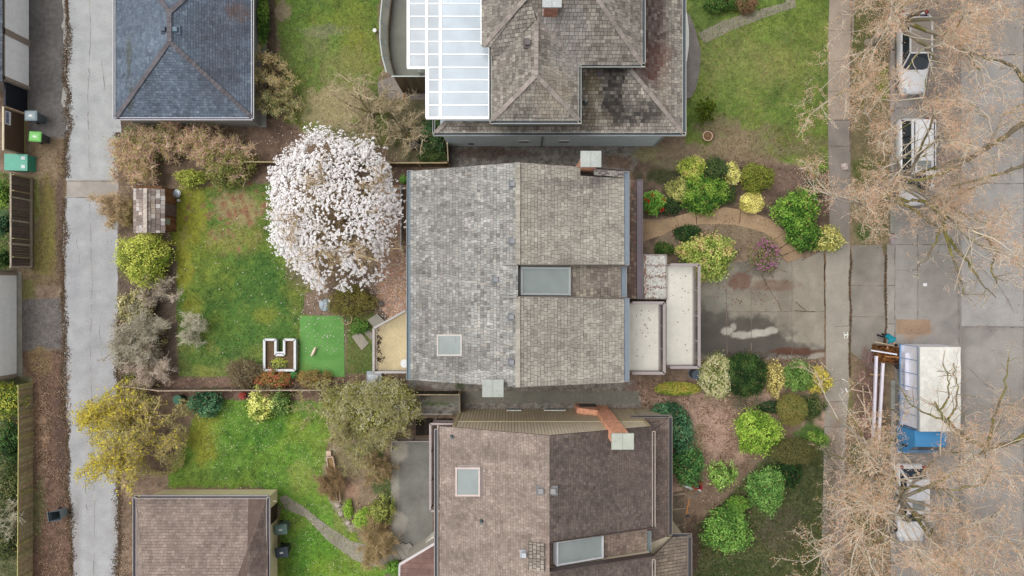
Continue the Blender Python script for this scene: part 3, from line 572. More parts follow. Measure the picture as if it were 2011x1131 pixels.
# ---- middle house
g1 = [C(172,166,154), C(160,154,144), C(148,142,132), C(182,175,162), C(138,130,120)]
g1w = [C(160,159,155), C(150,149,145), C(134,132,129), C(174,172,166), C(120,117,114), C(164,158,150)]
hs1 = thing('house', P(1015, 540, 0), 'large central house whose weathered grey-beige shake roof is recessed around a long skylight', 'house')
zr1 = 8.5
def zz1(px):                       # roof height at photo column px (left and right slopes)
    return 6+2.5*(px-806)/(1016-806) if px < 1016 else 6+2.5*(1228-px)/(1228-1016)
mb = MB()
lc = pal(g1w, [5,4,2.6,3,1.1,2], [(880,480,40,200,C(134,131,126),.35),(885,700,60,40,C(116,113,110),.4),(830,600,14,120,C(96,92,90),.35),(960,740,50,14,C(196,194,188),.6),(815,735,12,16,C(90,86,80),.5),(990,350,25,30,C(186,184,176),.4),(860,640,14,90,C(130,126,122),.3)], .2, .78)
shingles(mb, [(806,336,6.02),(1017,319,8.5),(1017,760,8.5),(806,746,6.02)], lc, .19, (.1,.24), .022, base=C(84,80,76))
mb.build('roof', SHK, hs1)
rc = pal(g1, [5,4,2,3.4,.6], [(1150,355,80,9,C(120,110,108),.6),(1035,340,20,200,C(168,164,146),.3)], .1, .55)
mb = MB()
shingles(mb, [(1017,319,8.5),(1140,328,7.04),(1140,520,7.04),(1017,520,8.5)], rc, .2, (.16,.3), .022)
shingles(mb, [(1140,345,7.04),(1226,350,6.02),(1226,520,6.02),(1140,520,7.04)], rc, .2, (.16,.3), .022)
shingles(mb, [(1017,582,8.5),(1226,587,6.02),(1226,751,6.02),(1017,760,8.5)], rc, .2, (.16,.3), .022)
mb.build('roof', SHK, hs1)
mb = MB()
rr = pal([C(160,150,136), C(140,130,118), C(120,108,100), C(176,166,148)], None, [(1190,548,40,40,C(112,98,96),.5),(1125,560,14,24,C(104,90,86),.6)], .15)
shingles(mb, [(988,519,8.12),(1220,521,5.6),(1220,584,5.6),(988,582,8.12)], rr, .22, (.18,.32), .022)
mb.build('recessed_roof', SHK, hs1)
mb = MB()                                           # cheeks of the recess
for y, s in ((520,1),(582,-1)):
    a, b = P(1017, y, 8.45), P(1226, y+(3 if s < 0 else 0), 5.97); dn = np.array((0, 0, -.45)); mb.beam(a+dn*.4, b+dn*.4, .05, .5, C(120,112,104))
mb.beam(P(988,519,8.2), P(1017,519,8.5), .08, .3, C(150,146,140)); mb.beam(P(988,583,8.2), P(1017,583,8.5), .08, .3, C(150,146,140))
mb.build('trim', PAINT, hs1)
caps(hs1, (1017,319,8.5), (1017,519,8.5), C(168,162,150), .26, .28); caps(hs1, (1017,583,8.5), (1017,760,8.5), C(168,162,150), .26, .28)
mb = MB(); shingles(mb, [(1166,331,7.25),(1225,336,6.55),(1225,348,6.2),(1166,344,6.95)], pal([C(186,180,172), C(120,110,108), C(206,200,190), C(150,130,120)]), .12, (.12,.3), .02, down=(0,-1,0)); mb.build('raised_verge', SHK, hs1)
bl, bi = C(150,156,160), C(120,136,144)
gutter('gutter', hs1, (806,335,5.95), (805,481,5.95), .33, bl, bi); gutter('gutter', hs1, (805,483,5.95), (805,745,5.95), .33, bl, bi)
gutter('gutter', hs1, (1229,337,5.93), (1229,521,5.93), .34, bl, C(126,138,150)); gutter('gutter', hs1, (1224,523,5.5), (1224,583,5.5), .34, bl, C(120,132,142)); gutter('gutter', hs1, (1229,585,5.93), (1229,749,5.93), .34, bl, C(126,138,150))
mb = MB(); wl1, wr1, wt, wb = -5.2, 5.9, 6.45, -4.98
wall_c = C(150,144,134)
for (ya, yb) in ((wb, wy(584, 6)), (wy(520, 6), wt)):
    mb.prism([(wl1, yb), (.28, yb), (wr1, yb), (wr1, ya), (.28, ya), (wl1, ya)], 0, lambda x, y: 5.8 if abs(x-.28) > 3 else 8.25, C(60,56,52), wall_c)
mb.prism([(wl1, wy(520,6)-.02), (wr1, wy(520,6)-.02), (wr1, wy(584,6)+.02), (wl1, wy(584,6)+.02)], 0, 5.2, C(60,56,52), wall_c)
mb.build('wall', PAINT, hs1)
for x, y in ((1007,362),(1007,474),(1005,622),(1005,711)): roofbox(hs1, x, y, zz1(x)-.02, .3, C(140,142,146))
roofbox(hs1, 974, 549, zz1(974)-.02, .32, C(140,142,146))
for x, y in ((906,594),(989,693),(859,738)): pipe(hs1, x, y, zz1(x)-.03, .05, C(150,146,130), .18)
skylight(hs1, [(862,658,6.62),(908,658,7.15),(908,697,7.15),(862,697,6.62)], .09, C(196,190,182), glassk, C(150,152,150), .16)
skylight(hs1, [(1022,526,7.9),(1116,527,6.8),(1116,578,6.8),(1022,577,7.9)], .1, C(176,180,178), glassk, C(150,160,156), .2)
def chimney(par, x0, x1, y0, y1, zt, brick, capc, zb=0, over=.05):
    X0, X1, Y0, Y1 = PX(x0, zt), PX(x1, zt), PY(y1, zt), PY(y0, zt); o = .09
    mb = MB(); z = zb; X0 += o; X1 -= o; Y0 += o; Y1 -= o
    mb.box(X0, Y0, zb, X1, Y1, zt-.12, C(150,138,126)); r = 0
    while z < zt-.2:
        for (ax, A0, A1, B, s) in ((0, X0, X1, Y0, -1), (0, X0, X1, Y1, 1), (1, Y0, Y1, X0, -1), (1, Y0, Y1, X1, 1)):
            t = A0-(r % 2)*.11
            while t < A1:
                a, b = max(t, A0), min(t+.2, A1); t += .22
                if b-a < .03: continue
                c = jit(brick, 1, .2)[0]
                if ax == 0: mb.box(a, B, z, b, B+s*.015, z+.07, c)
                else: mb.box(B, a, z, B+s*.015, b, z+.07, c)
        z += .085; r += 1
    ch = mb.build('chimney', ROUGH, par); mb = MB(); o += over
    mb.box(X0-o, Y0-o, zt-.12, (X0+X1)/2-.006, Y1+o, zt, capc); mb.box((X0+X1)/2+.006, Y0-o, zt-.12, X1+o, Y1+o, zt, capc*1.03)
    mb.build('chimney_cap', CONC, ch); return ch
chimney(hs1, 1142, 1179, 298, 326, 8.6, C(214,160,132), C(176,180,174), 4)
chimney(hs1, 949, 987, 747, 778, 8.7, C(170,120,96), C(172,176,168), 4)
# lower east roof with its wide gutter
mb = MB(); shingles(mb, [(1216,352,3.7),(1250,353,3.3),(1250,587,3.3),(1216,587,3.7)], pal([C(110,92,84), C(130,112,98), C(92,78,72), C(150,134,118), C(120,84,76)]), .18, (.14,.3), .02, base=C(58,50,46)); mb.build('porch_roof', SHK, hs1)
gutter('gutter', hs1, (1256,353,3.25), (1256,587,3.25), .33, C(132,128,134), C(124,112,118))
MB().box(5.5, wy(587,3.2), 0, wx(1250,3.2), wy(354,3.2), 3.15, C(120,112,104)).build('porch_wall', PAINT, hs1)
cn = thing('entrance_canopy', P(1285, 545, 0), 'four stained translucent panels roofing the entry beside the wide balcony', 'canopy'); 
for i in range(4):
    a, b = P(1264, 501+i*21.5, 2.95), P(1307, 501+i*21.5+20.5, 2.95)
    pts = []; mb = MB(); X = np.linspace(a[0], b[0], 19); Y = np.linspace(b[1], a[1], 10)
    for u in range(18):
        for v in range(9):
            dirt = rng.random() < (.75 if u < 2 else .4 if u < 4 else .5 if v in (0, 8) else .05)
            mb.box(X[u], Y[v], 2.95+i*.02, X[u+1], Y[v+1], 2.975+i*.02, C(146,118,106)*rng.uniform(.8, 1.2) if dirt else C(196,194,186)*rng.uniform(.9, 1.03))
    mb.build('panel', ROUGH, cn)
mb = MB()
for i in range(5): mb.beam(P(1262, 500.5+i*21.5, 2.93), P(1309, 500.5+i*21.5, 2.93), .07, .12, C(150,140,136))
for x in (1262.5, 1308.5): mb.beam(P(x, 500, 2.93), P(x, 587, 2.93), .06, .12, C(168,160,154))
for x, y in ((1264,502),(1307,502),(1264,585),(1307,585)): p = P(x, y, 2.9); mb.beam((p[0], p[1], 0), p, .09, .09, C(150,140,136))
mb.build('frame', PAINT, cn)
rl = C(158,148,146)
def balcony(x0, x1, y0, y1, zf, open_left, label, rail_y0=True):
    o = thing('balcony', (PX((x0+x1)/2, zf), PY(y1, zf), 0), label, 'balcony', 'front balconies of the middle house')
    X0, X1, Y0, Y1 = PX(x0, zf), PX(x1, zf), PY(y1, zf), PY(y0, zf); mb = MB(); y = Y0
    while y < Y1-.01:
        y2 = min(y+.92, Y1); mb.box(X0, y, zf-.18, X1, y2-.001, zf+rng.uniform(0,.003), C(214,210,198)*rng.uniform(.98, 1.02)); y = y2
    mb.build('deck_floor', PAINT, o)
    mb = MB(); n = 26 if label.startswith('upper') else 16
    for i in range(n): cx, cy = X0+.3+(X1-X0-.4)*rng.random(), Y0+(Y1-Y0)*rng.beta(2, 1.6); mb.rhomb(np.array([[cx, cy, zf+.015]]), np.array([[0, 0, 1.]]), np.array([rng.uniform(.05, .13)]), C(96,66,60), .7)
    mb.build('fallen_leaf_scatter', LEAF, o, kind='stuff')
    MB().box(X0+.1, Y0+.1, 0, X1-.25, Y1-.1, zf-.2, C(120,114,106)).build('wall', PAINT, o)
    MB().box(X0, Y0-.08, zf-.26, X1+.08, Y0, zf+.05, rl).box(X1, Y0-.08, zf-.26, X1+.08, Y1, zf+.05, rl).build('fascia', PAINT, o)
    path = [(X0, Y1), (X1+.12, Y1), (X1+.12, Y0-.05), (X0, Y0-.05)]
    if not rail_y0: path = path[1:] if False else [(X0, Y1), (X1+.12, Y1), (X1+.12, Y0-.05), (X0, Y0-.05)]
    railing(o, path, zf, 1.05, rl, .135, .17); return o
balcony(1236, 1293, 594, 727, 3.6, 0, 'upper cream-floored balcony close against the shake roof, its railing overlapping the wider balcony')
balcony(1309, 1360, 521, 716, 2.7, 0, 'long outer cream-floored balcony over the driveway with a grey-brown railing')
# back deck
dk = thing('deck', P(765, 680, 0), 'beige-floored back deck with a slanted upper railing beside the brick patio', 'deck')
zf = 2.4; dp = [(739,641),(802,607),(802,727),(739,727)]
mb = MB(); pw = [tuple(P(x, y, zf)[:2]) for x, y in dp]; mb.prism(pw, zf-.2, zf, C(206,188,150), C(140,134,124)); mb.build('deck_floor', CONC, dk)
mb = MB(); n = 260; px = 741+np.abs(rng.normal(0, 6, n)); py = rng.uniform(640, 724, n); ok = fbm(px, py, 10, 3) > .48; px, py = px[ok], py[ok]
mb.rhomb(np.c_[PX(px, zf), PY(py, zf), np.full(len(px), zf+.02)], np.tile((0, 0, 1.), (len(px), 1)), rng.uniform(.06, .14, len(px)), jit(C(88,66,56), len(px)), .7); mb.build('leaf_litter', LEAF, dk, kind='stuff')
pr = [tuple(P(*q, zf)[:2]) for q in ((801,609),(740,643),(740,727),(802,727))]; railing(dk, pr, zf, 1.0, C(178,172,168), .14, .13)
for x, y in ((742,645),(742,724),(795,724)): p = P(x, y, zf-.2); MB().beam((p[0], p[1], 0), p, .14, .14, C(140,130,116)).build('post', PAINT, dk)
c = P(797, 712, zf); MB().cyl((c[0],c[1],zf), .2, .26, .5, C(224,224,222), 18).build('planter_pot', PLAST, None, 'white round tub on the beige back deck at the house wall', 'tub')
# ---- south house
hs2 = thing('house', P(1080, 950, 0), 'house at the bottom with brown shingle roof, cream siding wall and tall brick chimney', 'house')
RY0, RY1 = -7.84, -24
def W(x, y, z): k = F/(H-z); return (x*k+CX, CY-y*k, z)
XL, XR, XC = -4.12, 8.05, 1.99
brL = [C(154,139,128), C(142,128,118), C(164,149,139), C(132,119,109)]; brR = [C(110,99,91), C(96,84,80), C(118,104,97), C(84,74,70)]
lc2 = pal(brL, [4,3,2,1], [(1070,1085,12,60,C(136,112,104),.3)], .09); rc2 = pal(brR, [4,4,1.5,1.5], [(1240,900,40,60,C(110,96,90),.5)], .1)
mb = MB(); shingles(mb, [W(XL,RY0,6),W(XC,RY0,8.45),W(XC,-20,8.45),W(XL,-20,6)], lc2, .15, (.17,.2), .012, gap=.012, base=C(110,92,84)); mb.build('roof', SHK, hs2)
mb = MB(); shingles(mb, [W(XC,RY0,8.45),W(XR,RY0,6),W(XR,-13.55,6),W(XC,-13.5,8.45)], rc2, .15, (.17,.2), .012, gap=.012, base=C(70,62,58))
shingles(mb, [W(XC,-15.1,8.45),W(XR,-15.2,6),W(XR,-20,6),W(XC,-20,8.45)], rc2, .15, (.17,.2), .012, gap=.012, base=C(70,62,58)); mb.build('roof', SHK, hs2)
mb = MB(); shingles(mb, [W(1.0,-13.5,8.0),W(7.8,-13.5,5.3),W(7.8,-15.15,5.3),W(1.0,-15.15,8.0)], pal([C(140,122,110), C(124,108,98), C(154,136,122)], None, [], .12), .2, (.2,.34), .02, base=C(78,68,62)); mb.build('recessed_roof', SHK, hs2)
mb = MB(); shingles(mb, [(1038,1064,8.07),(1070,1068,8.44),(1070,1122,8.44),(1038,1120,8.07)], pal([C(150,140,128), C(168,158,146), C(128,116,108)]), .22, (.16,.3), .03, slab=.02, gap=.03); mb.build('patched_shingles', SHK, hs2)
mb = MB(); mb.beam(P(*W(XC,-13.52,8.3)), P(*W(XR,-13.57,5.85)), .05, .5, C(92,80,76)); mb.beam(P(*W(XC,-15.08,8.3)), P(*W(XR,-15.18,5.85)), .05, .5, C(92,80,76)); mb.build('trim', PAINT, hs2)
skylight(hs2, [W(2.35,-13.75,7.55),W(4.95,-13.75,6.45),W(4.95,-15.0,6.45),W(2.35,-15.0,7.55)], .09, C(206,206,210), glassk, C(110,108,104), .3)
def zl2(x, y):
    z = 7
    for i in range(4): X = PX(x, z); z = 6+2.45*(X-XL)/(XC-XL) if X < XC else 6+2.45*(XR-X)/(XR-XC)
    return z
skylight(hs2, [(x, y, zl2(x, y)) for x, y in ((899,918),(944,918),(944,971),(899,971))], .1, C(206,190,184), glassk, C(140,160,178), .2)
for x in (1062, 1086): roofbox(hs2, x, 963, zl2(x, 963), .34, C(150,148,148))
roofbox(hs2, 1029, 1087, zl2(1029,1087), .3, C(196,200,204), .3)
pipe(hs2, 888, 857, zl2(888,857), .07, C(96,108,112), .4); pipe(hs2, 946, 1023, zl2(946,1023), .07, C(96,108,112), .4)
cream = C(248,232,204); mb = MB()
WL, WR, WY = -3.35, 7.9, -7.92
def ztop(x): return 5.85+2.45*(x-XL)/(XC-XL)-.1 if x < XC else 5.85+2.45*(XR-x)/(XR-XC)-.1
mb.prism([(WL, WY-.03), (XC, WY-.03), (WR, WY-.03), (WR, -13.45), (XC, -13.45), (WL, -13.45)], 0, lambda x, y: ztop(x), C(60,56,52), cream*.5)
mb.prism([(WL, -15.2), (XC, -15.2), (WR, -15.2), (WR, -20), (XC, -20), (WL, -20)], 0, lambda x, y: ztop(x)-.05, C(60,56,52), cream)
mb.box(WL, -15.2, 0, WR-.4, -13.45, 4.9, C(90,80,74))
x = WL; i = 0                                        # board-and-batten gable siding
while x < WR:
    t = ztop(min(max(x, WL), WR)); mb.box(x, WY-.03, 0, x+.15, WY+.01, 4.15, cream*rng.uniform(.82, .9)*np.array((.96,.93,.86))); mb.box(x, WY-.03, 4.3, x+.15, WY+.012, t, cream*rng.uniform(.96, 1.05)); x += .185  # boards below the belt tinted darker, their shade put into the colour
mb.build('wall', PAINT, hs2)
mb = MB(); mb.box(WL-.03, WY-.03, 4.15, WR+.03, WY+.03, 4.28, C(222,212,170)); mb.box(WL-.06, WY-.05, 0, WL+.12, WY+.04, 5.9, C(206,190,150)); mb.box(WR-.12, WY-.05, 0, WR+.06, WY+.04, 5.9, C(206,190,150)); mb.build('corner_trim', PAINT, hs2)
for x0, x1 in ((995,1024),(1068,1111)):
    a, b = PX(x0, .6), PX(x1, .6); f = MB().box(a, WY-.02, .15, b, WY+.06, .7, C(226,228,228)).build('window', PAINT, hs2); MB().box(a+.06, WY+.06, .2, b-.06, WY+.065, .62, C(60,70,76)).build('pane', glassk, f)
ch = chimney(hs2, 1203, 1243, 853, 881, 9.3, C(236,172,140), C(176,180,168), 0)
mb = MB(); X0, X1 = 4.1, 5.25
mb.prism([(X0, -7.55), (X1, -7.55), (X1, -7.95), (X0, -7.95)], 0, 1.6, C(230,168,138)); mb.box(X0+.22, -7.56, .3, X1+.15, -7.535, 1.35, C(96,92,92)); z = 0
mb.hexa([(X0,-7.95,1.6),(X1+.1,-7.95,1.6),(X1+.1,-7.55,1.6),(X0,-7.55,1.6),(X1-.05,-7.95,2.3),(X1+.1,-7.95,2.3),(X1+.1,-7.6,2.3),(X1-.05,-7.6,2.3)], C(236,172,140)); mb.build('chimney_base', ROUGH, hs2)
# lower east roofs
mb = MB(); e2 = pal([C(122,106,98), C(110,96,90), C(134,118,108)], None, [], .1)
shingles(mb, [(1250,838,3.9),(1314,822,3.3),(1314,1052,3.3),(1250,1075,3.9)], e2, .15, (.17,.2), .014, gap=.012, base=C(74,66,62)); shingles(mb, [(1240,818,3.3),(1314,822,3.3),(1284,842,3.75),(1240,842,3.75)], e2, .15, (.17,.2), .014, down=(0,1,0), gap=.012, base=C(74,66,62))
shingles(mb, [(1322,1054,3.3),(1350,1054,3.3),(1350,1180,3.3),(1283,1180,4.1),(1283,1092,4.1)], pal([C(142,128,114), C(126,112,102), C(154,140,124)], None, [(1335,1110,14,50,C(122,108,98),.6)], .1), .2, (.2,.34), .016, down=(0,1,0), base=C(80,72,66)); mb.build('porch_roof', SHK, hs2)
gk, gi = C(150,140,132), C(66,66,70)
gutter('gutter', hs2, (1238,817,3.25), (1318,817,3.25), .14, gk, gi); gutter('gutter', hs2, (1316,817,3.25), (1316,1050,3.25), .2, gk, gi)
gutter('gutter', hs2, (1318,1050,3.25), (1358,1050,3.25), .2, gk, gi); gutter('gutter', hs2, (1354,1050,3.25), (1354,1180,3.25), .24, gk, gi)
gutter('gutter', hs2, (1283,846,5.95), (1283,1036,5.95), .16, C(206,190,178), C(70,70,74)); gutter('gutter', hs2, (1283,1097,5.95), (1283,1180,5.95), .16, C(206,190,178), C(70,70,74))
gutter('gutter', hs2, (1272,1042,5.2), (1272,1094,5.2), .34, C(150,160,160), C(112,122,122)); gutter('gutter', hs2, (857,842,5.95), (857,1180,5.95), .2, C(190,176,170), C(84,90,94))
MB().box(7.5, wy(1050,3.2), 0, wx(1308,3.2), wy(822,3.2), 3.1, cream*.8).box(7.5, -22, 0, wx(1345,3.2), wy(1056,3.2), 3.1, cream*.8).build('porch_wall', PAINT, hs2)
# west balcony of the south house
bw = thing('balcony', (-4.3, -14, 0), 'narrow dark balcony with thin slatted railing along the left edge of the brown roof', 'balcony')
zf = 3.3; Xa, Xb, Ya, Yb = PX(845,4.2), -3.5, PY(1003,4.2), PY(832,4.2)
mb = MB(); y = Ya
while y < Yb: mb.box(Xa, y, zf-.1, Xb, y+.13, zf, C(92,76,68)*rng.uniform(.85, 1.1)); y += .145
mb.build('deck_floor', PAINT, bw); railing(bw, [(Xb, Yb), (Xa, Yb), (Xa, Ya), (Xb, Ya)], zf, .95, C(178,164,160), .14, .12)
MB().beam((PX(860,4.1), Ya, 4.1), (PX(860,4.1), Yb-.1, 4.1), .07, .07, C(206,188,180)).build('rail', PAINT, bw)
for y in (Ya+.1, (Ya+Yb)/2, Yb-.1): MB().beam((Xa+.1, y, 0), (Xa+.1, y, zf), .12, .12, C(170,156,146)).build('post', PAINT, bw)
# annex at the bottom left of the south house
an = thing('annex', P(825, 1100, 0), 'low annex with reddish brown roof and white slanted edge below the patio', 'annex')
mb = MB(); shingles(mb, [(786,1107,2.9),(856,1066,2.9),(856,1180,3.6),(786,1180,3.6)], pal([C(134,106,98), C(124,98,92)], None, [], .05), .3, (.5,.9), .01, down=(0,1,0), base=C(110,88,80)); mb.build('roof', SHK, an)
mb = MB(); mb.beam(P(785,1108,2.95), P(857,1065,2.95), .14, .14, C(214,206,206)); mb.beam(P(785,1108,2.95), P(783,1180,3.6), .12, .14, C(204,196,196)); mb.build('verge_board', PAINT, an)
MB().prism([tuple(P(*q, 2.9)[:2]) for q in ((792,1110),(856,1072),(856,1180),(792,1180))], 0, 2.8, C(190,182,170)).build('wall', PAINT, an)
MB().prism([tuple(P(*q, 1.0)[:2]) for q in ((808,1092),(852,1050),(852,1080),(812,1096))], 0, 1.0, C(214,208,196)).build('stair_wall', PAINT, an)
# patio railing and stairwell
pr_ = thing('patio_railing', P(812, 864, 0), 'thin grey railing with close slats along the top of the concrete patio', 'railing')
railing(pr_, [tuple(P(x, y, .1)[:2]) for x, y in ((851,861),(775,861),(773,878))], .05, .95, C(170,162,156), .12, .05, name='rail_panel', bal=.03)
sw = MB()
for i in range(9):
    a = P(818+i*8, 853, 0); sw.box(a[0], a[1], 0, a[0]+.25, a[1]+1.05, .34-.035*i, C(44,38,32)*rng.uniform(.7, 1.5))
sw.build('dark_timber_steps', ROUGH, None, 'very dark timber steps in the gap between patio railing and cream-sided house', 'steps')
MB().beam(P(815,813,1.0), P(890,813,1.0), .05, .06, C(170,166,158)).beam(P(815,813,0), P(815,813,1.0), .06, .06, C(120,112,100)).beam(P(852,813,0), P(852,813,1.0), .06, .06, C(120,112,100)).beam(P(888,813,0), P(888,813,1.0), .06, .06, C(120,112,100)).build('handrail', PAINT, None, 'pale handrail above the very dark timber steps', 'handrail')
# ---- north house
hs3 = thing('house', P(1130, 130, 0), 'stepped hip-roofed house at the top with mossy grey shakes and a pale blue-grey side wall', 'house')
n3 = [C(154,148,138), C(136,130,122), C(170,162,150), C(118,108,100), C(104,96,90)]
blk, red = C(52,48,46), C(98,64,58)
uc = pal(n3, [4,4,3,2,1], [(1120,80,40,70,C(176,172,168),.4),(985,60,26,80,C(112,106,102),.4),(1090,180,36,60,C(172,158,138),.4),(1075,40,10,24,C(190,184,180),.5)], .16)
lw = pal(n3, [4,4,3,2,1], [(1205,175,34,75,blk,1),(1190,130,20,40,blk,.8),(1235,220,70,28,blk,.75),(1165,160,30,30,C(80,74,62),.8),(1165,190,22,60,C(92,82,58),.6),(1285,115,40,46,red,1),(1285,40,28,90,C(80,62,58),.9),(1180,236,30,18,C(96,86,66),.5),(1000,250,150,14,C(92,84,68),.45),(925,252,20,8,blk,.5),(1310,150,16,60,C(150,134,118),.4)], .16)
ze, zr, zw = 7.2, 9.5, 8.8
mb = MB()
shingles(mb, [(1040,-12,zr),(1166,-12,zr),(1262,128,ze),(1138,128,ze),(1053,38,zw)], uc, .2, (.14,.28), .022, down=(0,-1,0))
shingles(mb, [(1053,38,zw),(1138,128,ze),(1138,238,ze),(1053,148,zw)], uc, .2, (.14,.28), .022, down=(1,0,0))
shingles(mb, [(1053,148,zw),(1138,238,ze),(964,238,ze)], uc, .2, (.14,.28), .022, down=(0,-1,0))
shingles(mb, [(1053,38,zw),(1053,148,zw),(964,238,ze),(964,126,ze)], uc, .2, (.14,.28), .022, down=(-1,0,0))
shingles(mb, [(1040,-12,zr),(1053,38,zw),(964,126,ze),(964,92,ze+.05)], uc, .2, (.14,.28), .022, down=(0,-1,0))
shingles(mb, [(1040,-12,zr),(964,92,ze+.05),(946,92,ze),(946,-12,ze)], uc, .2, (.14,.28), .022, down=(-1,0,0))
shingles(mb, [(1166,-12,zr),(1262,-12,ze),(1262,128,ze)], uc, .2, (.14,.28), .022, down=(1,0,0))
for q in ([(1040,-12,zr),(1166,-12,zr),(1262,-90,ze),(946,-90,ze)],): shingles(mb, q, uc, .2, (.14,.28), .022, down=(0,1,0))
mb.build('roof', SHK, hs3)
cc = C(158,148,140)
for a, b in (((1053,148,zw),(1136,236,ze)),((1053,148,zw),(966,236,ze)),((1166,-12,zr),(1260,126,ze)),((1053,38,zw),(1053,148,zw)),((1040,-12,zr),(950,90,ze)),((1053,38,zw),(1136,126,ze))): caps(hs3, a, b, cc, .24, .28)
mb = MB(); zl, zh = 5.0, 6.3
shingles(mb, [(1118,120,6.62),(1224,120,6.62),(1341,262,zl),(1118,262,zl)], lw, .2, (.14,.26), .022, down=(0,-1,0))
shingles(mb, [(874,238,5.27),(1118,238,5.27),(1118,262,zl),(854,262,zl)], lw, .2, (.14,.26), .022, down=(0,-1,0))
shingles(mb, [(1224,120,6.62),(1224,-60,6.62),(1341,-60,zl),(1341,262,zl)], lw, .2, (.14,.26), .022, down=(1,0,0))
mb.build('lower_roof', SHK, hs3)
caps(hs3, (1238,137,6.45), (1339,260,zl), cc*.9, .24, .28); caps(hs3, (876,240,5.25), (856,260,zl), cc*.9, .24, .28)
gg, gn = C(178,178,170), C(74,84,94)
gutter('gutter', hs3, (962,240,7.15), (1142,240,7.15), .2, gg, gn); gutter('gutter', hs3, (1138,243,7.15), (1138,128,7.15), .16, gg, gn); gutter('gutter', hs3, (1138,129,7.15), (1267,129,7.15), .2, gg, gn); gutter('gutter', hs3, (1263,132,7.15), (1263,-60,7.15), .2, gg, gn); gutter('gutter', hs3, (963,240,7.15), (963,92,7.15), .12, gg, gn)
gutter('gutter', hs3, (851,264,4.95), (1346,264,4.95), .2, gg, gn); gutter('gutter', hs3, (1343,266,4.95), (1343,-60,4.95), .2, gg, gn); gutter('gutter', hs3, (852,264,4.95), (852,234,4.95), .12, gg, gn)
mb = MB(); wc3 = C(226,240,246); a, b = PX(880), PX(1283)
mb.box(a, PY(287), 0, b, 18, 4.95, wc3); mb.box(PX(968,7), PY(232,7), 4.8, PX(1132,7), 18, 7.1, C(140,146,146)); mb.box(PX(1132,7), PY(122,7), 4.8, PX(1256,7), 18, 7.1, C(140,146,146)); mb.box(b, PY(270), 0, PX(1310,2), 18, 4.8, wc3)
for z in np.arange(.2, 4.9, .2): mb.box(a-.01, PY(287)-.012, z, b+.01, PY(287), z+.185, wc3*rng.uniform(.97, 1.03))
mb.build('wall', PAINT, hs3)
for x0, x1 in ((1018,1040),(1097,1119)):
    A, B = PX(x0, 1.9), PX(x1, 1.9); f = MB().box(A, PY(287)-.07, 1.3, B, PY(287), 1.9, C(224,226,226)).build('window', PAINT, hs3); MB().box(A+.05, PY(287)-.075, 1.36, B-.05, PY(287)-.07, 1.82, C(50,60,70)).build('pane', glassk, f)
mb = MB(); mb.beam((b, PY(287)-.05, 4.7), (PX(1283)+.02, PY(287)-.05, 0), .09, .09, C(168,174,172)); mb.beam((PX(1062), PY(287)-.05, 0), (PX(1062), PY(287)-.05, 4.8), .07, .07, C(110,116,120)); mb.build('downpipe', PAINT, hs3)
c = P(926,281,.8); MB().box(c[0]-.2, c[1]-.05, .5, c[0]+.15, c[1]+.25, 1.0, C(96,110,120)).beam((c[0], c[1], 1), (c[0]+.6, c[1]+.1, 1.1), .05, .05, C(130,138,140)).build('meter', PAINT, hs3)
for x, y, z in ((1037,85,8.55),): roofbox(hs3, x, y, z, .34, C(110,100,100))
roofbox(hs3, 1178, 144, 6.2, .4, C(78,72,76)); pipe(hs3, 1150, 200, 5.85, .08, C(110,118,116), .3)
chimney(hs3, 1067, 1101, -14, 12, 10.4, C(180,130,110), C(184,188,186), 8)
MB().prism([tuple(P(*q, 2.2)[:2]) for q in ((1344,8),(1350,30),(1353,60),(1353,90),(1349,120),(1344,128))], 0, 2.2, C(226,224,218)).build('bay_wall', PAINT, hs3)
# glazed canopy of the north house
gc = thing('glazed_canopy', P(880, 120, 0), 'white-framed glass canopy roofing the terrace of the stepped grey house', 'canopy')
zg = 6.0; wh = C(255,255,255,1.12); mb = MB(); gl = MB(); bars = [7.5,32.5,57.5,82,107,132.5,157,181,206.5,231]
def cell(x0, x1, y0, y1):
    a, b = P(x0, y1, zg), P(x1, y0, zg); gl.poly([(a[0],a[1],zg+.05),(b[0],a[1],zg+.05),(b[0],b[1],zg+.05),(a[0],b[1],zg+.05)], C(196,206,216)*rng.uniform(.93, 1.02))
yy = [-18]+bars
for i in range(len(yy)-1):
    y0, y1 = yy[i], yy[i+1]; xr = 945 if y1 <= 90 else 961; xs_ = ([801] if y1 < 134 else [])+[838, 865, xr]
    for j in range(len(xs_)-1): cell(xs_[j], xs_[j+1], y0, y1)
for i, y in enumerate(bars): mb.beam(P(801 if y < 134 else 838, y, zg+.03), P(945 if y < 85 else 961, y, zg+.03), .06, .09, wh)
for x, y0, y1, w in ((801,-18,133,.12),(804.5,-18,133,.04),(838,-18,232,.14),(842,134,232,.05),(865,-18,232,.16),(945,-18,88,.06),(961,88,232,.12)): mb.beam(P(x, y0, zg+.035), P(x, y1, zg+.035), w, .1, wh)
mb.beam(P(800,133.5,zg), P(840,133.5,zg), .12, .14, wh); mb.beam(P(837,232,zg), P(963,232,zg), .14, .14, wh); mb.beam(P(944,89,zg), P(962,89,zg), .08, .1, wh)
mb.beam(P(806,117,zg-.3), P(838,120,zg-.6), .1, .1, wh); mb.beam(P(842,216,zg-.3), P(864,217,zg-.6), .09, .1, wh); mb.beam(P(842,110,zg-1), P(852,150,zg-2.6), .07, .07, wh)
gl.build('glass', glassg, gc); mb.build('frame', PAINT, gc)
for x, y in ((812,112),(856,206),(945,200)): p = P(x, y, zg); MB().beam((p[0], p[1], 3.0 if x < 840 else 0), p, .12, .12, wh).build('post', PAINT, gc)
tr = thing('terrace', P(800, 90, 0), 'raised grey terrace with curved glass balustrade beside the white-framed canopy', 'terrace')
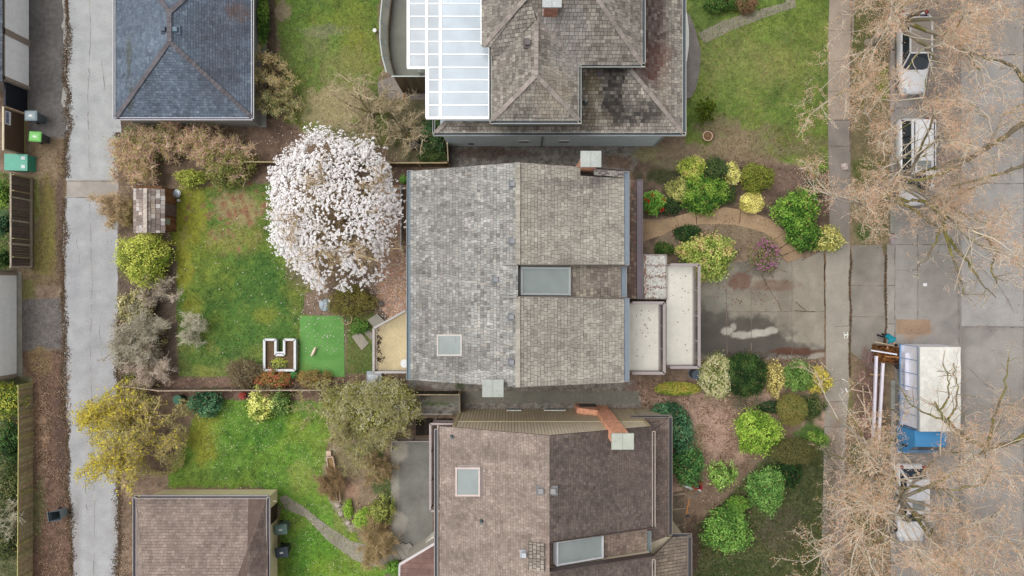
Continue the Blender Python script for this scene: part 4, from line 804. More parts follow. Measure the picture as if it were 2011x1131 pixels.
zt = 3.0; arc = [(776,-30),(769,20),(765,60),(765,95),(769,125),(777,155)]
fl = [(x, y) for x, y in arc]+[(870,155),(962,155),(962,-30)]
MB().prism([tuple(P(x, y, zt)[:2]) for x, y in fl], zt-.15, zt, C(128,128,118), C(96,84,70)).build('terrace_floor', CONC, tr)
lower = [tuple(P(x, y, zt)[:2]) for x, y in fl]; mb = MB()
inn = [np.array((*p, 0)) for p in lower[:6]]+[np.array((*lower[7], 0))]
for a, b in zip(inn[:-1], inn[1:]):
    L = np.linalg.norm(b-a); n = max(1, int(L/.14))
    for i in range(n):
        p, q = a+(b-a)*i/n, a+(b-a)*(i+.94)/n; mb.beam(p+np.array((0,0,1.6)), q+np.array((0,0,1.6)), .08, 3.9, C(104,88,68)*rng.uniform(.7, 1.15))
mb.build('parapet', PAINT, tr)
mb = MB(); gb = MB(); up = np.array((0, 0, 1.))
for a, b in zip(inn[:-1], inn[1:]):
    L = np.linalg.norm(b-a); n = max(1, int(L/1.05)); d = (b-a)/L; o = np.array((-d[1]*-1, d[0]*-1, 0))*-.0
    for i in range(n):
        p, q = a+(b-a)*i/n, a+(b-a)*(i+1)/n; out = np.cross(d, up)*.3
        gb.add([p+up*3.5, q+up*3.5, q+up*4.5+out, p+up*4.5+out], [0, 1, 2, 3], C(196,210,204)); mb.beam(p+up*3.5, p+up*4.5+out, .04, .04, C(196,204,200))
        mb.beam(p+up*4.5+out, q+up*4.5+out, .06, .05, C(190,200,196)); mb.beam(p+up*3.5, q+up*3.5, .05, .05, C(186,194,190))
gb.build('balustrade_glass', glassb, tr); mb.build('balustrade_frame', PAINT, tr)
MB().box(PX(842), PY(196), .0, PX(880), PY(163), .6, C(206,208,204)).build('plinth', PAINT, tr)
# ---- garages
def garage(name, label, eave, z, zr, planes, pc, g, wallc, base_in, **k):
    o = thing(name, P((eave[0]+eave[2])/2, (eave[1]+eave[3])/2, 0), label, 'garage'); mb = MB()
    for q, dn in planes: shingles(mb, q, pc, k.get('course', .15), (.18, .26), .014, down=dn, gap=.012, base=k.get('base'))
    mb.build('roof', SHK, o)
    for a, b in k.get('hips', ()): caps(o, a, b, k['hipc'], .26, .26, .035)
    x0, y0, x1, y1 = eave; gw = k.get('gw', .12)
    gutter('gutter', o, (x0,y1,z-.05), (x1,y1,z-.05), gw, g, C(92,84,110) if k.get('cold') else C(84,80,80)) if k.get('south', 1) else gutter('gutter', o, (x0,y0,z-.05), (x1,y0,z-.05), gw, g, C(100,96,100))
    gutter('gutter', o, (x0,y0,z-.05), (x0,y1,z-.05), gw, g, C(92,84,90)); gutter('gutter', o, (x1,y0,z-.05), (x1,y1,z-.05), gw, g, C(92,84,90))
    wxa, wya, wxb, wyb = base_in; MB().box(wxa, wya, 0, wxb, wyb, z-.08, wallc).build('wall', PAINT, o); return o
bluec = pal([C(104,115,130), C(92,103,117), C(118,129,142), C(82,92,106)], [4,4,2,2], [(440,90,60,110,C(84,86,94),.55),(300,60,60,80,C(112,122,136),.3),(470,20,26,24,C(110,86,74),.6),(252,120,6,40,C(80,82,60),.6),(258,200,6,30,C(84,82,60),.5)], .12)
zg2, zr2 = 2.8, 4.9
garage('garage', 'garage with dark blue-grey hip roof and thin white gutters beside the lane', (226,-128,497,234), zg2, zr2,
  [([(333,25,zr2),(333,82,zr2),(228,232,zg2),(228,-126,zg2)], (-1,0,0)), ([(333,82,zr2),(496,232,zg2),(228,232,zg2)], (0,-1,0)), ([(333,82,zr2),(333,25,zr2),(496,-126,zg2),(496,232,zg2)], (1,0,0)), ([(333,25,zr2),(228,-126,zg2),(496,-126,zg2)], (0,1,0))],
  bluec, C(222,222,226), C(158,158,154), (PX(232,2.8), PY(228,2.8)+.0, PX(512), PY(-120,2.8)), hips=[((333,25,zr2),(333,82,zr2)),((333,82,zr2),(228,232,zg2)),((333,82,zr2),(496,232,zg2)),((333,25,zr2),(228,-126,zg2)),((333,25,zr2),(496,-126,zg2))], hipc=C(104,100,104), base=C(58,66,78), cold=1)
og = scene.objects['garage']
roofbox(og, 323, 59, 4.75, .28, C(84,96,112), .2); roofbox(og, 346, 59, 4.7, .34, C(104,124,140), .2)
MB().box(PX(499,2.2), PY(234,2.2), 0, PX(511), PY(0), .06, C(150,148,142)).build('footing', CONC, og)
z4 = 2.6; g4 = pal([C(144,128,118), C(132,117,108), C(154,139,129)], None, [(330,980,80,10,C(110,96,90),.6),(510,1060,22,90,C(108,92,88),.75),(450,985,60,12,C(118,102,98),.5)], .08)
garage('garage', 'garage with pinkish brown roof and cream walls at the lower left corner of the scene', (266,975,528,1190), z4, 3.6,
  [([(268,977,z4),(526,977,z4),(486,1080,3.35),(484,1190,4.0),(290,1190,4.0),(278,1080,3.35)], (0,1,0)), ([(526,977,z4),(526,1190,z4),(484,1190,4.0),(486,1080,3.35)], (1,0,0)), ([(268,977,z4),(278,1080,3.35),(290,1190,4.0),(268,1190,z4)], (-1,0,0))],
  g4, C(176,172,170), C(246,230,190), (PX(278,2.6), -22, PX(545), PY(961)), course=.17, base=C(104,88,80), south=0, gw=.2)
og = scene.objects['garage.001']; MB().box(PX(545)-.02, PY(1017), .1, PX(545)+.03, PY(986), 2.1, C(66,50,44)).build('door', PAINT, og)
MB().box(PX(270,2.5), PY(962), 2.3, PX(543,2.4), PY(962)+.03, 2.42, C(222,206,164)).build('trim', PAINT, og)
# neighbours across the lane
def lane_garage(label, x, y0, y1, doors, h, wc, dc, rcx):
    o = thing('garage', (PX(x)-2, PY((y0+y1)/2), 0), label, 'garage'); X = PX(x); Ya, Yb = PY(y1), PY(y0)
    MB().box(X-6, Ya, 0, X, Yb, h, wc).build('wall', PAINT, o)
    mb = MB(); pc = pal([C(90,96,106), C(104,110,118), C(78,84,94)] if rcx else [C(150,150,146), C(136,136,132)])
    shingles(mb, [W(X+.25,Ya-.2,h),W(X+.25,Yb+.2,h),W(X-6,Yb+.2,h+1.2),W(X-6,Ya-.2,h+1.2)], pc, .16, (.2,.3), .015); mb.build('roof', SHK, o)
    for (d0, d1) in doors:
        a, b = PY(d1), PY(d0); mb = MB()
        for i in range(4): mb.box(X, a, .08+i*.54, X+.05, b, .08+i*.54+.537, dc)
        d = mb.build('garage_door', PAINT, o); mb = MB()
        for y in (a-.1, b+.1): mb.box(X, y-.1, 0, X+.09, y+.1, 2.35, C(160,146,134))
        mb.box(X, a-.2, 2.25, X+.09, b+.2, 2.42, C(160,146,134)); mb.build('door_frame', PAINT, d)
    return o
lane_garage('garage with two white doors and brown frames at the top left corner', 57, -90, 178, [(-80,80),(92,170)], 2.65, C(150,140,130), C(255,255,255,1.1), 1)
lane_garage('garage with one wide ribbed white door at the left edge below the tall fence', 33, 531, 742, [(541,733)], 2.6, C(150,144,128), C(252,254,255,1.05), 0)
sheet('door_apron', [(33,532),(43,534),(45,740),(33,738)], .03, two(C(150,144,132), C(166,160,148), 10, 2), .3, 0)
def fence(name, label, path, h, col, board=.14, rails=True, cap=None, post=2.2, mat=ROUGH, tilt=0, group=None, capw=.1):
    """path: photo pixels of the fence foot"""
    pts = [P(x, y) for x, y in path]; o = thing(name, pts[0], label, 'fence', group); up = np.array((0, 0, 1.)); mb = MB(); mp = []
    for a, b in zip(pts[:-1], pts[1:]):
        L = np.linalg.norm(b-a); n = max(1, int(L/board)); d = (b-a)/L; r = np.cross(d, up)
        for i in range(n):
            p = a+d*(i*board); q = a+d*(i*board+board*.93); hh = h*rng.uniform(.985, 1.01); c = jit(col, 1, .22)[0]
            mb.beam((p+q)/2, (p+q)/2+up*hh, board*.93, .022, c, up=r)
        if cap is not None: mb.beam(a+up*(h+.02), b+up*(h+.02), capw, .04, cap, up=up)
        m = max(1, round(L/post))
        for i in range(m+1):
            pp = a+(b-a)*i/m
            if all(np.linalg.norm(pp-o_) > .2 for o_ in mp): mp.append(pp)
    mb.build('boards', mat, o)
    for p in mp[::1]: MB().beam(p-np.array((0,0,0)), p+up*(h+.08), .11, .11, (cap if cap is not None else col)).build('post', mat, o)
    return o
fence('fence', 'tall brown board fence with pale mossy braces across the lane from the garden shed', [(62,350),(62,526)], 1.85, C(96,84,76), .16, cap=C(168,158,140), post=1.5)
fo = scene.objects['fence']; mb = MB()
for y in (350, 380, 470, 505): a = P(66, y+2); mb.beam((a[0], a[1], .3), (a[0]+.02, a[1], 1.9), .14, .05, C(156,144,104))
mb.box(PX(62)+.02, PY(526), .1, PX(62)+.16, PY(352), .2, C(150,138,120)); mb.build('brace', ROUGH, fo)
fence('fence', 'weathered lattice-like board fence at the lower left, streaked green with moss', [(65,752),(66,850),(65,960),(64,1150)], 1.35, C(168,154,120), .13, cap=C(176,168,110), post=3.3, capw=.05)
mb = MB(); a, b = P(54,222), P(54,172); mb.box(a[0]-.12, a[1], 0, a[0], b[1], 1.95, C(26,30,40)); mb.build('dark_gate', PAINT, None, 'near-black gate panel between the white garage door and the brown gate', 'gate')
gt = thing('brown_gate', P(50, 262), 'plain brown gate panel with a small white notice, behind the grey and green bins', 'gate')
a, b = P(50,305), P(50,226); MB().box(a[0]-.05, a[1], .05, a[0], b[1], 1.9, C(92,72,58)).build('panel', PAINT, gt)
MB().box(a[0]-.08, a[1]-.05, 1.88, a[0]+.03, b[1]+.05, 1.96, C(206,192,166)).box(a[0]-.03, a[1]-.04, 0, a[0]+.05, a[1]+.06, 1.9, C(160,148,124)).box(a[0]-.03, b[1]-.06, 0, a[0]+.05, b[1]+.04, 1.9, C(150,128,100)).box(a[0]+.0, a[1], 0, a[0]+.06, b[1], .1, C(150,142,90)).build('frame', PAINT, gt)
sg = MB(); sy0, sy1 = b[1]-1.0, b[1]-.15; X = a[0]+.012; sg.box(a[0], sy0, 1.32, X, sy1, 1.82, C(232,234,240)); sg.box(X, sy0+.07, 1.5, X+.004, sy1-.07, 1.76, C(44,52,96))
for i in range(9):
    for zz_ in (1.53, 1.65): y = sy0+.12+i*.075; sg.box(X+.004, y, zz_, X+.008, y+rng.uniform(.03,.05), zz_+.08, C(206,208,226)) if i not in (2, 5) or zz_ > 1.6 else None
sg.build('notice', PAINT, gt)
# boundary fences
fence('fence', 'brown board fence behind the magnolia between the two back yards', [(497,325),(640,326),(770,327),(884,327)], 1.3, C(108,90,68), .15, cap=C(176,160,124), capw=.06)
fence('fence', 'short board fence running up from the back fence to the pale blue-grey wall', [(884,327),(882,290)], 1.3, C(116,100,80), .15, cap=C(170,156,130), capw=.06)
fence('fence', 'long low fence between the two back lawns with a pale weathered rail', [(262,753),(330,762),(470,761),(640,761),(740,764),(800,766)], 1.2, C(132,116,100), .13, cap=C(168,150,132), capw=.07)
fence('fence', 'short dark board fence under the shake roof edge beside the side path', [(812,768),(905,768)], 1.5, C(66,58,46), .15, cap=C(176,160,128), capw=.05)
fence('fence', 'narrow side gate fence across the path between the two houses', [(906,770),(907,802)], 1.5, C(116,104,88), .13, cap=C(150,138,120), capw=.05)
fence('patio_fence', 'slatted grey fence close along the left edge of the shake roof', [(794,372),(794,494)], 1.5, C(140,132,124), .22, cap=C(176,172,168), capw=.1, post=1.8)
MB().beam(P(766,370,1.4), P(796,370,1.4), .1, .1, C(206,200,190)).beam(P(767,370,0), P(767,370,1.4), .1, .1, C(190,182,170)).beam(P(795,370,0), P(795,370,1.4), .1, .1, C(190,182,170)).build('arbour_beam', PAINT, None, 'pale timber beam on two posts at the right edge of the magnolia', 'beam')
# ---- shed
sd_ = thing('garden_shed', P(310, 415), 'small wooden shed with patchy pale shake roof beside the lane', 'shed')
mb = MB(); sc_ = pal([C(186,176,168), C(160,146,138), C(130,112,104), C(206,200,196), C(110,94,84)], None, [(300,400,12,20,C(150,130,96),.4)], .14)
shingles(mb, [(286,370,2.5),(324,371,1.95),(325,457,1.95),(286,457,2.5)], sc_, .27, (.2,.36), .03); shingles(mb, [(286,370,2.5),(286,457,2.5),(262,457,2.1),(262,370,2.1)], sc_, .25, (.2,.36), .03); mb.build('roof', SHK, sd_)
caps(sd_, (286,370,2.5), (286,457,2.5), C(196,184,172), .24, .3)
mb = MB(); X0, X1, Y0, Y1 = PX(264,2), PX(346), PY(455), PY(392); mb.box(X0, Y0, 0, X1, Y1+.6, 1.9, C(110,78,56)); y = Y0
while y < Y1+.6: mb.box(X1, y, 0, X1+.02, min(y+.13, Y1+.6), 1.9, C(128,88,60)*rng.uniform(.7, 1.25)); y += .14
mb.build('wall', ROUGH, sd_)
MB().box(X1+.02, Y0+.95, .05, X1+.05, Y0+1.75, 1.8, C(112,92,86)).build('door', ROUGH, sd_)
w_ = MB().box(X1+.02, Y0+.3, .9, X1+.06, Y0+.8, 1.5, C(150,104,70)).build('window', ROUGH, sd_); MB().box(X1+.06, Y0+.35, .95, X1+.065, Y0+.75, 1.45, C(70,74,60)).build('pane', glassk, w_)
# ---- raised bed
rb = thing('raised_bed', P(549, 700), 'white U-shaped raised planter on the lawn beside the artificial turf', 'planter')
zb = .55; mb = MB(); wq = C(218,219,220)
loop = [(519,667),(519,727),(579,727),(579,667),(558,667),(558,697),(541,697),(541,667),(519,667)]
for a, b in zip(loop[:-1], loop[1:]):
    a, b = P(*a, zb), P(*b, zb); mid = np.array((0, 0, -zb/2)); mb.beam(a+mid, b+mid, .05, zb-.01, wq*.85); mb.beam(a, b, .15, .04, wq)
mb.beam(P(541,692,zb), P(558,692,zb), .1, .03, wq); mb.build('frame', PAINT, rb); mb = MB()
for q in ([(521,669),(539,669),(539,725),(521,725)], [(560,669),(577,669),(577,725),(560,725)], [(539,699),(560,699),(560,725),(539,725)]): mb.prism([tuple(P(x, y, .4)[:2]) for x, y in q], .02, .38, C(104,84,62))
mb.build('soil', GRND, rb)
# ------------------------------------------------------------------ bins, vehicles, person, dog, small things
def bin_local(name, label, body, lid, loc, rot, group=None, lidon=True, h=1.02):
    o = thing(name, (0,0,0), label, 'bin', group); mb = MB(); w0, d0, w1, d1 = .22, .24, .29, .35
    rows = [(0, w0, d0), (h*.5, (w0+w1)/2, (d0+d1)/2), (h*.93, w1*.97, d1*.97), (h*.935, w1+.03, d1+.03), (h, w1+.03, d1+.03)]; V = []; r = 5
    def rr(w, d, z): return [(x*(w-.05)+.05*math.cos(a), y*(d-.05)+.05*math.sin(a), z) for x, y, a0 in ((1,1,0),(-1,1,90),(-1,-1,180),(1,-1,270)) for a in [math.radians(a0+t) for t in (0, 45, 90)]]
    for z, w, d in rows: V += rr(w, d, z)
    n = 12; fs = [(j*n+i, j*n+(i+1) % n, (j+1)*n+(i+1) % n, (j+1)*n+i) for j in range(4) for i in range(n)]; mb.add(V, fs, body); mb.add(rr(w0, d0, 0), list(range(n))[::-1], body*.5)
    if not lidon:
        q = rr(w1-.0, d1-.0, h*1.0); bt = rr(w0*.95, d0*.95, .08); mb.add(bt+q, [((i+1) % n, i, n+i, n+(i+1) % n) for i in range(n)], body*.45); mb.add(bt, list(range(n)), body*.4)
    b = mb.build('body', PLAST, o, smooth=False)
    if lidon:
        mb = MB(); L = [rr(w1+.04, d1+.05, h), rr(w1+.03, d1+.04, h+.05), rr(w1-.04, d1-.04, h+.085), rr(w1-.12, d1-.12, h+.075)]
        mb.add(sum(L, []), [(j*n+i, j*n+(i+1) % n, (j+1)*n+(i+1) % n, (j+1)*n+i) for j in range(3) for i in range(n)], lid); mb.add(L[3], list(range(n)), lid*1.08)
        l = mb.build('lid', PLAST, o); MB().box(-.05, -.12, h+.074, .06, .1, h+.082, C(224,226,224)).build('marking', PAINT, l)
    MB().beam((-w1-.02, -d1-.1, h-.06), (w1+.02, -d1-.1, h-.06), .03, .03, body*.7).beam((-w1+.03, -d1, h-.06), (-w1+.03, -d1-.1, h-.06), .03, .03, body*.7).beam((w1-.03, -d1, h-.06), (w1-.03, -d1-.1, h-.06), .03, .03, body*.7).build('handle', PLAST, o)
    for s in (-1, 1):
        a = np.arange(16)/16*2*math.pi; x = s*(w0+.05); ring = np.c_[np.full(16, x-.025), -d0-.02+.1*np.cos(a), .1+.1*np.sin(a)]; r2 = ring+np.array((.05,0,0))
        MB().add(np.r_[ring, r2], [(i, (i+1) % 16, 16+(i+1) % 16, 16+i) for i in range(16)], C(40,40,42)).add(ring, list(range(16))[::-1], C(46,46,48)).add(r2, list(range(16)), C(46,46,48)).build('wheel', PLAST, o)
    o.location = tuple(loc); o.rotation_euler = (0, 0, rot); WPOS[o.name] = np.array(loc, float); return o
R = math.radians
bin_local('wheelie_bin', 'grey wheelie bin against the brown gate, above the green-lidded bin', C(92,104,110), C(128,142,148), P(83,235), R(-90))
bin_local('wheelie_bin', 'dark wheelie bin with a bright green lid', C(70,74,76), C(112,184,92), P(91,275), R(-94))
bin_local('wheelie_bin', 'open grey wheelie bin without a lid standing on the leafy lane verge', C(128,142,148), C(90,100,106), P(127,1004), R(-82), lidon=False)
bin_local('wheelie_bin', 'grey-green wheelie bin beside the cream garage wall', C(96,118,112), C(108,132,124), P(562,1029), R(-84))
bin_local('wheelie_bin', 'dark slate wheelie bin below the grey-green bin at the cream garage', C(60,66,72), C(72,82,92), P(564,1073), R(-84))
gb_ = thing('storage_box', P(38, 323), 'teal green storage box with pale stickers beside the lane fence', 'box')
x0, x1, y0, y1 = PX(12,.8), PX(56,.55), PY(338), PY(308); MB().hexa([(x0,y0,0),(x1+.1,y0,0),(x1+.1,y1,0),(x0,y1,0),(x0,y0,.85),(x1,y0,.62),(x1,y1,.62),(x0,y1,.85)], C(60,140,116)).build('body', PLAST, gb_)
lb = MB(); lb.hexa([(x0-.03,y0-.03,.86),(x1+.02,y0-.03,.63),(x1+.02,y1+.03,.63),(x0-.03,y1+.03,.86),(x0-.03,y0-.03,.92),(x1+.02,y0-.03,.69),(x1+.02,y1+.03,.69),(x0-.03,y1+.03,.92)], C(84,168,144)); l_ = lb.build('lid', PLAST, gb_)
for yy_ in (y0+.12, y1-.32): MB().hexa([(x1-.32,yy_,.775),(x1-.1,yy_,.72),(x1-.1,yy_+.22,.72),(x1-.32,yy_+.22,.775),(x1-.32,yy_,.782),(x1-.1,yy_,.727),(x1-.1,yy_+.22,.727),(x1-.32,yy_+.22,.782)], C(214,222,220)).build('sticker', PAINT, l_)
# cars
def car(name, label, loc, L, Wd, hgt, roofc, cat='car', rails=False, sunroof=False, sk=(.30,.40,.80,.93), body=C(246,247,250)):
    """nose towards -Y. sk: cowl, roof front, roof rear, tail fractions from the nose"""
    o = thing(name, (0,0,0), label, cat); hw = Wd/2; by = .92 if hgt > 1.6 else .82
    st = [(0,.48,.34,.40),(.008,.55,.56,.62),(.025,.61,.72,.78),(.055,.66,.84,.89),(.10,.70,.91,.95),(.18,.75,.95,.98),(sk[0],by,.99,1.0),(.5,by+.04,1,1),(.75,by+.04,1,1),(.9,by+.02,.97,1),(.975,by-.02,.9,.95),(1,by-.22,.74,.8)]
    V = []; n = 12
    for t, z, wt, wbm in st:
        y = -L/2+t*L; a, b = hw*wt, hw*wbm
        V += [(-b*.9,y,.22),(-b,y,.35),(-b*1.0,y,z*.72),(-a*.99,y,z*.93),(-a*.9,y,z),(-a*.5,y,z+.03),(a*.5,y,z+.03),(a*.9,y,z),(a*.99,y,z*.93),(b,y,z*.72),(b,y,.35),(b*.9,y,.22)]
    m = len(st); f = [(j*n+i, j*n+i+1, (j+1)*n+i+1, (j+1)*n+i) for j in range(m-1) for i in range(n-1)]
    mb = MB(); mb.add(V, f, body); mb.add(V[:n], list(range(n)), body); mb.add(V[-n:], list(range(n))[::-1], body); bd = mb.build('body', CAR, o, smooth=True)
    z0 = by+.03; yc, yr, yb, yt = [-L/2+q*L for q in sk]; a, b = hw*.9, hw*.74; zr_ = hgt
    g = MB(); rf = [(-b,yr,zr_-.03),(-b*.6,yr,zr_),(b*.6,yr,zr_),(b,yr,zr_-.03),(b,yb,zr_-.05),(b*.6,yb,zr_-.02),(-b*.6,yb,zr_-.02),(-b,yb,zr_-.05)]
    fb = [(-a,yc,z0-.04),(-a*.6,yc-.12,z0),(a*.6,yc-.12,z0),(a,yc,z0-.04),(a,yt,z0-.02),(a*.6,yt+.03,z0-.02),(-a*.6,yt+.03,z0-.02),(-a,yt,z0-.02)]
    g.add(fb+rf, [(0,1,9,8),(1,2,10,9),(2,3,11,10)], C(60,72,84)); g.build('windscreen', glassd, o); g = MB(); g.add(fb+rf, [(4,5,13,12),(5,6,14,13),(6,7,15,14)], C(44,52,60)); g.build('rear_window', glassd, o)
    MB().add([fb[3],fb[4],rf[4],rf[3]], [0,1,2,3], C(36,42,50)).build('side_window', glassd, o); MB().add([fb[7],fb[0],rf[0],rf[7]], [0,1,2,3], C(36,42,50)).build('side_window', glassd, o)
    r = MB(); NU, NV = 6, 8; gr = []
    for j in range(NV+1):
        for i in range(NU+1):
            u, v = i/NU*2-1, j/NV; y = yr+(yb-yr)*v; zc = zr_+.05*(1-u*u)*math.sin(math.pi*min(max(v, .1), .9)); gr.append((u*b*1.03, y, zc))
    r.add(gr, [(j*(NU+1)+i, j*(NU+1)+i+1, (j+1)*(NU+1)+i+1, (j+1)*(NU+1)+i) for j in range(NV) for i in range(NU)], roofc)
    r.beam((-b*1.0,yr,zr_-.02),(-b*1.0,yb,zr_-.02),.09,.07,body).beam((b,yr,zr_-.02),(b,yb,zr_-.02),.09,.07,body).beam((-b,yb,zr_),(b,yb,zr_),.12,.07,body).beam((-b,yr,zr_),(b,yr,zr_),.09,.07,body)
    for x in (-1, 1):
        r.beam((x*b,yr,zr_-.03),(x*a,yc,z0),.07,.07,body).beam((x*b,yb,zr_-.03),(x*a,yt,z0),.1,.08,body)
        for t in (.38, .72): r.beam((x*b,yr+(yb-yr)*t,zr_-.03),(x*a,yr+(yb-yr)*t,z0),.07,.05,C(30,32,36))
    rf_ = r.build('roof', CAR, o, smooth=False)
    if rails:
        for x in (-1, 1): MB().beam((x*b*.86,yr+.1,zr_+.09),(x*b*.86,yb-.1,zr_+.09),.04,.04,C(60,62,66)).build('roof_rail', MET, o)
    if sunroof: MB().box(-b*.6, yr+.22, zr_+.05, b*.6, yr+.82, zr_+.062, C(96,92,90)).build('sunroof', glassk, o)
    for x in (-1, 1):
        MB().ellips((x*(hw+.08), yc+.22, z0+.02), (.12,.1,.09), body, 10, 6).build('wing_mirror', CAR, o, smooth=True)
        MB().ellips((x*hw*.68, -L/2+.2, .64), (.17,.2,.09), C(206,212,218), 10, 6).build('headlight', DARKG, o, smooth=True); MB().ellips((x*hw*.8, L/2-.12, .86), (.13,.12,.1), C(150,30,26), 10, 6).build('tail_light', DARKG, o, smooth=True)
        for y in (-L/2+.9, L/2-.95):
            an_ = np.arange(20)/20*2*math.pi; q = np.c_[np.full(20, x*(hw-.2)), y+.33*np.cos(an_), .33+.33*np.sin(an_)]; q2 = q+np.array((x*.19,0,0)); w = MB().add(np.r_[q, q2], [(i, (i+1) % 20, 20+(i+1) % 20, 20+i) for i in range(20)], C(34,34,36)).add(q2, list(range(20)), C(40,40,42)).build('wheel', PLAST, o)
            q3 = q2+np.array((x*.01,0,0)); q3[:,1] = y+(q3[:,1]-y)*.62; q3[:,2] = .33+(q3[:,2]-.33)*.62; MB().add(q3, list(range(20)), C(170,172,176)).build('rim', MET, w)
    o.location = tuple(loc); WPOS[o.name] = np.array(loc, float); return o
CYM = lambda y, z: PY(y, z)
car('parked_car', 'white car with glass roof tinted tan for reflected twigs parked furthest up the street', (25.15+.75, (PY(20,1.1)+PY(181,.55))/2, 0), 5.3, 1.85, 1.5, C(170,160,150), sk=(.30,.44,.86,.95))  # roof colour carries the reflection of the twigs above
car('parked_van', 'white people carrier with black roof rails and a small sunroof', (24.9+.98, (PY(230,1.1)+PY(403,.6))/2, 0), 5.6, 1.95, 1.8, C(246,247,250), 'van', True, True, (.18,.33,.93,.98))
car('parked_car', 'white car mostly hidden under bare branches behind the blue truck', (25.0+.75, (PY(914,1.1)+PY(1064,.5))/2, 0), 5.0, 1.8, 1.45, C(236,238,244), sk=(.30,.42,.84,.95), sunroof=True)
# truck
tk = thing('box_truck', (26.1, -7, 0), 'blue-cabbed truck with a large off-white box roof and blue side racks', 'truck')
tx0, tx1, ty0, ty1, th = 24.87, 27.35, -8.75, -3.6, 3.1
b_ = MB(); b_.box(tx0+.25, ty0, .9, tx1-.02, ty1, th-.04, C(246,244,250)); b_.build('box_body', PAINT, tk)
b_ = MB(); nx_, ny_ = 10, 20; X = np.linspace(tx0, tx1, nx_+1); Y = np.linspace(ty0, ty1, ny_+1); gxy = [(x, y, th+.03*math.sin(i*1.1)*math.sin(j*.8)) for j, y in enumerate(Y) for i, x in enumerate(X)]
b_.add(gxy, [(j*(nx_+1)+i, j*(nx_+1)+i+1, (j+1)*(nx_+1)+i+1, (j+1)*(nx_+1)+i) for j in range(ny_) for i in range(nx_)], C(232,230,222)*rng.uniform(.9,1.0,(nx_*ny_,1))); b_.box(tx0, ty0, th-.09, tx1, ty1, th-.05, C(214,214,208)); b_.build('roof', PLAIN, tk)
bl_ = C(120,160,200); b_ = MB()
for z in (.95, 2.9): b_.beam((tx0,ty0,z),(tx0,ty1,z),.07,.1,bl_ if z < 2 else C(150,160,170))
for t in np.linspace(0, 1, 7): y = ty0+(ty1-ty0)*t; b_.beam((tx0,y,.9),(tx0,y,2.9),.035,.04,bl_)
b_.box(tx0+.02, ty0+2.3, .95, tx0+.3, ty1-.5, 1.5, C(226,226,240)); b_.box(tx0+.05, ty0, .75, tx1, ty1, .9, C(196,204,220)); b_.build('side_rack', PAINT, tk)
b_ = MB(); 
for x in (tx0-.05, tx0-.28): b_.beam((x,ty0+.4,1.5),(x+.02,ty1-1.2,1.5),.04,.05,C(200,204,210))
for i in range(11): y = ty0+.5+i*.31; b_.beam((tx0-.28,y,1.5),(tx0-.05,y,1.5),.03,.03,C(130,160,200))
b_.build('ladder', MET, tk)
cb = C(78,156,214); cy0, cy1 = ty0-1.75, ty0-.12; hx0, hx1 = 24.9, 27.1
sec = [(cy1,2.3,1.0),(cy1-.5,2.36,1.0),(cy1-1.0,2.25,.97),(cy1-1.35,1.6,.98),(cy0,1.15,.94),(cy0-.02,.5,.9)]; V = []; cxm = (hx0+hx1)/2; hw = (hx1-hx0)/2
for y, z, w in sec: V += [(cxm-hw*w,y,.45),(cxm-hw*w,y,min(z,1.3)),(cxm-hw*w*.9,y,z),(cxm,y,z+.06),(cxm+hw*w*.9,y,z),(cxm+hw*w,y,min(z,1.3)),(cxm+hw*w,y,.45)]
cbn = MB().add(V, [(j*7+i, j*7+i+1, (j+1)*7+i+1, (j+1)*7+i) for j in range(5) for i in range(6)], cb).add(V[:7], list(range(7)), cb).build('cab', CAR, tk)
MB().add([V[16],V[17],V[18],V[23],V[24],V[25]], [(0,1,4,3),(1,2,5,4)], C(70,84,100)).build('windscreen', glassd, cbn).location = (0, -.012, .012)
MB().beam((hx0,cy0-.06,.55),(hx1,cy0-.06,.55),.16,.22,C(206,210,214)).build('bumper', PAINT, tk)
for x in (hx0-.1, hx1+.1): MB().box(x-.08, cy0+.5, 1.3, x+.08, cy0+.6, 1.7, C(40,42,46)).build('wing_mirror', PLAST, tk)
for x in (tx0+.25, tx1-.25):
    for y in (cy0+.75, ty0+3.9):
        an_ = np.arange(20)/20*2*math.pi; q = np.c_[np.full(20, x-.13), y+.42*np.cos(an_), .42+.42*np.sin(an_)]; q2 = q+np.array((.26,0,0)); MB().add(np.r_[q, q2], [(i, (i+1) % 20, 20+(i+1) % 20, 20+i) for i in range(20)], C(34,34,36)).add(q2, list(range(20)), C(70,72,76)).add(q, list(range(20))[::-1], C(70,72,76)).build('wheel', PLAST, tk)
MB().box(tx0+.4, cy1-.4, .5, tx1-.4, ty1-.1, .8, C(50,50,54)).build('chassis', MET, tk)
# timber skip, boards, pipes, brush
sk_ = thing('timber_crate', P(1735, 690), 'open crate of rusty brown bark and boards at the rear corner of the blue truck', 'crate')
A, B = P(1723, 711, .7), P(1775, 678, .7); mb = MB(); cw = C(124,84,50)
for a, b in (((A[0],A[1]),(B[0],A[1]-.1)),((B[0],A[1]-.1),(B[0],B[1]-.15)),((B[0],B[1]-.15),(A[0],B[1])),((A[0],B[1]),(A[0],A[1]))): mb.beam((*a,.4),(*b,.4),.05,.6,cw*.8)
mb.box(A[0], A[1], .02, B[0], B[1]-.1, .12, cw*.6); mb.build('crate_sides', ROUGH, sk_)
mb = MB(); n = 1500; c = np.c_[rng.uniform(A[0]+.04, B[0]-.04, n), rng.uniform(A[1]+.04, B[1]-.15, n), rng.uniform(.45, .75, n)]; nn = rng.normal(size=(n,3)); nn[:,2] = np.abs(nn[:,2])+.8; nn /= np.linalg.norm(nn, axis=1, keepdims=True)
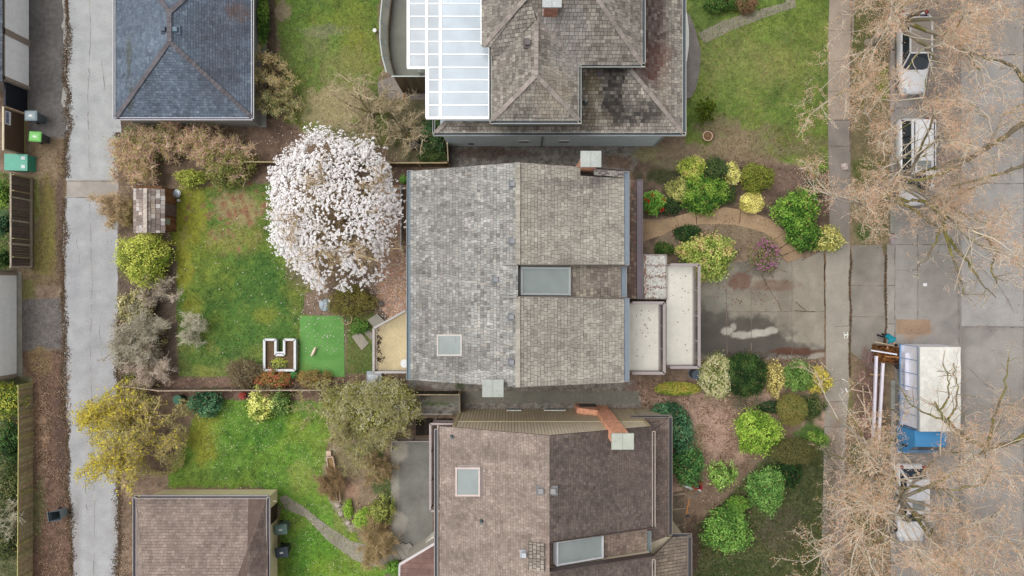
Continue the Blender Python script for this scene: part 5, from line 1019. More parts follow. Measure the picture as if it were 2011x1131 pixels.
mb.rhomb(c, nn, rng.uniform(.08,.22,n), np.array([C(150,96,50), C(112,70,38), C(168,118,70), C(84,54,34)])[rng.integers(0,4,n)], .35); mb.build('bark', ROUGH, sk_, kind='stuff')
def pole(name, label, a, b, w, col, cat, group=None, mat=PAINT): return MB().beam(P(*a), P(*b), w, w, col).build(name, mat, None, label, cat, group)
pole('white_pipe', 'short white pipe lying across the rusty brown crate', (1711,688,1.0), (1761,696,1.0), .09, C(226,224,232), 'pipe')
pole('timber_batten', 'thin tan batten across the top edge of the rusty brown crate', (1718,671,1.05), (1764,681,1.05), .06, C(188,168,140), 'batten')
pole('timber_batten', 'tan batten lying inside the rusty brown crate below the short white pipe', (1738,700,.85), (1778,702,.85), .05, C(196,140,90), 'batten')
for x, y in ((1716,716),(1712,840),(1737,728),(1727,858)): pass
trs = []
for i, (y, lab) in enumerate(((735,'wooden trestle under the upper ends of the long white boards'),(835,'wooden trestle under the lower ends of the long white boards'))):
    t = thing('trestle', P(1722, y), lab, 'trestle'); a, b = P(1708,y,.82), P(1744,y+2,.82); MB().beam(a, b, .08, .1, C(150,124,96)).build('top_bar', ROUGH, t)
    for p in (a+(b-a)*.15, b-(b-a)*.15):
        for s in (-1, 1): MB().beam(p, (p[0], p[1]+s*.3, 0), .05, .05, C(140,116,90)).build('leg', ROUGH, t)
pole('white_board', 'long white board on the trestles, the left of the two', (1721,699,.93), (1715,857,.93), .15, C(226,220,232), 'board')
pole('white_board', 'long white board on the trestles, the right of the two beside the truck', (1734,713,.93), (1725,871,.93), .15, C(230,224,232), 'board')
for i, (a, b, lab) in enumerate((((1683,774,.15),(1714,829,.5),'slanting pale stick leaning toward the long white boards'),((1694,757,.3),(1701,837,.15),'nearly upright pale stick at the left of the brush heap'),((1704,755,.4),(1716,796,.3),'short pale stick crossing under the left white board'),((1670,764,.2),(1712,772,.35),'level pale stick poking out of the brush heap toward the sidewalk'))): pole('pale_stick', lab, a, b, .06, C(206,184,160), 'stick')
# worker
def skinfig(name, verts, edges, rad, col, par, mat=PLAIN, lvl=2):
    me = bpy.data.meshes.new(name); me.from_pydata(verts, edges, []); o = bpy.data.objects.new(name, me); link(o)
    m = o.modifiers.new('skin', 'SKIN'); m.use_smooth_shade = True
    for i, r in enumerate(rad): v = me.skin_vertices[0].data[i]; v.radius = (r, r) if not isinstance(r, tuple) else r; v.use_root = (i == 0)
    s = o.modifiers.new('sub', 'SUBSURF'); s.levels = lvl; s.render_levels = lvl
    dg = bpy.context.evaluated_depsgraph_get(); dg.update(); m2 = bpy.data.meshes.new_from_object(o.evaluated_get(dg)); m2.name = name
    bpy.data.objects.remove(o); bpy.data.meshes.remove(me)
    n = len(m2.loops); ca = m2.attributes.new('Col', 'FLOAT_COLOR', 'CORNER'); vi = np.zeros(n, np.int32); m2.loops.foreach_get('vertex_index', vi); co = np.zeros(len(m2.vertices)*3, np.float32); m2.vertices.foreach_get('co', co); co = co.reshape(-1,3)
    cl = col(co[vi]) if callable(col) else np.tile(col, (n, 1)); ca.data.foreach_set('color', np.c_[cl, np.ones(n)].astype(np.float32).ravel())
    m2.materials.clear(); m2.materials.append(mat); m2.polygons.foreach_set('use_smooth', np.ones(len(m2.polygons), bool))
    o2 = bpy.data.objects.new(name, m2); link(o2)
    if par is not None: o2.parent = par; WPOS[o2.name] = WPOS[par.name]
    return o2
pw_ = thing('person', (0,0,0), 'person in a teal top bending over the rusty brown crate beside the truck', 'person')
# local: leaning toward +X (the street) and -Y
sv = [(0,0,.98),(.13,-.02,1.16),(.28,-.05,1.32),(.38,-.08,1.42),(.45,-.1,1.50),(.52,-.12,1.57),
      (.27,.17,1.34),(.40,.22,1.10),(.56,.12,.95),(.27,-.25,1.33),(.44,-.34,1.12),(.62,-.38,.95),
      (-.02,.11,.90),(.10,.13,.50),(0,.14,.09),(.14,.15,.05),(-.02,-.11,.90),(.04,-.14,.50),(-.12,-.15,.09),(.02,-.16,.05)]
se = [(0,1),(1,2),(2,3),(3,4),(4,5),(2,6),(6,7),(7,8),(2,9),(9,10),(10,11),(0,12),(12,13),(13,14),(14,15),(0,16),(16,17),(17,18),(18,19)]
sr = [.15,.145,.165,.09,.062,.06,.075,.05,.034,.075,.05,.034,.095,.062,.045,.04,.095,.062,.045,.04]
def pc_(co):
    skin = C(206,160,132); teal = C(24,134,150); jean = C(40,42,52); shoe = C(60,50,44); out = np.tile(skin, (len(co), 1)); x, y, z = co.T
    out[(z > .97) & (x < .40) & ~((z < 1.18) & (x > .34))] = teal; out[(z <= .98) & (x < .3)] = jean; out[z < .1] = shoe; return out
pbody = skinfig('body', sv, se, sr, pc_, pw_)
def hand(par, w, d, side):
    w, d = np.array(w), np.array(d, float); d /= np.linalg.norm(d); r = np.cross(d, (0,0,1)); r /= np.linalg.norm(r); vs = [tuple(w), tuple(w+d*.05), tuple(w+d*.09)]; es = [(0,1),(1,2)]; rs = [.026,.036,.034]
    for i, (o_, l_) in enumerate(((-.03,.07),(-.01,.08),(.01,.075),(.03,.058))):
        k = len(vs); p = w+d*.095+r*o_; vs += [tuple(p), tuple(p+d*l_*.55+np.array((0,0,-.012))), tuple(p+d*l_*.85+np.array((0,0,-.04)))]; es += [(2,k),(k,k+1),(k+1,k+2)]; rs += [.011,.010,.008]
    k = len(vs); p = w+d*.03+r*side*.03; vs += [tuple(p+r*side*.02+d*.02), tuple(p+r*side*.035+d*.055)]; es += [(1,k),(k,k+1)]; rs += [.012,.010]
    return skinfig('hand', vs, es, rs, C(206,160,132), par)
hand(pw_, (.56,.12,.95), (.8,-.3,-.35), 1); hand(pw_, (.62,-.38,.95), (.8,-.25,-.3), -1)
hd = MB(); hc = np.array((.60,-.14,1.60)); hd.ellips(hc, (.115,.085,.105), C(206,160,132), 20, 14); hd.ellips(hc+np.array((.115,0,-.025)), (.022,.014,.018), C(200,150,124), 8, 6)
for s in (-1, 1): hd.ellips(hc+np.array((-.01,s*.088,-.01)), (.022,.012,.03), C(196,146,120), 8, 6); hd.ellips(hc+np.array((.1,s*.034,.012)), (.012,.014,.01), C(40,34,30), 8, 6)
hd.ellips(hc+np.array((.098,0,-.055)), (.014,.026,.008), C(160,90,84), 8, 6); hb = hd.build('head', PLAIN, pw_, smooth=True)
MB().ellips(hc+np.array((-.025,0,.022)), (.118,.098,.108), C(44,34,28), 20, 12, .04).build('hair', ROUGH, pw_, smooth=True)
pw_.location = tuple(P(1727, 657)); pw_.rotation_euler = (0, 0, R(-58)); WPOS[pw_.name] = np.array(P(1727, 657))
# dog on the turf
dg_ = thing('dog', (0,0,0), 'small cream dog standing on the bright green artificial turf', 'dog')
v = [(0,0,.24),(.12,0,.25),(.2,0,.27),(.27,0,.32),(.33,0,.35),(.41,0,.33),(-.12,0,.25),(-.2,0,.26),(-.27,.02,.31),(-.32,.03,.33),
     (.14,.06,.17),(.13,.07,.09),(.15,.07,.02),(.14,-.06,.17),(.13,-.07,.09),(.15,-.07,.02),(-.15,.06,.19),(-.2,.07,.10),(-.17,.07,.02),(-.15,-.06,.19),(-.2,-.07,.10),(-.17,-.07,.02)]
e = [(0,1),(1,2),(2,3),(3,4),(4,5),(0,6),(6,7),(7,8),(8,9),(1,10),(10,11),(11,12),(1,13),(13,14),(14,15),(6,16),(16,17),(17,18),(6,19),(19,20),(20,21)]
rr_ = [.1,.105,.08,.065,.075,.035,.1,.07,.03,.035,.045,.03,.026,.045,.03,.026,.05,.03,.026,.05,.03,.026]
skinfig('body', v, e, rr_, C(232,214,190), dg_, ROUGH)
for s in (-1, 1): MB().hexa([(.3,s*.05,.38),(.36,s*.05,.38),(.36,s*.09,.38),(.3,s*.09,.38),(.29,s*.09,.42),(.33,s*.08,.42),(.33,s*.1,.41),(.29,s*.11,.41)], C(206,180,150)).build('ear', ROUGH, dg_)
MB().ellips((.45,0,.335), (.014,.016,.012), C(40,32,30), 8, 6).build('nose', PLAIN, dg_)
dg_.location = tuple(P(617.5, 691)); dg_.rotation_euler = (0, 0, R(64)); dg_.scale = (.95,.95,.95)
# little garden things
MB().cyl(P(347,380), .2, .24, .45, C(150,158,166), 18, False).cyl(P(347,380,.38), .2, .2, .03, C(196,206,214), 18).ring(P(347,380,.46), .24, .02, C(206,212,218)).build('metal_bucket', MET, None, 'round metal bucket beside the small shed', 'bucket')
MB().cyl(P(353,394), .08, .1, .2, C(214,210,206), 12).build('small_pot', PLAST, None, 'tiny white pot just below the round metal bucket', 'pot')
pt = thing('plant_pot', P(1390,267), 'round terracotta-rimmed pot of dry soil on the front lawn of the stepped house', 'pot')
MB().cyl(P(1390,267), .22, .3, .4, C(176,140,116), 22, False).ring(P(1390,267,.41), .3, .035, C(214,184,162)).build('pot', PLAST, pt); MB().cyl(P(1390,267,.34), .28, .28, .03, C(120,92,66), 20).build('soil', ROUGH, pt)
rk = MB(); rk.ellips(P(638,599,.1), (.38,.42,.3), C(176,188,196), 9, 5, .14, 2); rk.build('garden_rock', CONC, None, 'pale bluish rock in the bed just below the magnolia', 'rock')
rk = MB(); rk.ellips(P(815,283,.2), (.42,.4,.45), C(92,84,86), 10, 6, .12, 1); rk.build('dark_rock', ROUGH, None, 'dark rounded rock under the bare shrub near the blue-grey wall', 'rock')
MB().ring(P(681,627,.6), .33, .022, C(176,150,112)).ring(P(681,627,.3), .3, .018, C(150,126,96)).tubes(np.array([[P(681+9*math.cos(a),627+9*math.sin(a),0),P(681+9.5*math.cos(a),627+9.5*math.sin(a),.6)] for a in (.5,2.1,3.6,5.2)]), np.full((4,2),.018), C(150,126,96), 5).build('plant_support', PAINT, None, 'round wire plant support hoop at the corner of the artificial turf', 'hoop')
MB().cyl(P(749,596), .12, .18, .3, C(70,62,58), 14).build('small_pot', PLAST, None, 'small dark pot at the left edge of the brick patio', 'pot')
MB().cyl(P(1362,733), .3, .33, .9, C(72,84,98), 22).ring(P(1362,733,.9), .33, .025, C(90,104,120)).build('rain_barrel', PLAST, None, 'round dark blue barrel in the corner under the outer balcony', 'barrel')
MB().cyl(P(345,768,0), .26, .3, .6, C(30,96,70), 18).build('compost_tub', PLAST, None, 'dark green tub half hidden beside the blue-green bush', 'tub').location = tuple(P(357,782))
hz = MB(); aa = np.linspace(.3, 4.6, 26); c0 = P(800,187)
for k in range(3): pth = np.c_[c0[0]+(.3-.03*k)*np.cos(aa)*.8, c0[1]+(.36-.03*k)*np.sin(aa), np.full(26,.06+.05*k)]; hz.tubes(pth[None], np.full((1,26),.035), C(176,34,34), 6)
hz.beam(P(797,180,.1), P(804,188,.14), .06, .06, C(40,36,36)).beam(P(806,186,.1), P(803,194,.14), .05, .05, C(220,220,222)); hz.build('garden_hose', PLAST, None, 'coiled red hose with black nozzle beside the curved terrace', 'hose')
MB().cyl(P(737,62,0), .1, .13, .25, C(226,226,224), 12).build('white_pot', PLAST, None, 'small white pot on the grass against the curved terrace', 'pot')
rc_ = thing('red_crate', P(1368,952), 'small red crate of bottles at the foot of the dark green hedge', 'crate'); c0 = P(1368,952)
mb = MB(); mb.box(c0[0]-.28,c0[1]-.2,0,c0[0]+.28,c0[1]+.2,.04,C(150,30,44))
for a, b in (((-.28,-.2),(.28,-.2)),((.28,-.2),(.28,.2)),((.28,.2),(-.28,.2)),((-.28,.2),(-.28,-.2))): mb.beam((c0[0]+a[0],c0[1]+a[1],.15),(c0[0]+b[0],c0[1]+b[1],.15),.035,.26,C(196,44,62))
mb.build('crate', PLAST, rc_)
for i in range(3):
    for j in range(2): MB().cyl((c0[0]-.17+.17*i,c0[1]-.08+.16*j,.04), .05, .03, .26, [C(40,46,60),C(150,160,190),C(60,30,40)][(i+j) % 3], 10).build('bottle', DARKG, rc_)
mb = MB(); mb.ellips(P(1352,955,.12), (.3,.16,.14), C(206,206,208), 12, 7, .2, 3, -.4); mb.ellips(P(1358,948,.16), (.14,.08,.1), C(206,90,80), 9, 5, .2, 1); mb.build('crumpled_bag', PLAST, None, 'crumpled grey and red plastic bag next to the red crate', 'bag')
bt = thing('broom', P(1351,995), 'orange-handled tool lying on the steps by the brown roof', 'tool'); MB().beam(P(1353,981,.2), P(1348,1010,.2), .05, .05, C(206,140,70)).build('handle', PLAIN, bt); MB().box(*(P(1350,1012,.1)-np.array((.12,.1,0))), *(P(1350,1012,.1)+np.array((.12,.04,.12))), C(70,70,74)).build('head', ROUGH, bt)
MB().beam(P(1376,962,.08), P(1362,978,.08), .03, .03, C(110,120,130)).beam(P(1372,961,.08), P(1376,964,.08), .1, .08, C(206,220,226)).build('watering_wand', MET, None, 'thin grey watering wand below the red crate', 'wand')
sheet('timber_steps', [(1322,966),(1345,962),(1343,1046),(1322,1046)], .03, two(C(96,84,70), C(124,110,92), 8, 3), .2, 0)
lines('step_edges', [[(1322,972),(1346,968)],[(1322,1000),(1346,998)],[(1322,1034),(1346,1028)]], C(150,136,116), .08, .06, .02)
mb = MB(); mb.prism([tuple(P(x, y, .3)[:2]) for x, y in ((640,886),(649,885),(650,895),(642,896))], 0, .3, C(206,180,160)); mb.build('planter_box', ROUGH, None, 'small square timber planter at the top of the row beside the lawn', 'planter')
for lab, q in (('long timber planter box second in the row beside the lawn', [(641,899),(653,897),(659,928),(646,930)]), ('narrow timber planter box below the brown bush beside the lawn', [(658,962),(666,960),(668,985),(663,986)])):
    t = thing('planter_box', P(*np.mean(q, 0)), lab, 'planter'); pts = [P(x, y, .35) for x, y in q]; mb = MB()
    for a, b in zip(pts, pts[1:]+pts[:1]): mb.beam(a-np.array((0,0,.17)), b-np.array((0,0,.17)), .06, .34, C(206,180,160))
    mb.build('sides', ROUGH, t); MB().prism([tuple(p[:2]) for p in pts], .02, .26, C(140,116,76)).build('soil', ROUGH, t)
for x, y in ((664,991),(670,1008),(684,1027)): MB().ellips(P(x,y,.1), (.2,.2,.2), C(190,176,164), 9, 5, .12, x).build('edging_stone', ROUGH, None, 'rough pale stones edging the bed below the narrow planter box', 'stone', 'stones edging the bed')
for x, y, s in ((1768,0,0),): pass
MB().box(*(P(1816,559,0)-np.array((.12,.1,0))), *(P(1816,559,0)+np.array((.13,.1,.04))), C(236,236,238)).build('litter', PLAIN, None, 'small white scrap lying alone on the open street', 'litter')
MB().ellips(P(298,708,.5), (.42,.45,.04), C(140,152,152), 4, 3).cyl(P(298,708,0), .06, .05, .5, C(110,112,108), 8).build('bird_table', PAINT, None, 'grey square-topped bird table among the twiggy grey bushes', 'bird table')
MB().box(*(P(736,742,0)-np.array((.45,.45,0))), *(P(736,742,.4)+np.array((.42,.42,0))), C(176,182,190)).ellips(P(733,742,.5), (.36,.3,.12), C(196,202,208), 12, 6, .15).build('covered_stack', ROUGH, None, 'pale grey covered stack at the lower left corner of the beige deck', 'stack')
def parked(x): pass
MB().ellips(P(1659,327,.12), (.28,.24,.16), C(206,188,184), 8, 5, .2, 1).build('pale_rock', ROUGH, None, 'pinkish pale rock at the edge of the sidewalk under the branches', 'rock')
# ------------------------------------------------------------------ vegetation
def unit(v): return v/(np.linalg.norm(v, axis=-1, keepdims=True)+1e-9)
def grow(par, n, lr, spread, up, K=5, wob=.15, tmin=.2, follow=.6):
    """n children on each parent path (N,K,3)"""
    N, K0, _ = par.shape; t = rng.uniform(tmin, 1, (N, n))*(K0-1); i = np.minimum(t.astype(int), K0-2); f = (t-i)[..., None]
    a = np.take_along_axis(par, i[..., None].repeat(3, 2), 1); b = np.take_along_axis(par, (i+1)[..., None].repeat(3, 2), 1)
    base = (a*(1-f)+b*f).reshape(-1, 3); d0 = unit((b-a).reshape(-1, 3)); r = unit(rng.normal(size=d0.shape)); d = unit(d0*follow+r*spread+np.array((0, 0, up)))
    L = rng.uniform(*lr, len(base))[:, None]/(K-1); pts = [base]
    for k in range(K-1):
        d = unit(d+rng.normal(0, wob, d.shape)+np.array((0, 0, up*.25))); pts.append(pts[-1]+d*L)
    return np.stack(pts, 1)
def taper(paths, r0, r1): return np.linspace(r0, r1, paths.shape[1])[None]*rng.uniform(.8, 1.2, (len(paths), 1))
def bare_tree(name, label, base, Rc, Hh, fork, seed, budc, barkc, lean=(0,0), nl=7, n2=8, n3=9, n4=5, bud=1.0, bsz=.07, moss=.5, tr=.2, group=None, keep=None, l4=(.25,.6), flat_=.42, cat='tree', azs=None, buds_on_twig=True, tw=1.0, thin=None):
    global rng; old = rng; rng = np.random.default_rng(seed)
    o = thing(name, base, label, cat, group); b = np.array(base, float); top = b+np.array((lean[0], lean[1], fork)); K = 6
    tp = np.linspace(b, top, K)[None]+np.r_[np.zeros((1,3)), rng.normal(0, .05, (K-1, 3))][None]; tp[0,-1] = top
    MB().tubes(tp, np.linspace(tr*1.25, tr, K)[None], np.array(barkc)*.45, 9).build('trunk', TWIG, o, smooth=True)
    az = (np.arange(nl)/nl*2*math.pi+rng.uniform(0, 1)+rng.normal(0, .2, nl)) if azs is None else np.radians(azs); nl = len(az); el = np.radians(rng.uniform(28, 62, nl)); L = Rc*rng.uniform(.75, 1.0, nl)/np.cos(el)*.86
    K = 9; d = np.c_[np.cos(az)*np.cos(el), np.sin(az)*np.cos(el), np.sin(el)]; d[:,2] *= flat_/.42; d = unit(d); pts = [np.tile(top, (nl, 1))+rng.normal(0, .05, (nl, 3))]
    for k in range(K-1): d = unit(d+rng.normal(0, .14, d.shape)); pts.append(pts[-1]+d*(L/(K-1))[:, None])
    P1 = np.stack(pts, 1); P1[:, :, 2] = np.minimum(P1[:, :, 2], b[2]+Hh)
    P2 = grow(P1, n2, (Rc*.25, Rc*.55), .75, .22, 6, .16, .2); P3 = grow(P2, n3, (Rc*.09, Rc*.22), .8, .12, 5, .2, .1); P4 = grow(P3, n4, l4, .9, .15, 4, .25, .1)
    if thin is not None:
        m3 = np.repeat(rng.random(len(P3)) < thin(P3[:, 2]), n4); P4 = P4[m3]; P3 = P3[rng.random(len(P3)) < thin(P3[:, 2])*.5+.5*(thin(P3[:, 2]) > .9)]; P4 = P4[rng.random(len(P4)) < thin(P4[:, 2])**.5]
    for q in (P2, P3, P4): q[..., 2] = b[2]+np.maximum(q[..., 2]-b[2], .25)
    mb = MB(); barkc = np.array(barkc); mossc = C(128,124,58)
    r1 = taper(P1, tr*.62, .03); mm = rng.random(P1.shape[:2])[..., None] < moss; mm = mm*rng.uniform(.3, 1, mm.shape); c1 = mossc*mm+barkc*.55*(1-mm); mb.tubes(P1, r1, c1, 7)
    mm = rng.random(P2.shape[:2])[..., None] < moss*.4; mb.tubes(P2, taper(P2, .036*tw, .012*tw), np.where(mm, mossc*1.05, barkc*rng.uniform(.7, 1.15, (len(P2), 1, 1))), 5)
    mb.build('limbs', TWIG, o, smooth=True); mb = MB()
    mb.tubes(P3, taper(P3, .012*tw, .006*tw), barkc*rng.uniform(.75, 1.25, (len(P3), 1)), 3); mb.tubes(P4, taper(P4, .008*tw, .004*tw), barkc*rng.uniform(.8, 1.3, (len(P4), 1)), 3); mb.build('twigs', TWIG, o)
    if bud:
        q = np.concatenate([P4[:, 1:].reshape(-1, 3), P4[:, 1:].reshape(-1, 3)+rng.normal(0, .06, (len(P4)*3, 3)), P4[:, 2:].reshape(-1, 3)+rng.normal(0, .1, (len(P4)*2, 3))]+([P3[:, 1:].reshape(-1, 3)] if buds_on_twig else []))
        q = q[rng.random(len(q)) < bud]
        if keep is not None: q = q[keep(q-b)]
        q = q+rng.normal(0, .04, q.shape); n = len(q); nn = unit(rng.normal(size=(n, 3))+np.array((0, 0, 1.7)))
        bc = np.array(budc)[rng.integers(0, len(budc), n)]*rng.uniform(.75, 1.2, (n, 1)); MB().rhomb(q, nn, rng.uniform(.6, 1.4, n)*bsz, bc, .55).build('crown', LEAF, o)
    rng = old; return o
TAN = [C(240,190,156), C(228,176,142), C(250,206,176), C(216,176,124), C(234,200,160)]
BK = C(216,204,184)
G6 = 'bare street trees along the road'
GAPS = [(1865,530,120,110,.12),(1808,95,50,100,.1),(1800,285,62,85,.08),(1795,392,40,24,.1),(1820,765,85,100,.25),(1790,1038,48,38,.12),(1790,960,40,50,.3),(1800,870,60,40,.3),(1950,260,60,60,.55),(1700,600,80,110,.1),(1930,160,60,50,.5),(1650,560,60,160,.05),(1650,160,30,90,.45),(1640,800,40,60,.2),(1940,700,70,60,.5),(1950,1000,60,60,.6),(1980,90,30,60,.6),(1790,215,40,18,.5)]
def thin_street(q):
    k = F/(H-q[:, 2]); px, py = q[:, 0]*k+CX, CY-q[:, 1]*k; d = np.ones(len(q))
    for x, y, rx, ry, v in GAPS: d = np.minimum(d, v+(1-v)*np.clip(np.hypot((px-x)/rx, (py-y)/ry)*2.2-1.4, 0, 1))
    return d
T = bare_tree
sp = [(1703,943,2.6,(.75,-.4),9.0,8.6,11,'bare mossy street tree with pale limbs standing behind the blue truck, budding tan',None),
      (1706,372,2.6,(.7,.1),6.8,8.2,12,'bare street tree with tan buds rising between sidewalk and white people carrier',None),
      (1702,84,2.6,(.7,.3),8.2,8.6,13,'bare street tree with tan buds at the top beside the uppermost white car',None),
      (1700,1240,2.6,(.7,-.4),8.8,8.6,14,'bare street tree rising below the frame, its crown over the lower street',None),
      (2128,230,2.8,(-.6,.2),7.6,9.0,15,'bare tree across the street reaching in with mossy limbs at the right edge','far'),
      (2135,800,2.8,(-.6,-.2),7.8,9.0,16,'bare tree across the street whose limbs hang over the truck box side','far'),
      (2140,-60,2.8,(-.6,.3),6.6,9.0,17,'bare tree across the street at the upper right corner','far'),
      (2130,1190,2.8,(-.6,.3),7.0,9.0,18,'bare tree across the street at the lower right corner','far')]
for x, y, fk, ln, Rc, Hh, sd, lab, far in sp:
    T('street_tree', lab, P(x, y), Rc, Hh, fk, sd, TAN, BK, ln, nl=9, n2=11, n3=10, n4=7, bud=.8, bsz=.068, moss=.3, tr=.2, thin=thin_street, group=G6, l4=(.3,.75), azs=None)
def limb_set(tree, paths, r0, seed):
    """extra mossy limbs of a tree, given as photo pixels with height"""
    global rng; old = rng; rng = np.random.default_rng(seed); mb = MB(); bk = C(150,138,112); ms = C(132,128,56)
    for pth, ra, rb in paths:
        p = np.array([P(*q) for q in pth]); t = np.linspace(0, len(p)-1, len(p)*4); i = np.minimum(t.astype(int), len(p)-2); f = (t-i)[:, None]; p = p[i]*(1-f)+p[i+1]*f+rng.normal(0, .035, (len(t), 3))
        m = vnoise(np.arange(len(p))*1.0, np.zeros(len(p))+seed, 2.2, 3) > .45; mb.tubes(p[None], np.linspace(ra, rb, len(p))[None]*rng.uniform(.85, 1.2, (1, len(p))), (ms*(m*rng.uniform(.4, .9, len(p)))[:, None]+bk*.7*(1-m*rng.uniform(.4, .9, len(p)))[:, None])[None], 7)
        c2 = grow(p[None], max(4, len(p)//2), (.5, 1.5), .8, .1, 5, .2, .15); c3 = grow(c2, 5, (.2, .6), .9, .1, 4, .25, .2); mb.tubes(c2, taper(c2, .022, .009), bk*rng.uniform(.7, 1.2, (len(c2), 1)), 4); mb.tubes(c3, taper(c3, .009, .005), BK*.9, 3)
        q = c3[:, 1:].reshape(-1, 3); q = q[rng.random(len(q)) < .5]; mb.rhomb(q+rng.normal(0, .03, q.shape), unit(rng.normal(size=q.shape)+(0, 0, .8)), rng.uniform(.05, .1, len(q)), np.array(TAN)[rng.integers(0, 5, len(q))], .55)
    mb.build('mossy_limb', TWIG, tree); rng = old
tree_ = {o['label']: o for o in scene.objects if o.name.startswith('street_tree')}
gt_ = lambda s: [o for l, o in tree_.items() if s in l][0]
limb_set(gt_('rising between sidewalk'), [([(1738,383,2.8),(1768,398,4),(1800,413,5),(1826,436,5.6),(1848,452,5.8)],.12,.06), ([(1760,392,3.6),(1810,396,5),(1855,420,6),(1880,434,6.2),(1912,452,6.4),(1942,472,6.5),(1958,492,6.5),(1950,512,6.6),(1945,532,6.6),(1960,556,6.7)],.12,.03), ([(1852,424,6),(1856,460,6.1),(1866,492,6.2),(1878,524,6.3),(1890,560,6.3),(1893,580,6.3)],.1,.03), ([(1858,462,6.1),(1884,494,6.2),(1908,526,6.3),(1930,560,6.4),(1956,584,6.5)],.09,.03), ([(1854,424,6),(1848,446,5.8),(1836,476,5.8),(1824,502,5.7),(1804,524,5.7)],.08,.03)], .1, 5)
limb_set(gt_('limbs at the right edge' if False else 'reaching in with mossy'), [([(2040,222,3.5),(2005,245,5),(1965,275,6),(1925,298,6.5),(1880,325,7),(1835,346,7.2),(1785,358,7.4)],.17,.05), ([(2050,300,4),(2000,330,6),(1930,350,7),(1870,366,7.4)],.12,.04), ([(2040,190,4),(1990,130,6),(1930,110,7),(1880,96,7.4)],.12,.04)], .1, 6)
limb_set(gt_('hang over the truck'), [([(2040,840,3.5),(1990,868,5),(1940,880,6),(1900,862,6.6),(1872,838,6.9),(1845,808,7.1),(1836,790,7.2)],.15,.05), ([(1846,806,7.1),(1862,780,7.2),(1864,745,7.3),(1850,715,7.4)],.06,.02), ([(1862,822,7),(1880,796,7.1),(1880,750,7.2),(1872,710,7.3)],.06,.02), ([(1866,832,6.9),(1820,812,7.1),(1790,796,7.2),(1775,775,7.2),(1760,742,7.3)],.06,.02), ([(1940,880,6),(1950,820,6.6),(1975,760,7),(1980,700,7.2)],.08,.03)], .1, 7)
limb_set(gt_('standing behind the blue truck'), [([(1745,962,2.8),(1720,978,4),(1680,982,5),(1640,990,5.6),(1600,1000,6)],.08,.02), ([(1745,958,2.8),(1715,938,4),(1680,912,5),(1640,895,5.6),(1600,880,6)],.07,.02), ([(1745,968,2.8),(1742,1000,4),(1752,1040,5),(1700,1075,5.6),(1650,1085,6)],.07,.02), ([(1748,960,2.8),(1800,955,5),(1860,962,6.5),(1930,955,7.5),(1950,915,8)],.08,.02)], .1, 8)
# magnolia
T('magnolia_tree', 'large magnolia covered in white blossom on the back lawn', P(690,440), 3.95, 4.6, .7, 41, [C(250,246,248), C(244,236,238), C(255,252,250), C(232,220,222)], C(200,176,140), (0,0), nl=10, n2=10, n3=7, n4=4, bud=.0, moss=.15, tr=.16, l4=(.2,.4), flat_=.5)
mg = scene.objects['magnolia_tree']; mb = MB(); N = 6400; ctr = P(655,414,2.6); a = rng.uniform(0, 6.283, N); cz = rng.uniform(.0, 1, N); r = np.sqrt(np.maximum(0, 1-cz**2)); 
k = rng.uniform(.72, 1.0, N)**.5; lump = 1+.03*np.sin(3*a+1)+.05*np.sin(7*a+2); lump += .05*rng.normal(size=N)
cpt = np.c_[np.cos(a)*r*k*4.05*lump, np.sin(a)*r*k*5.05*lump, cz*k*2.0]; cpt[:, 0] += .25*(cpt[:, 1] < -2)*(-cpt[:, 1]-2); nzv = fbm(cpt[:,0]*30+500, cpt[:,1]*30+500, 34, 51); keepm = (nzv > .27+.36*np.clip((cpt[:,0]+1.8)/2, 0, 1)*rng.random(N))
cpt = cpt[keepm]; N = len(cpt); cc = np.repeat(ctr+cpt, 5, 0)+rng.normal(0, .04, (N*5, 3)); nn = unit(np.repeat(unit(cpt*.5+np.array((0,0,2.6))), 5, 0)+rng.normal(0, .25, (N*5, 3)))
mb.rhomb(cc, nn, rng.uniform(.10, .155, N*5), np.array([C(252,250,250), C(250,248,248), C(255,255,254), C(244,236,236)])[rng.integers(0, 4, N*5)]*1.18*rng.uniform(.94, 1.03, (N*5, 1)), .65); mb.build('blossom', PETAL, mg)
mb = MB(); N = 7000; a = rng.uniform(0, 6.283, N); r = np.sqrt(rng.random(N)); cc = ctr+np.c_[np.cos(a)*r*3.8, np.sin(a)*r*4.6, rng.uniform(-.3, 1.2, N)*(1.15-r)]; mb.rhomb(cc, unit(rng.normal(size=(N, 3))+(0, 0, .6)), rng.uniform(.05, .11, N), np.array([C(176,160,100), C(160,136,110), C(190,176,130)])[rng.integers(0, 3, N)], .5); mb.build('crown', LEAF, mg)
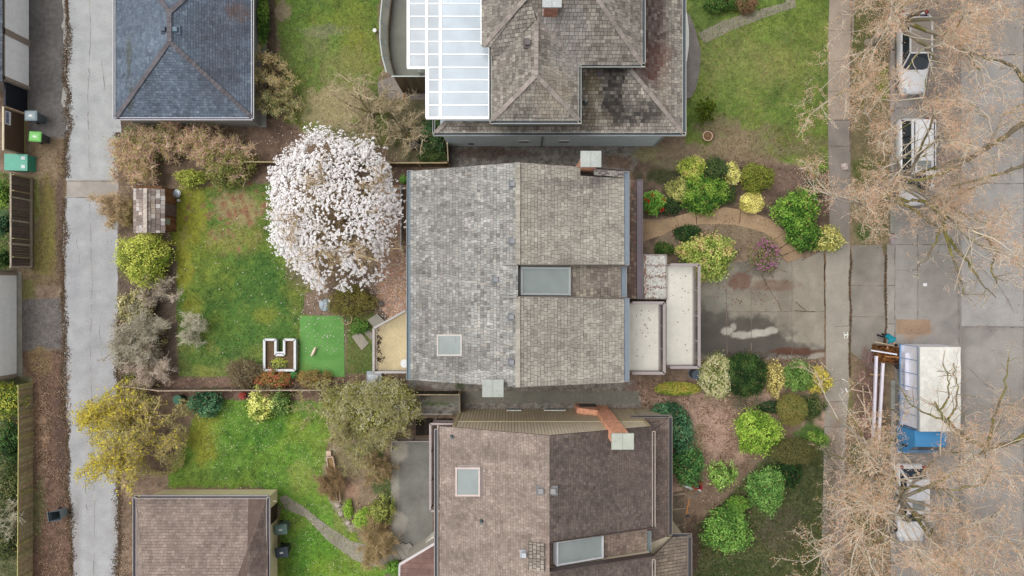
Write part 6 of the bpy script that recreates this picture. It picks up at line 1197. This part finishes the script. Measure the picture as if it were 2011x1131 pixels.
# leafy shrubs
def shrub(name, label, x, y, rx, ry, h, cols, ls0=.15, dens=1.0, cat='shrub', group=None, lump=.22, seed=None, flowers=None, core=.66, zlow=0, poly=None, asp=.55, gaps=.0, stems=True):
    global rng; old = rng; rng = np.random.default_rng(seed if seed is not None else int(x*7+y*13))
    ls = ls0*.8; zc = h*.5; k = (H-zc)/F; c = P(x, y, zc); Rx, Ry, Rz = rx*k, ry*k, h*.55; o = thing(name, (c[0], c[1], 0), label, cat, group); cols = np.array(cols)*1.45; cols = cols*.84+cols.mean(1, keepdims=True)*.16; cols = np.clip(cols, 0, .95)
    A = Rx*Ry*3.14*2.2+Rx*h*2; n = int(A/(ls*ls*asp)*1.9*dens); s1, s2, s3 = rng.uniform(0, 6, 3)
    a = rng.uniform(0, 6.283, n); cz = rng.uniform(-.55, 1, n); r = np.sqrt(np.maximum(0, 1-cz*cz)); d = np.c_[np.cos(a)*r, np.sin(a)*r, cz]
    lm = 1+lump*(.5*np.sin(3*a+s1)+.35*np.sin(5*a+s2+cz*3)+.5*np.sin(9*a+s3+cz*6)*.6)+rng.normal(0, .05+lump*.3, n); kk = rng.uniform(.5, 1, n)**.35
    q = d*np.array((Rx, Ry, Rz))*(lm*kk)[:, None]; cl = vnoise(q[:,0]*10+s1*10, q[:,1]*10+q[:,2]*7, 4.5, 3); 
    if gaps: kp = vnoise(q[:,0]*10+50, q[:,1]*10+70+q[:,2]*5, 4.0, 8) > gaps; q, d, cl, kk = q[kp], d[kp], cl[kp], kk[kp]; n = len(q)
    ci = np.clip((cl*len(cols)+rng.normal(0, .7, n)).astype(int), 0, len(cols)-1); col = cols[ci]*rng.uniform(.58, 1.3, (n, 1)); dead = rng.random(n) < .03; col[dead] = C(170,140,90)
    nn = unit(d*np.array((.5, .5, .8))+rng.normal(0, .42, (n, 3))+np.array((0, 0, .8))); q = q+c; q[:, 2] = np.maximum(q[:, 2], .06)
    mb = MB(); mb.rhomb(q, nn, rng.uniform(.7, 1.35, n)*ls, col, asp)
    mb.build('foliage', LEAF, o)
    if core: MB().ellips((c[0], c[1], zc*.8), (Rx*core, Ry*core, Rz*core), cols.mean(0)*.3, 14, 8, .1, s1).build('shade_core', ROUGH, o)  # solid dark core, its colour painting the shade seen between the leaves
    if stems:
        st = np.array([[(c[0]+rng.normal(0, .05), c[1]+rng.normal(0, .05), 0), (c[0]+rng.normal(0, Rx*.3), c[1]+rng.normal(0, Ry*.3), zc), (c[0]+rng.normal(0, Rx*.45), c[1]+rng.normal(0, Ry*.45), h*.85)] for _ in range(7)])
        MB().tubes(st, taper(st, .03, .012), C(92,74,58), 5).build('stem', TWIG, o)
    if flowers:
        m, fc, fs = flowers; a = rng.uniform(0, 6.283, m); cz = rng.uniform(.1, 1, m); r = np.sqrt(1-cz*cz); qq = np.c_[np.cos(a)*r*Rx, np.sin(a)*r*Ry, cz*Rz]*rng.uniform(.85, 1.05, (m, 1)); qq = np.repeat(qq, 5, 0)+rng.normal(0, fs*.3, (m*5, 3))+c
        MB().rhomb(qq, unit(rng.normal(size=(m*5, 3))+(0, 0, 1)), rng.uniform(.7, 1.2, m*5)*fs, np.array(fc)[rng.integers(0, len(fc), m*5)]*rng.uniform(.85, 1.1, (m*5, 1)), .7).build('flowers', PETAL, o, kind='stuff')
    rng = old; return o
def twiggy(name, label, x, y, r, h, budc, bark0, n=(16,7,6,3), bud=.4, bsz=.06, seed=None, cat='shrub', group=None, ys=1.0, l4=(.12,.3), tr=.05, keep=None, moss=.1, tw=1.0):
    bark = np.clip(np.array(bark0)*1.5, 0, .9); budc = [np.clip(np.array(b_)*1.45, 0, .9) for b_ in budc]
    return bare_tree(name, label, P(x, y), r*(H-h*.6)/F, h, .12, seed or int(x+y*3), budc, bark, (0,0), nl=n[0], n2=n[1], n3=n[2], n4=n[3], bud=bud, bsz=bsz, moss=moss, tr=tr, group=group, l4=l4, flat_=.5, cat=cat, keep=keep, tw=tw)
YG = [C(120,140,30), C(168,184,52), C(196,206,74), C(214,220,96)]; DG = [C(34,62,26), C(50,84,34), C(66,104,42), C(84,120,50)]; MGc = [C(60,100,26), C(90,136,34), C(122,162,48), C(150,184,64)]
OL = [C(88,96,28), C(122,126,36), C(146,146,50), C(120,108,52)]; YL = [C(150,150,60), C(200,196,90), C(226,220,120), C(238,230,140)]; LG = [C(84,128,40), C(122,166,54), C(148,190,74), C(170,206,96)]; BG = [C(40,84,54), C(62,112,72), C(86,136,92), C(110,156,108)]
CR = [C(150,160,80), C(206,204,130), C(236,228,170), C(244,238,196)]
S = shrub
S('bush','dense lime-yellow clipped bush directly below the small shed',283,508,49,50,1.9,[C(110,130,24), C(164,176,44), C(196,204,66), C(210,214,84)],.15,1.0)
S('bush','cream variegated bush below the lime-yellow clipped bush',268,606,34,38,1.5,[C(110,110,60), C(176,164,104), C(206,196,140), C(120,124,60)],.16,.8,gaps=.2)
twiggy('bare_shrub','grey twiggy shrub overlapping the lower edge of the lime-yellow bush',318,568,42,1.8,[C(176,164,150), C(150,140,120)],C(186,172,158),(12,6,7,4),.25)
twiggy('bare_shrub','large grey-pink twiggy shrub leaning over the lane, above the bird table',290,660,72,2.6,[C(170,164,144), C(150,142,112), C(184,176,156)],C(168,160,146),(18,7,8,4),.35,.06,moss=.35)
twiggy('bare_shrub','grey twiggy shrub around the bird table',308,716,45,1.8,[C(190,176,160), C(160,144,128)],C(190,174,160),(14,6,7,4),.4)
twiggy('bare_shrub','wispy pale shrub spreading alone over the edge of the back lawn',395,642,36,1.4,[C(160,164,130), C(186,180,160)],C(184,176,158),(12,5,6,4),.4,.045,moss=0)
S('leafy_undergrowth','patchy olive undergrowth among the grey twiggy shrubs',285,690,45,60,.8,[C(70,74,34), C(120,112,50), C(96,84,60), C(150,140,90)],.13,.6,gaps=.4)
S('small_plant','grey-green plant in the dark soil below the twiggy grey shrubs',262,742,26,12,.5,[C(96,84,60), C(110,120,60)],.12,.6,gaps=.3)
twiggy('ornamental_grass','tan ornamental grass clump between lane and small shed',240,412,32,1.6,[C(186,164,130), C(160,140,104)],C(190,168,140),(26,6,5,3),.5,.06,moss=0)
twiggy('ornamental_grass','olive-tan grass tuft over the left side of the shed roof',262,425,24,2.6,[C(150,136,90)],C(160,144,104),(18,6,5,3),.5,.06,moss=0)
for i, (x, y, r, lab) in enumerate(((275,300,44,'tangle of brown brambles nearest the lane below the blue-grey garage'),(345,285,52,'middle tangle of brown brambles below the blue-grey garage'),(420,290,48,'tangle of reddish brambles below the right half of the blue-grey garage'),(290,340,40,'low bramble tangle just above the small shed'),(470,320,40,'bramble tangle at the right end under the blue-grey garage corner'))):
    twiggy('bramble', lab, x, y, r, 1.3, [C(140,150,70), C(170,172,96), C(190,150,126), C(196,166,140)], C(200,172,156), (14,6,6,3), .3, .09, 300+i, group='brambles below the blue-grey garage', moss=.1, l4=(.2,.5), tw=1.2)
S('bush','loose green leafy patch in the brambles directly above the shed lawn corner',300,275,64,34,1.7,[C(90,104,46), C(120,136,62), C(150,160,82), C(130,116,84)],.12,.35,gaps=.5,core=0)
S('bush','olive leafy bush at the right of the brambles',448,328,48,36,1.7,[C(76,88,36), C(120,130,50), C(156,160,66), C(110,96,60)],.12,.9,gaps=.25)
S('bush','bright yellow-green leafy bush at the foot of the brambles above the lawn',376,350,30,18,1.0,[C(110,124,30), C(160,170,50), C(186,192,70)],.13,.9,gaps=.2)
S('hedge','narrow green hedge strip along the right side of the blue-grey garage',517,30,9,62,1.2,MGc,.12,1.0)
twiggy('bare_shrub','shrub with pale yellow dead leaves at the right corner of the blue-grey garage',530,150,52,2.2,[C(206,186,130), C(176,156,116), C(170,160,110)],C(160,146,124),(12,6,5,3),.55,.09)
twiggy('bare_shrub','smaller shrub with pale leaves below the one at the garage corner',560,205,42,1.8,[C(196,176,126), C(150,140,90), C(140,160,100)],C(150,138,116),(10,6,5,3),.6,.08)
twiggy('bare_tree','small bare fruit tree with mossy yellow limbs beside the terrace paving',728,222,88,3.4,[C(170,154,120), C(184,166,134)],C(178,162,134),(11,6,6,3),.12,.05,moss=.3,tr=.12,cat='tree',l4=(.2,.5))
twiggy('bare_shrub','tangled bare shrub right of the magnolia top',800,262,55,2.0,[C(160,148,110), C(120,124,60)],C(168,152,128),(11,6,6,3),.2,.06,moss=.2)
S('bush','dark green leafy bush at the left corner of the pale blue-grey wall',856,262,30,36,1.5,[C(30,56,30), C(48,84,44), C(72,112,56), C(84,104,60)],.15,.8,gaps=.15)
S('ground_plants','low green plants along the fence by the magnolia',850,306,30,14,.5,[C(60,84,36), C(96,116,52)],.12,.7,gaps=.25)
S('small_plant','bright green tuft at the top left corner of the shake roof',793,352,7,8,.9,[C(100,160,50), C(130,186,70)],.12,1.0)
# south side
fk = thing
T('forsythia_tree','yellow-flowering forsythia spreading over the lane',P(282,845),3.1,3.4,.5,61,[C(246,230,70), C(240,226,96), C(222,206,70), C(206,196,110)],C(200,180,130),(0,0),nl=14,n2=9,n3=8,n4=4,bud=.45,bsz=.13,moss=.5,tr=.1,l4=(.2,.45),flat_=.5,keep=lambda q: (q[:,0]+rng.normal(0,1.8,len(q)) < -1.3) | (rng.random(len(q)) < .12))
fo_ = scene.objects['forsythia_tree']; mb = MB(); N = 19000; a = rng.uniform(0,6.283,N); r = np.sqrt(rng.random(N))*(1+.1*np.sin(5*a)); q = np.c_[np.cos(a)*r*3.8, np.sin(a)*r*3.2, rng.uniform(.4,1,N)*3.0*(1.15-r)+.3]; kp = vnoise(q[:,0]*10+9,q[:,1]*10+5,6,2) > .36; q = q[kp]; N = len(q)
mb.rhomb(P(280,838)+q, unit(rng.normal(size=(N,3))+(0,0,.7)), rng.uniform(.07,.15,N), np.where((rng.random((N,1)) < .25) & (q[:,:1] < -.6), C(255,236,70,1.1), np.array([C(206,200,124), C(186,176,120), C(222,212,160), C(206,196,112)])[rng.integers(0,4,N)]), .5); mb.build('small_leaves', LEAF, fo_)
S('bush','blue-green leafy bush below the long low fence',404,793,32,25,1.1,BG,.16,.9,gaps=.15)
S('bush','yellow-green variegated bush right of the blue-green bush',514,793,27,32,1.3,[C(110,130,40), C(180,190,70), C(222,224,110), C(240,236,130)],.15,1.0,gaps=.1)
S('bush','greener half of the variegated bush pair below the orange-red shrub',549,789,19,26,1.2,[C(84,120,50), C(130,164,74), C(170,190,100)],.14,.9,gaps=.1)
S('bush','orange-red leafed shrub just below the white raised planter',536,744,36,18,1.1,[C(196,96,60), C(176,130,60), C(136,130,56), C(206,110,70)],.13,.8,gaps=.2)
S('bush','dull purple-green shrub under the orange-red shrub',530,765,24,18,1.2,[C(110,100,64), C(120,116,70), C(150,110,84)],.12,.8,gaps=.2)
S('bush','grey-brown rounded shrub at the lower edge of the back lawn',480,733,32,28,1.3,[C(120,104,70), C(134,120,84), C(110,92,64), C(146,134,96)],.09,1.0,gaps=.1)
S('bush','loose orange-tinged shrub at the foot of the artificial turf',618,744,34,20,.9,[C(176,140,70), C(150,140,66), C(130,110,60), C(186,150,90)],.11,.7,gaps=.3)
for x, y in ((481,751),(476,777)): S('red_plant','small red-leaved plant beside the long low fence',x,y,7,6,.4,[C(190,70,56), C(206,90,70)],.12,1,group='red plants by the low fence',core=0)
S('small_plant','bright green plant at the lower right corner of the white raised planter',577,735,8,7,.5,[C(60,130,60), C(90,160,80)],.12,1)
S('planter_plants','green and yellow plants growing inside the white raised planter',549,713,17,11,.75,[C(110,130,60), C(140,150,90), C(190,196,50)],.11,.8,gaps=.25,core=0,stems=False)
S('bush','olive spreading shrub just below the magnolia blossom',690,592,45,28,1.2,[C(104,100,34), C(130,124,44), C(150,142,60), C(100,84,56)],.11,.9,gaps=.12)
S('small_plant','fresh green fern clump below the wire plant hoop',706,641,18,13,.6,[C(76,116,36), C(104,146,50)],.14,1)
S('large_shrub','large pale olive shrub with whitish catkins left of the timber steps',726,803,92,58,2.8,[C(130,132,52), C(166,164,76), C(186,182,110), C(196,190,150)],.12,.9,gaps=.2,lump=.2,flowers=(260,[C(206,202,176), C(222,218,190)],.13))
T('bare_tree','pale branching stems mixed through the large olive shrub',P(722,806),3.0,3.0,.3,71,[C(196,190,150), C(180,176,90)],C(170,156,120),(0,0),nl=12,n2=8,n3=7,n4=3,bud=.8,bsz=.08,moss=.3,tr=.08,l4=(.15,.35),flat_=.5)
twiggy('bare_shrub','thin brown shrub in the bed beside the concrete patio',742,912,40,1.3,[C(150,132,96), C(120,124,60)],C(156,132,102),(12,6,6,3),.3,.05)
twiggy('bare_shrub','fine brown bush between the two timber planters',657,944,26,1.1,[C(150,126,90)],C(140,118,92),(16,7,6,4),.5,.05)
twiggy('bare_shrub','tan dome-shaped bush at the bend of the curved garden path',748,1052,39,1.5,[C(170,148,110), C(150,136,90)],C(168,146,114),(20,8,7,4),.6,.055)
S('bush','lime green plant mound beside the edging stones',712,1020,17,20,.6,[C(130,170,30), C(160,196,50), C(176,206,70)],.11,1)
S('bush','smaller lime green mound above the other lime mound',684,1000,9,18,.5,[C(130,170,30), C(160,196,50)],.11,1)
S('bush','loose yellow-green bush against the left edge of the patio',752,1000,26,28,1.1,[C(110,124,44), C(150,160,60), C(176,182,84)],.13,.8,gaps=.3)
S('bush','bright green bush at the bottom next to the annex wall',772,1116,18,14,.8,[C(100,150,40), C(130,180,56)],.13,1)
S('bush','yellow-green bush at the left edge beside the lower left fence',16,786,30,34,1.7,[C(90,120,30), C(140,160,40), C(196,196,50), C(110,140,50)],.15,1)
for i, (x, y, r1, r2, lab) in enumerate(((18,868,26,46,'dark green bush at the left edge below the yellow-green one'),(14,960,28,44,'mixed green bush at the left edge across from the open grey bin'),(12,1055,30,46,'dull green bush in the lower left corner'),(8,382,12,26,'green bush behind the tall brown fence, the upper one'),(6,440,10,26,'grey-green bush behind the tall brown fence, the middle one'),(8,508,11,18,'dark green bush behind the tall brown fence, the lowest one'))): S('bush', lab, x, y, r1, r2, 1.4, [DG, [C(56,84,34), C(96,112,50), C(130,132,80)], [C(60,80,36), C(100,110,56)], MGc, BG, DG][i], .14, .8, gaps=.2)
twiggy('bare_shrub','pale bare stems over the lower left fence',30,1000,50,2.0,[C(170,166,130)],C(190,184,166),(8,6,6,4),.3,.05)
# front yard of the middle house
S('bush','round yellow-green bush at the top of the front bed, tinged pink',1359,331,25,23,1.2,[C(140,160,40), C(176,194,60), C(204,212,84), C(206,180,96)],.13,1.1)
S('bush','round cream-yellow bush right of the red-flowered shrub',1330,372,21,22,1.1,[C(130,134,60), C(190,190,96), C(214,212,120)],.13,1.0,gaps=.08)
S('bush','wide bright green bush in the middle of the front bed',1382,380,45,38,1.4,[C(50,94,24), C(80,128,30), C(118,160,40), C(150,180,50)],.16,1.1)
S('bush','dark green bush between the two yellow-topped bushes',1405,334,24,24,1.3,[C(50,70,34), C(70,96,44), C(90,112,56)],.13,.9)
S('bush','small golden bush leaning on the dark green bush',1436,342,16,22,1.1,YL,.13,1.0)
S('bush','dull green low bush at the right foot of the wide bright green bush',1428,378,18,22,.8,[C(60,80,40), C(84,104,50)],.12,.8,gaps=.15)
S('bush','round olive-green bush nearest the front lawn',1486,350,31,27,1.4,[C(90,104,20), C(122,134,26), C(150,158,40), C(110,120,30)],.12,1.1)
S('bush','round pale golden bush beside the curved path',1477,398,23,21,1.0,[C(190,180,80), C(222,212,106), C(236,226,130)],.12,1.2,lump=.07)
S('bush','bright green shrub with red flowers next to the porch gutter',1284,398,21,23,1.2,[C(70,124,30), C(110,164,44), C(140,186,60)],.14,1.0,flowers=(9,[C(220,70,40), C(206,50,36)],.16))
S('bush','dark low greenery right of the red-flowered shrub',1318,405,18,18,.7,[C(40,64,34), C(66,92,44)],.13,.9,gaps=.15)
S('bush','dark green glossy bush just below the curved path',1350,459,25,17,1.0,[C(30,60,26), C(46,80,32), C(66,104,44)],.15,1)
S('bush','small green bush at the corner of the entrance canopy',1304,489,19,13,.7,[C(60,90,30), C(84,116,40)],.13,1)
S('bush','large pink-tinged yellow-green bush beside the outer balcony',1390,504,48,44,1.9,[C(120,144,44), C(164,186,70), C(196,206,96), C(214,180,120)],.17,1.0)
S('bush','pale yellow shoulder bush joined to the large pink-tinged bush',1349,491,19,16,1.4,[C(160,168,60), C(200,200,90), C(214,190,120)],.15,1)
S('bush','open shrub with pink and lilac flowers at the bend above the driveway',1502,500,28,32,1.3,[C(120,130,70), C(150,120,90), C(140,146,90)],.1,.6,gaps=.3,flowers=(120,[C(206,130,180), C(190,120,170), C(224,160,196)],.1),core=.4)
S('tall_bush','tall bright green bush at the end of the curved path',1566,418,40,44,1.9,[C(60,104,24), C(94,144,34), C(130,176,50), C(150,186,60)],.18,1.1)
S('bush','lower green lobe under the tall bright green bush',1580,468,32,24,1.4,[C(50,90,24), C(80,128,34), C(112,158,46)],.17,1)
S('bush','cream-yellow bush overhanging the sidewalk beside the driveway',1627,470,27,24,1.4,[C(150,156,60), C(206,200,100), C(230,220,130), C(120,140,50)],.15,1.0,gaps=.05)
S('low_juniper','grey-green juniper spreading at the sidewalk under the branches',1605,370,24,16,.7,[C(60,84,50), C(96,116,76)],.12,.8,gaps=.25)
S('small_plant','green weedy clump on the lawn edge at the sidewalk',1603,333,20,12,.5,MGc,.12,.8,gaps=.2)
S('bush','brown-leaved bush at the top edge of the front lawn',1465,8,22,16,1.1,[C(150,110,80), C(130,100,70), C(120,120,60)],.1,.9)
S('bush','green bush at the top edge of the front lawn left of the brown one',1415,6,34,18,.9,[C(60,96,30), C(90,124,44)],.14,.9,gaps=.1)
cf = thing('conifer', P(1376,222), 'small yellow-green conifer with drooping radial branches at the house corner', 'conifer'); c0 = P(1376,222); top = c0+np.array((0,0,2.8)); br_ = []
for i in range(26):
    a = rng.uniform(0, 6.283); zz = rng.uniform(.3, 2.5); L = 1.15*(1-zz/3.2)*rng.uniform(.8, 1.15); br_.append([c0+np.array((0,0,zz)), c0+np.array((math.cos(a)*L*.5, math.sin(a)*L*.5, zz+.08)), c0+np.array((math.cos(a)*L, math.sin(a)*L, zz-.15))])
br_ = np.array(br_); MB().tubes(np.array([[c0, top]]), np.array([[.07,.015]]), C(96,78,60), 6).build('trunk', TWIG, cf)
n = 170; t = rng.random((26, n, 1)); q = br_[:, None, 0]*(1-t)+br_[:, None, 2]*t+rng.normal(0, .06, (26, n, 3))*(1.4-t); q = q.reshape(-1, 3); MB().tubes(br_, np.full((26,3),.012), C(110,90,60), 3).rhomb(q, unit(rng.normal(size=q.shape)+(0,0,.8)), rng.uniform(.08,.16,len(q)), np.array([C(84,110,30), C(120,142,40), C(146,164,54), C(66,90,34)])[rng.integers(0,4,len(q))], .35).build('crown', LEAF, cf)
# front yard of the south house
S('box_hedge','low clipped yellow-green hedge below the balconies',1331,763,44,13,1.0,[C(96,130,26), C(136,160,36), C(180,180,60), C(190,170,50)],.11,1.4,lump=.05)
S('bush','bush crowded with cream blossoms at the end of the clipped hedge',1405,738,32,41,1.6,[C(110,130,50), C(150,160,80), C(206,204,140)],.13,.9,flowers=(330,[C(246,240,200), C(236,228,176)],.15))
S('bush','large dark green bush right of the cream-blossomed bush',1462,736,44,43,1.8,[C(30,56,20), C(44,76,28), C(60,94,36), C(80,112,46)],.11,1.2,lump=.08)
S('bush','narrow yellow-cream bush between the dark green and mid-green bushes',1521,742,17,34,1.4,[C(150,140,70), C(206,190,100), C(226,210,120), C(130,120,60)],.14,1,gaps=.1)
S('bush','mid-green airy bush left of the golden bush at the sidewalk',1565,739,30,29,1.5,[C(84,124,44), C(112,152,60), C(134,170,76)],.13,1.1)
S('bush','golden yellow bush nearest the sidewalk at the driveway corner',1607,747,24,24,1.3,[C(160,150,40), C(206,190,56), C(228,206,70), C(150,160,60)],.13,1.1,gaps=.05)
S('bush','round olive-brown clipped bush above the bright lime bush',1555,804,28,31,1.5,[C(110,106,40), C(140,134,56), C(150,140,70), C(120,130,50)],.09,1.3,lump=.05)
S('bush','bright lime-green bush in the middle of the leafy slope',1487,848,41,41,1.9,[C(84,124,20), C(128,168,30), C(160,196,48), C(176,208,64)],.15,1.1,lump=.2)
for i, (x, y, rx, ry, cl, lab) in enumerate(((1310,806,28,15,BG,'blue-green hedge end touching the cream gable corner'),(1338,848,22,44,BG,'glossy blue-green hedge along the brown porch gutter'),(1350,915,31,38,[C(50,96,44), C(76,128,56), C(98,150,70)],'mid-green bush above the red crate'))): S('hedge', lab, x, y, rx, ry, 1.5, cl, .17, 1.0)
S('bush','loose lime-green bush right of the red crate',1418,932,27,28,1.3,LG,.17,.8,gaps=.25)
S('bush','light green bush at the bend of the dirt path by the branches',1505,962,35,42,1.7,[C(80,128,48), C(110,160,64), C(138,184,86)],.15,1.0,lump=.2)
S('bush','broad light green bush at the lower end of the dirt path',1428,1040,43,43,1.8,[C(80,128,44), C(112,162,58), C(144,190,76)],.17,1.0,lump=.24)
S('bush','small lime bush touching the top of the broad light green bush',1450,990,19,16,.9,[C(96,140,34), C(130,176,50)],.13,1)
S('bush','low rounded olive bush under the branches beside the entrance steps',1558,886,46,26,1.1,[C(96,100,50), C(120,120,60), C(90,84,52), C(110,120,50)],.09,1.1,lump=.08)
S('ground_plants','fresh green ground plants beside the sidewalk steps',1606,866,22,22,.5,MGc,.12,.8,gaps=.2)
S('ground_plants','dark green ground plants left of the sidewalk below the golden bush',1600,800,22,26,.5,[C(50,80,34), C(84,110,50), C(120,126,70)],.12,.8,gaps=.3)
S('ground_plants','dark ivy between the lime bush and the clipped olive bush',1515,800,26,12,.5,[C(40,66,36), C(66,92,50)],.13,.8,gaps=.2)
S('bush','dark evergreen under the branch tips beside the light green bush',1550,930,24,26,1.1,[C(30,60,24), C(50,86,34)],.14,.9,gaps=.15)
mbx = MB()                                          # rough grass of the shady slope
N = 9000; px = rng.uniform(1370, 1640, N); py = rng.uniform(860, 1140, N); kp = (px-1365)*.86+(py-1030) > 0; px, py = px[kp], py[kp]; N = len(px); a = rng.uniform(0, 6.283, N)
q = np.c_[PX(px), PY(py), np.full(N, .02)]; dd = np.c_[np.cos(a), np.sin(a), rng.uniform(.5, 2, N)]*rng.uniform(.06, .16, (N, 1)); s = np.c_[-np.sin(a), np.cos(a), np.zeros(N)]*.02
mbx.add(np.stack([q-s, q+s, q+dd], 1).reshape(-1, 3), np.arange(3*N).reshape(N, 3), np.array([C(60,84,36), C(84,104,46), C(110,116,64), C(96,90,60)])[rng.integers(0,4,N)]); mbx.build('rough_grass', LEAF, None, 'rough dark grass tufts on the shady slope', kind='stuff', org=np.zeros(3))
bp = MB(); N = 260; c0 = np.c_[PX(rng.normal(1706, 14, N)), PY(rng.uniform(690, 860, N)), rng.uniform(.05, .5, N)]; a = rng.uniform(0, 6.283, N); dv = np.c_[np.cos(a), np.sin(a), rng.normal(0, .15, N)]*rng.uniform(.4, 1.2, (N, 1))
pth = np.stack([c0-dv/2, c0+rng.normal(0, .06, (N, 3)), c0+dv/2], 1); pth[..., 2] = np.clip(pth[..., 2], .03, .7); bp.tubes(pth, np.full((N, 3), .014), jit(C(150,116,112), N, .3), 4); bp.build('brush_heap', TWIG, None, 'heap of cut pinkish branches between sidewalk and truck', 'brush heap')
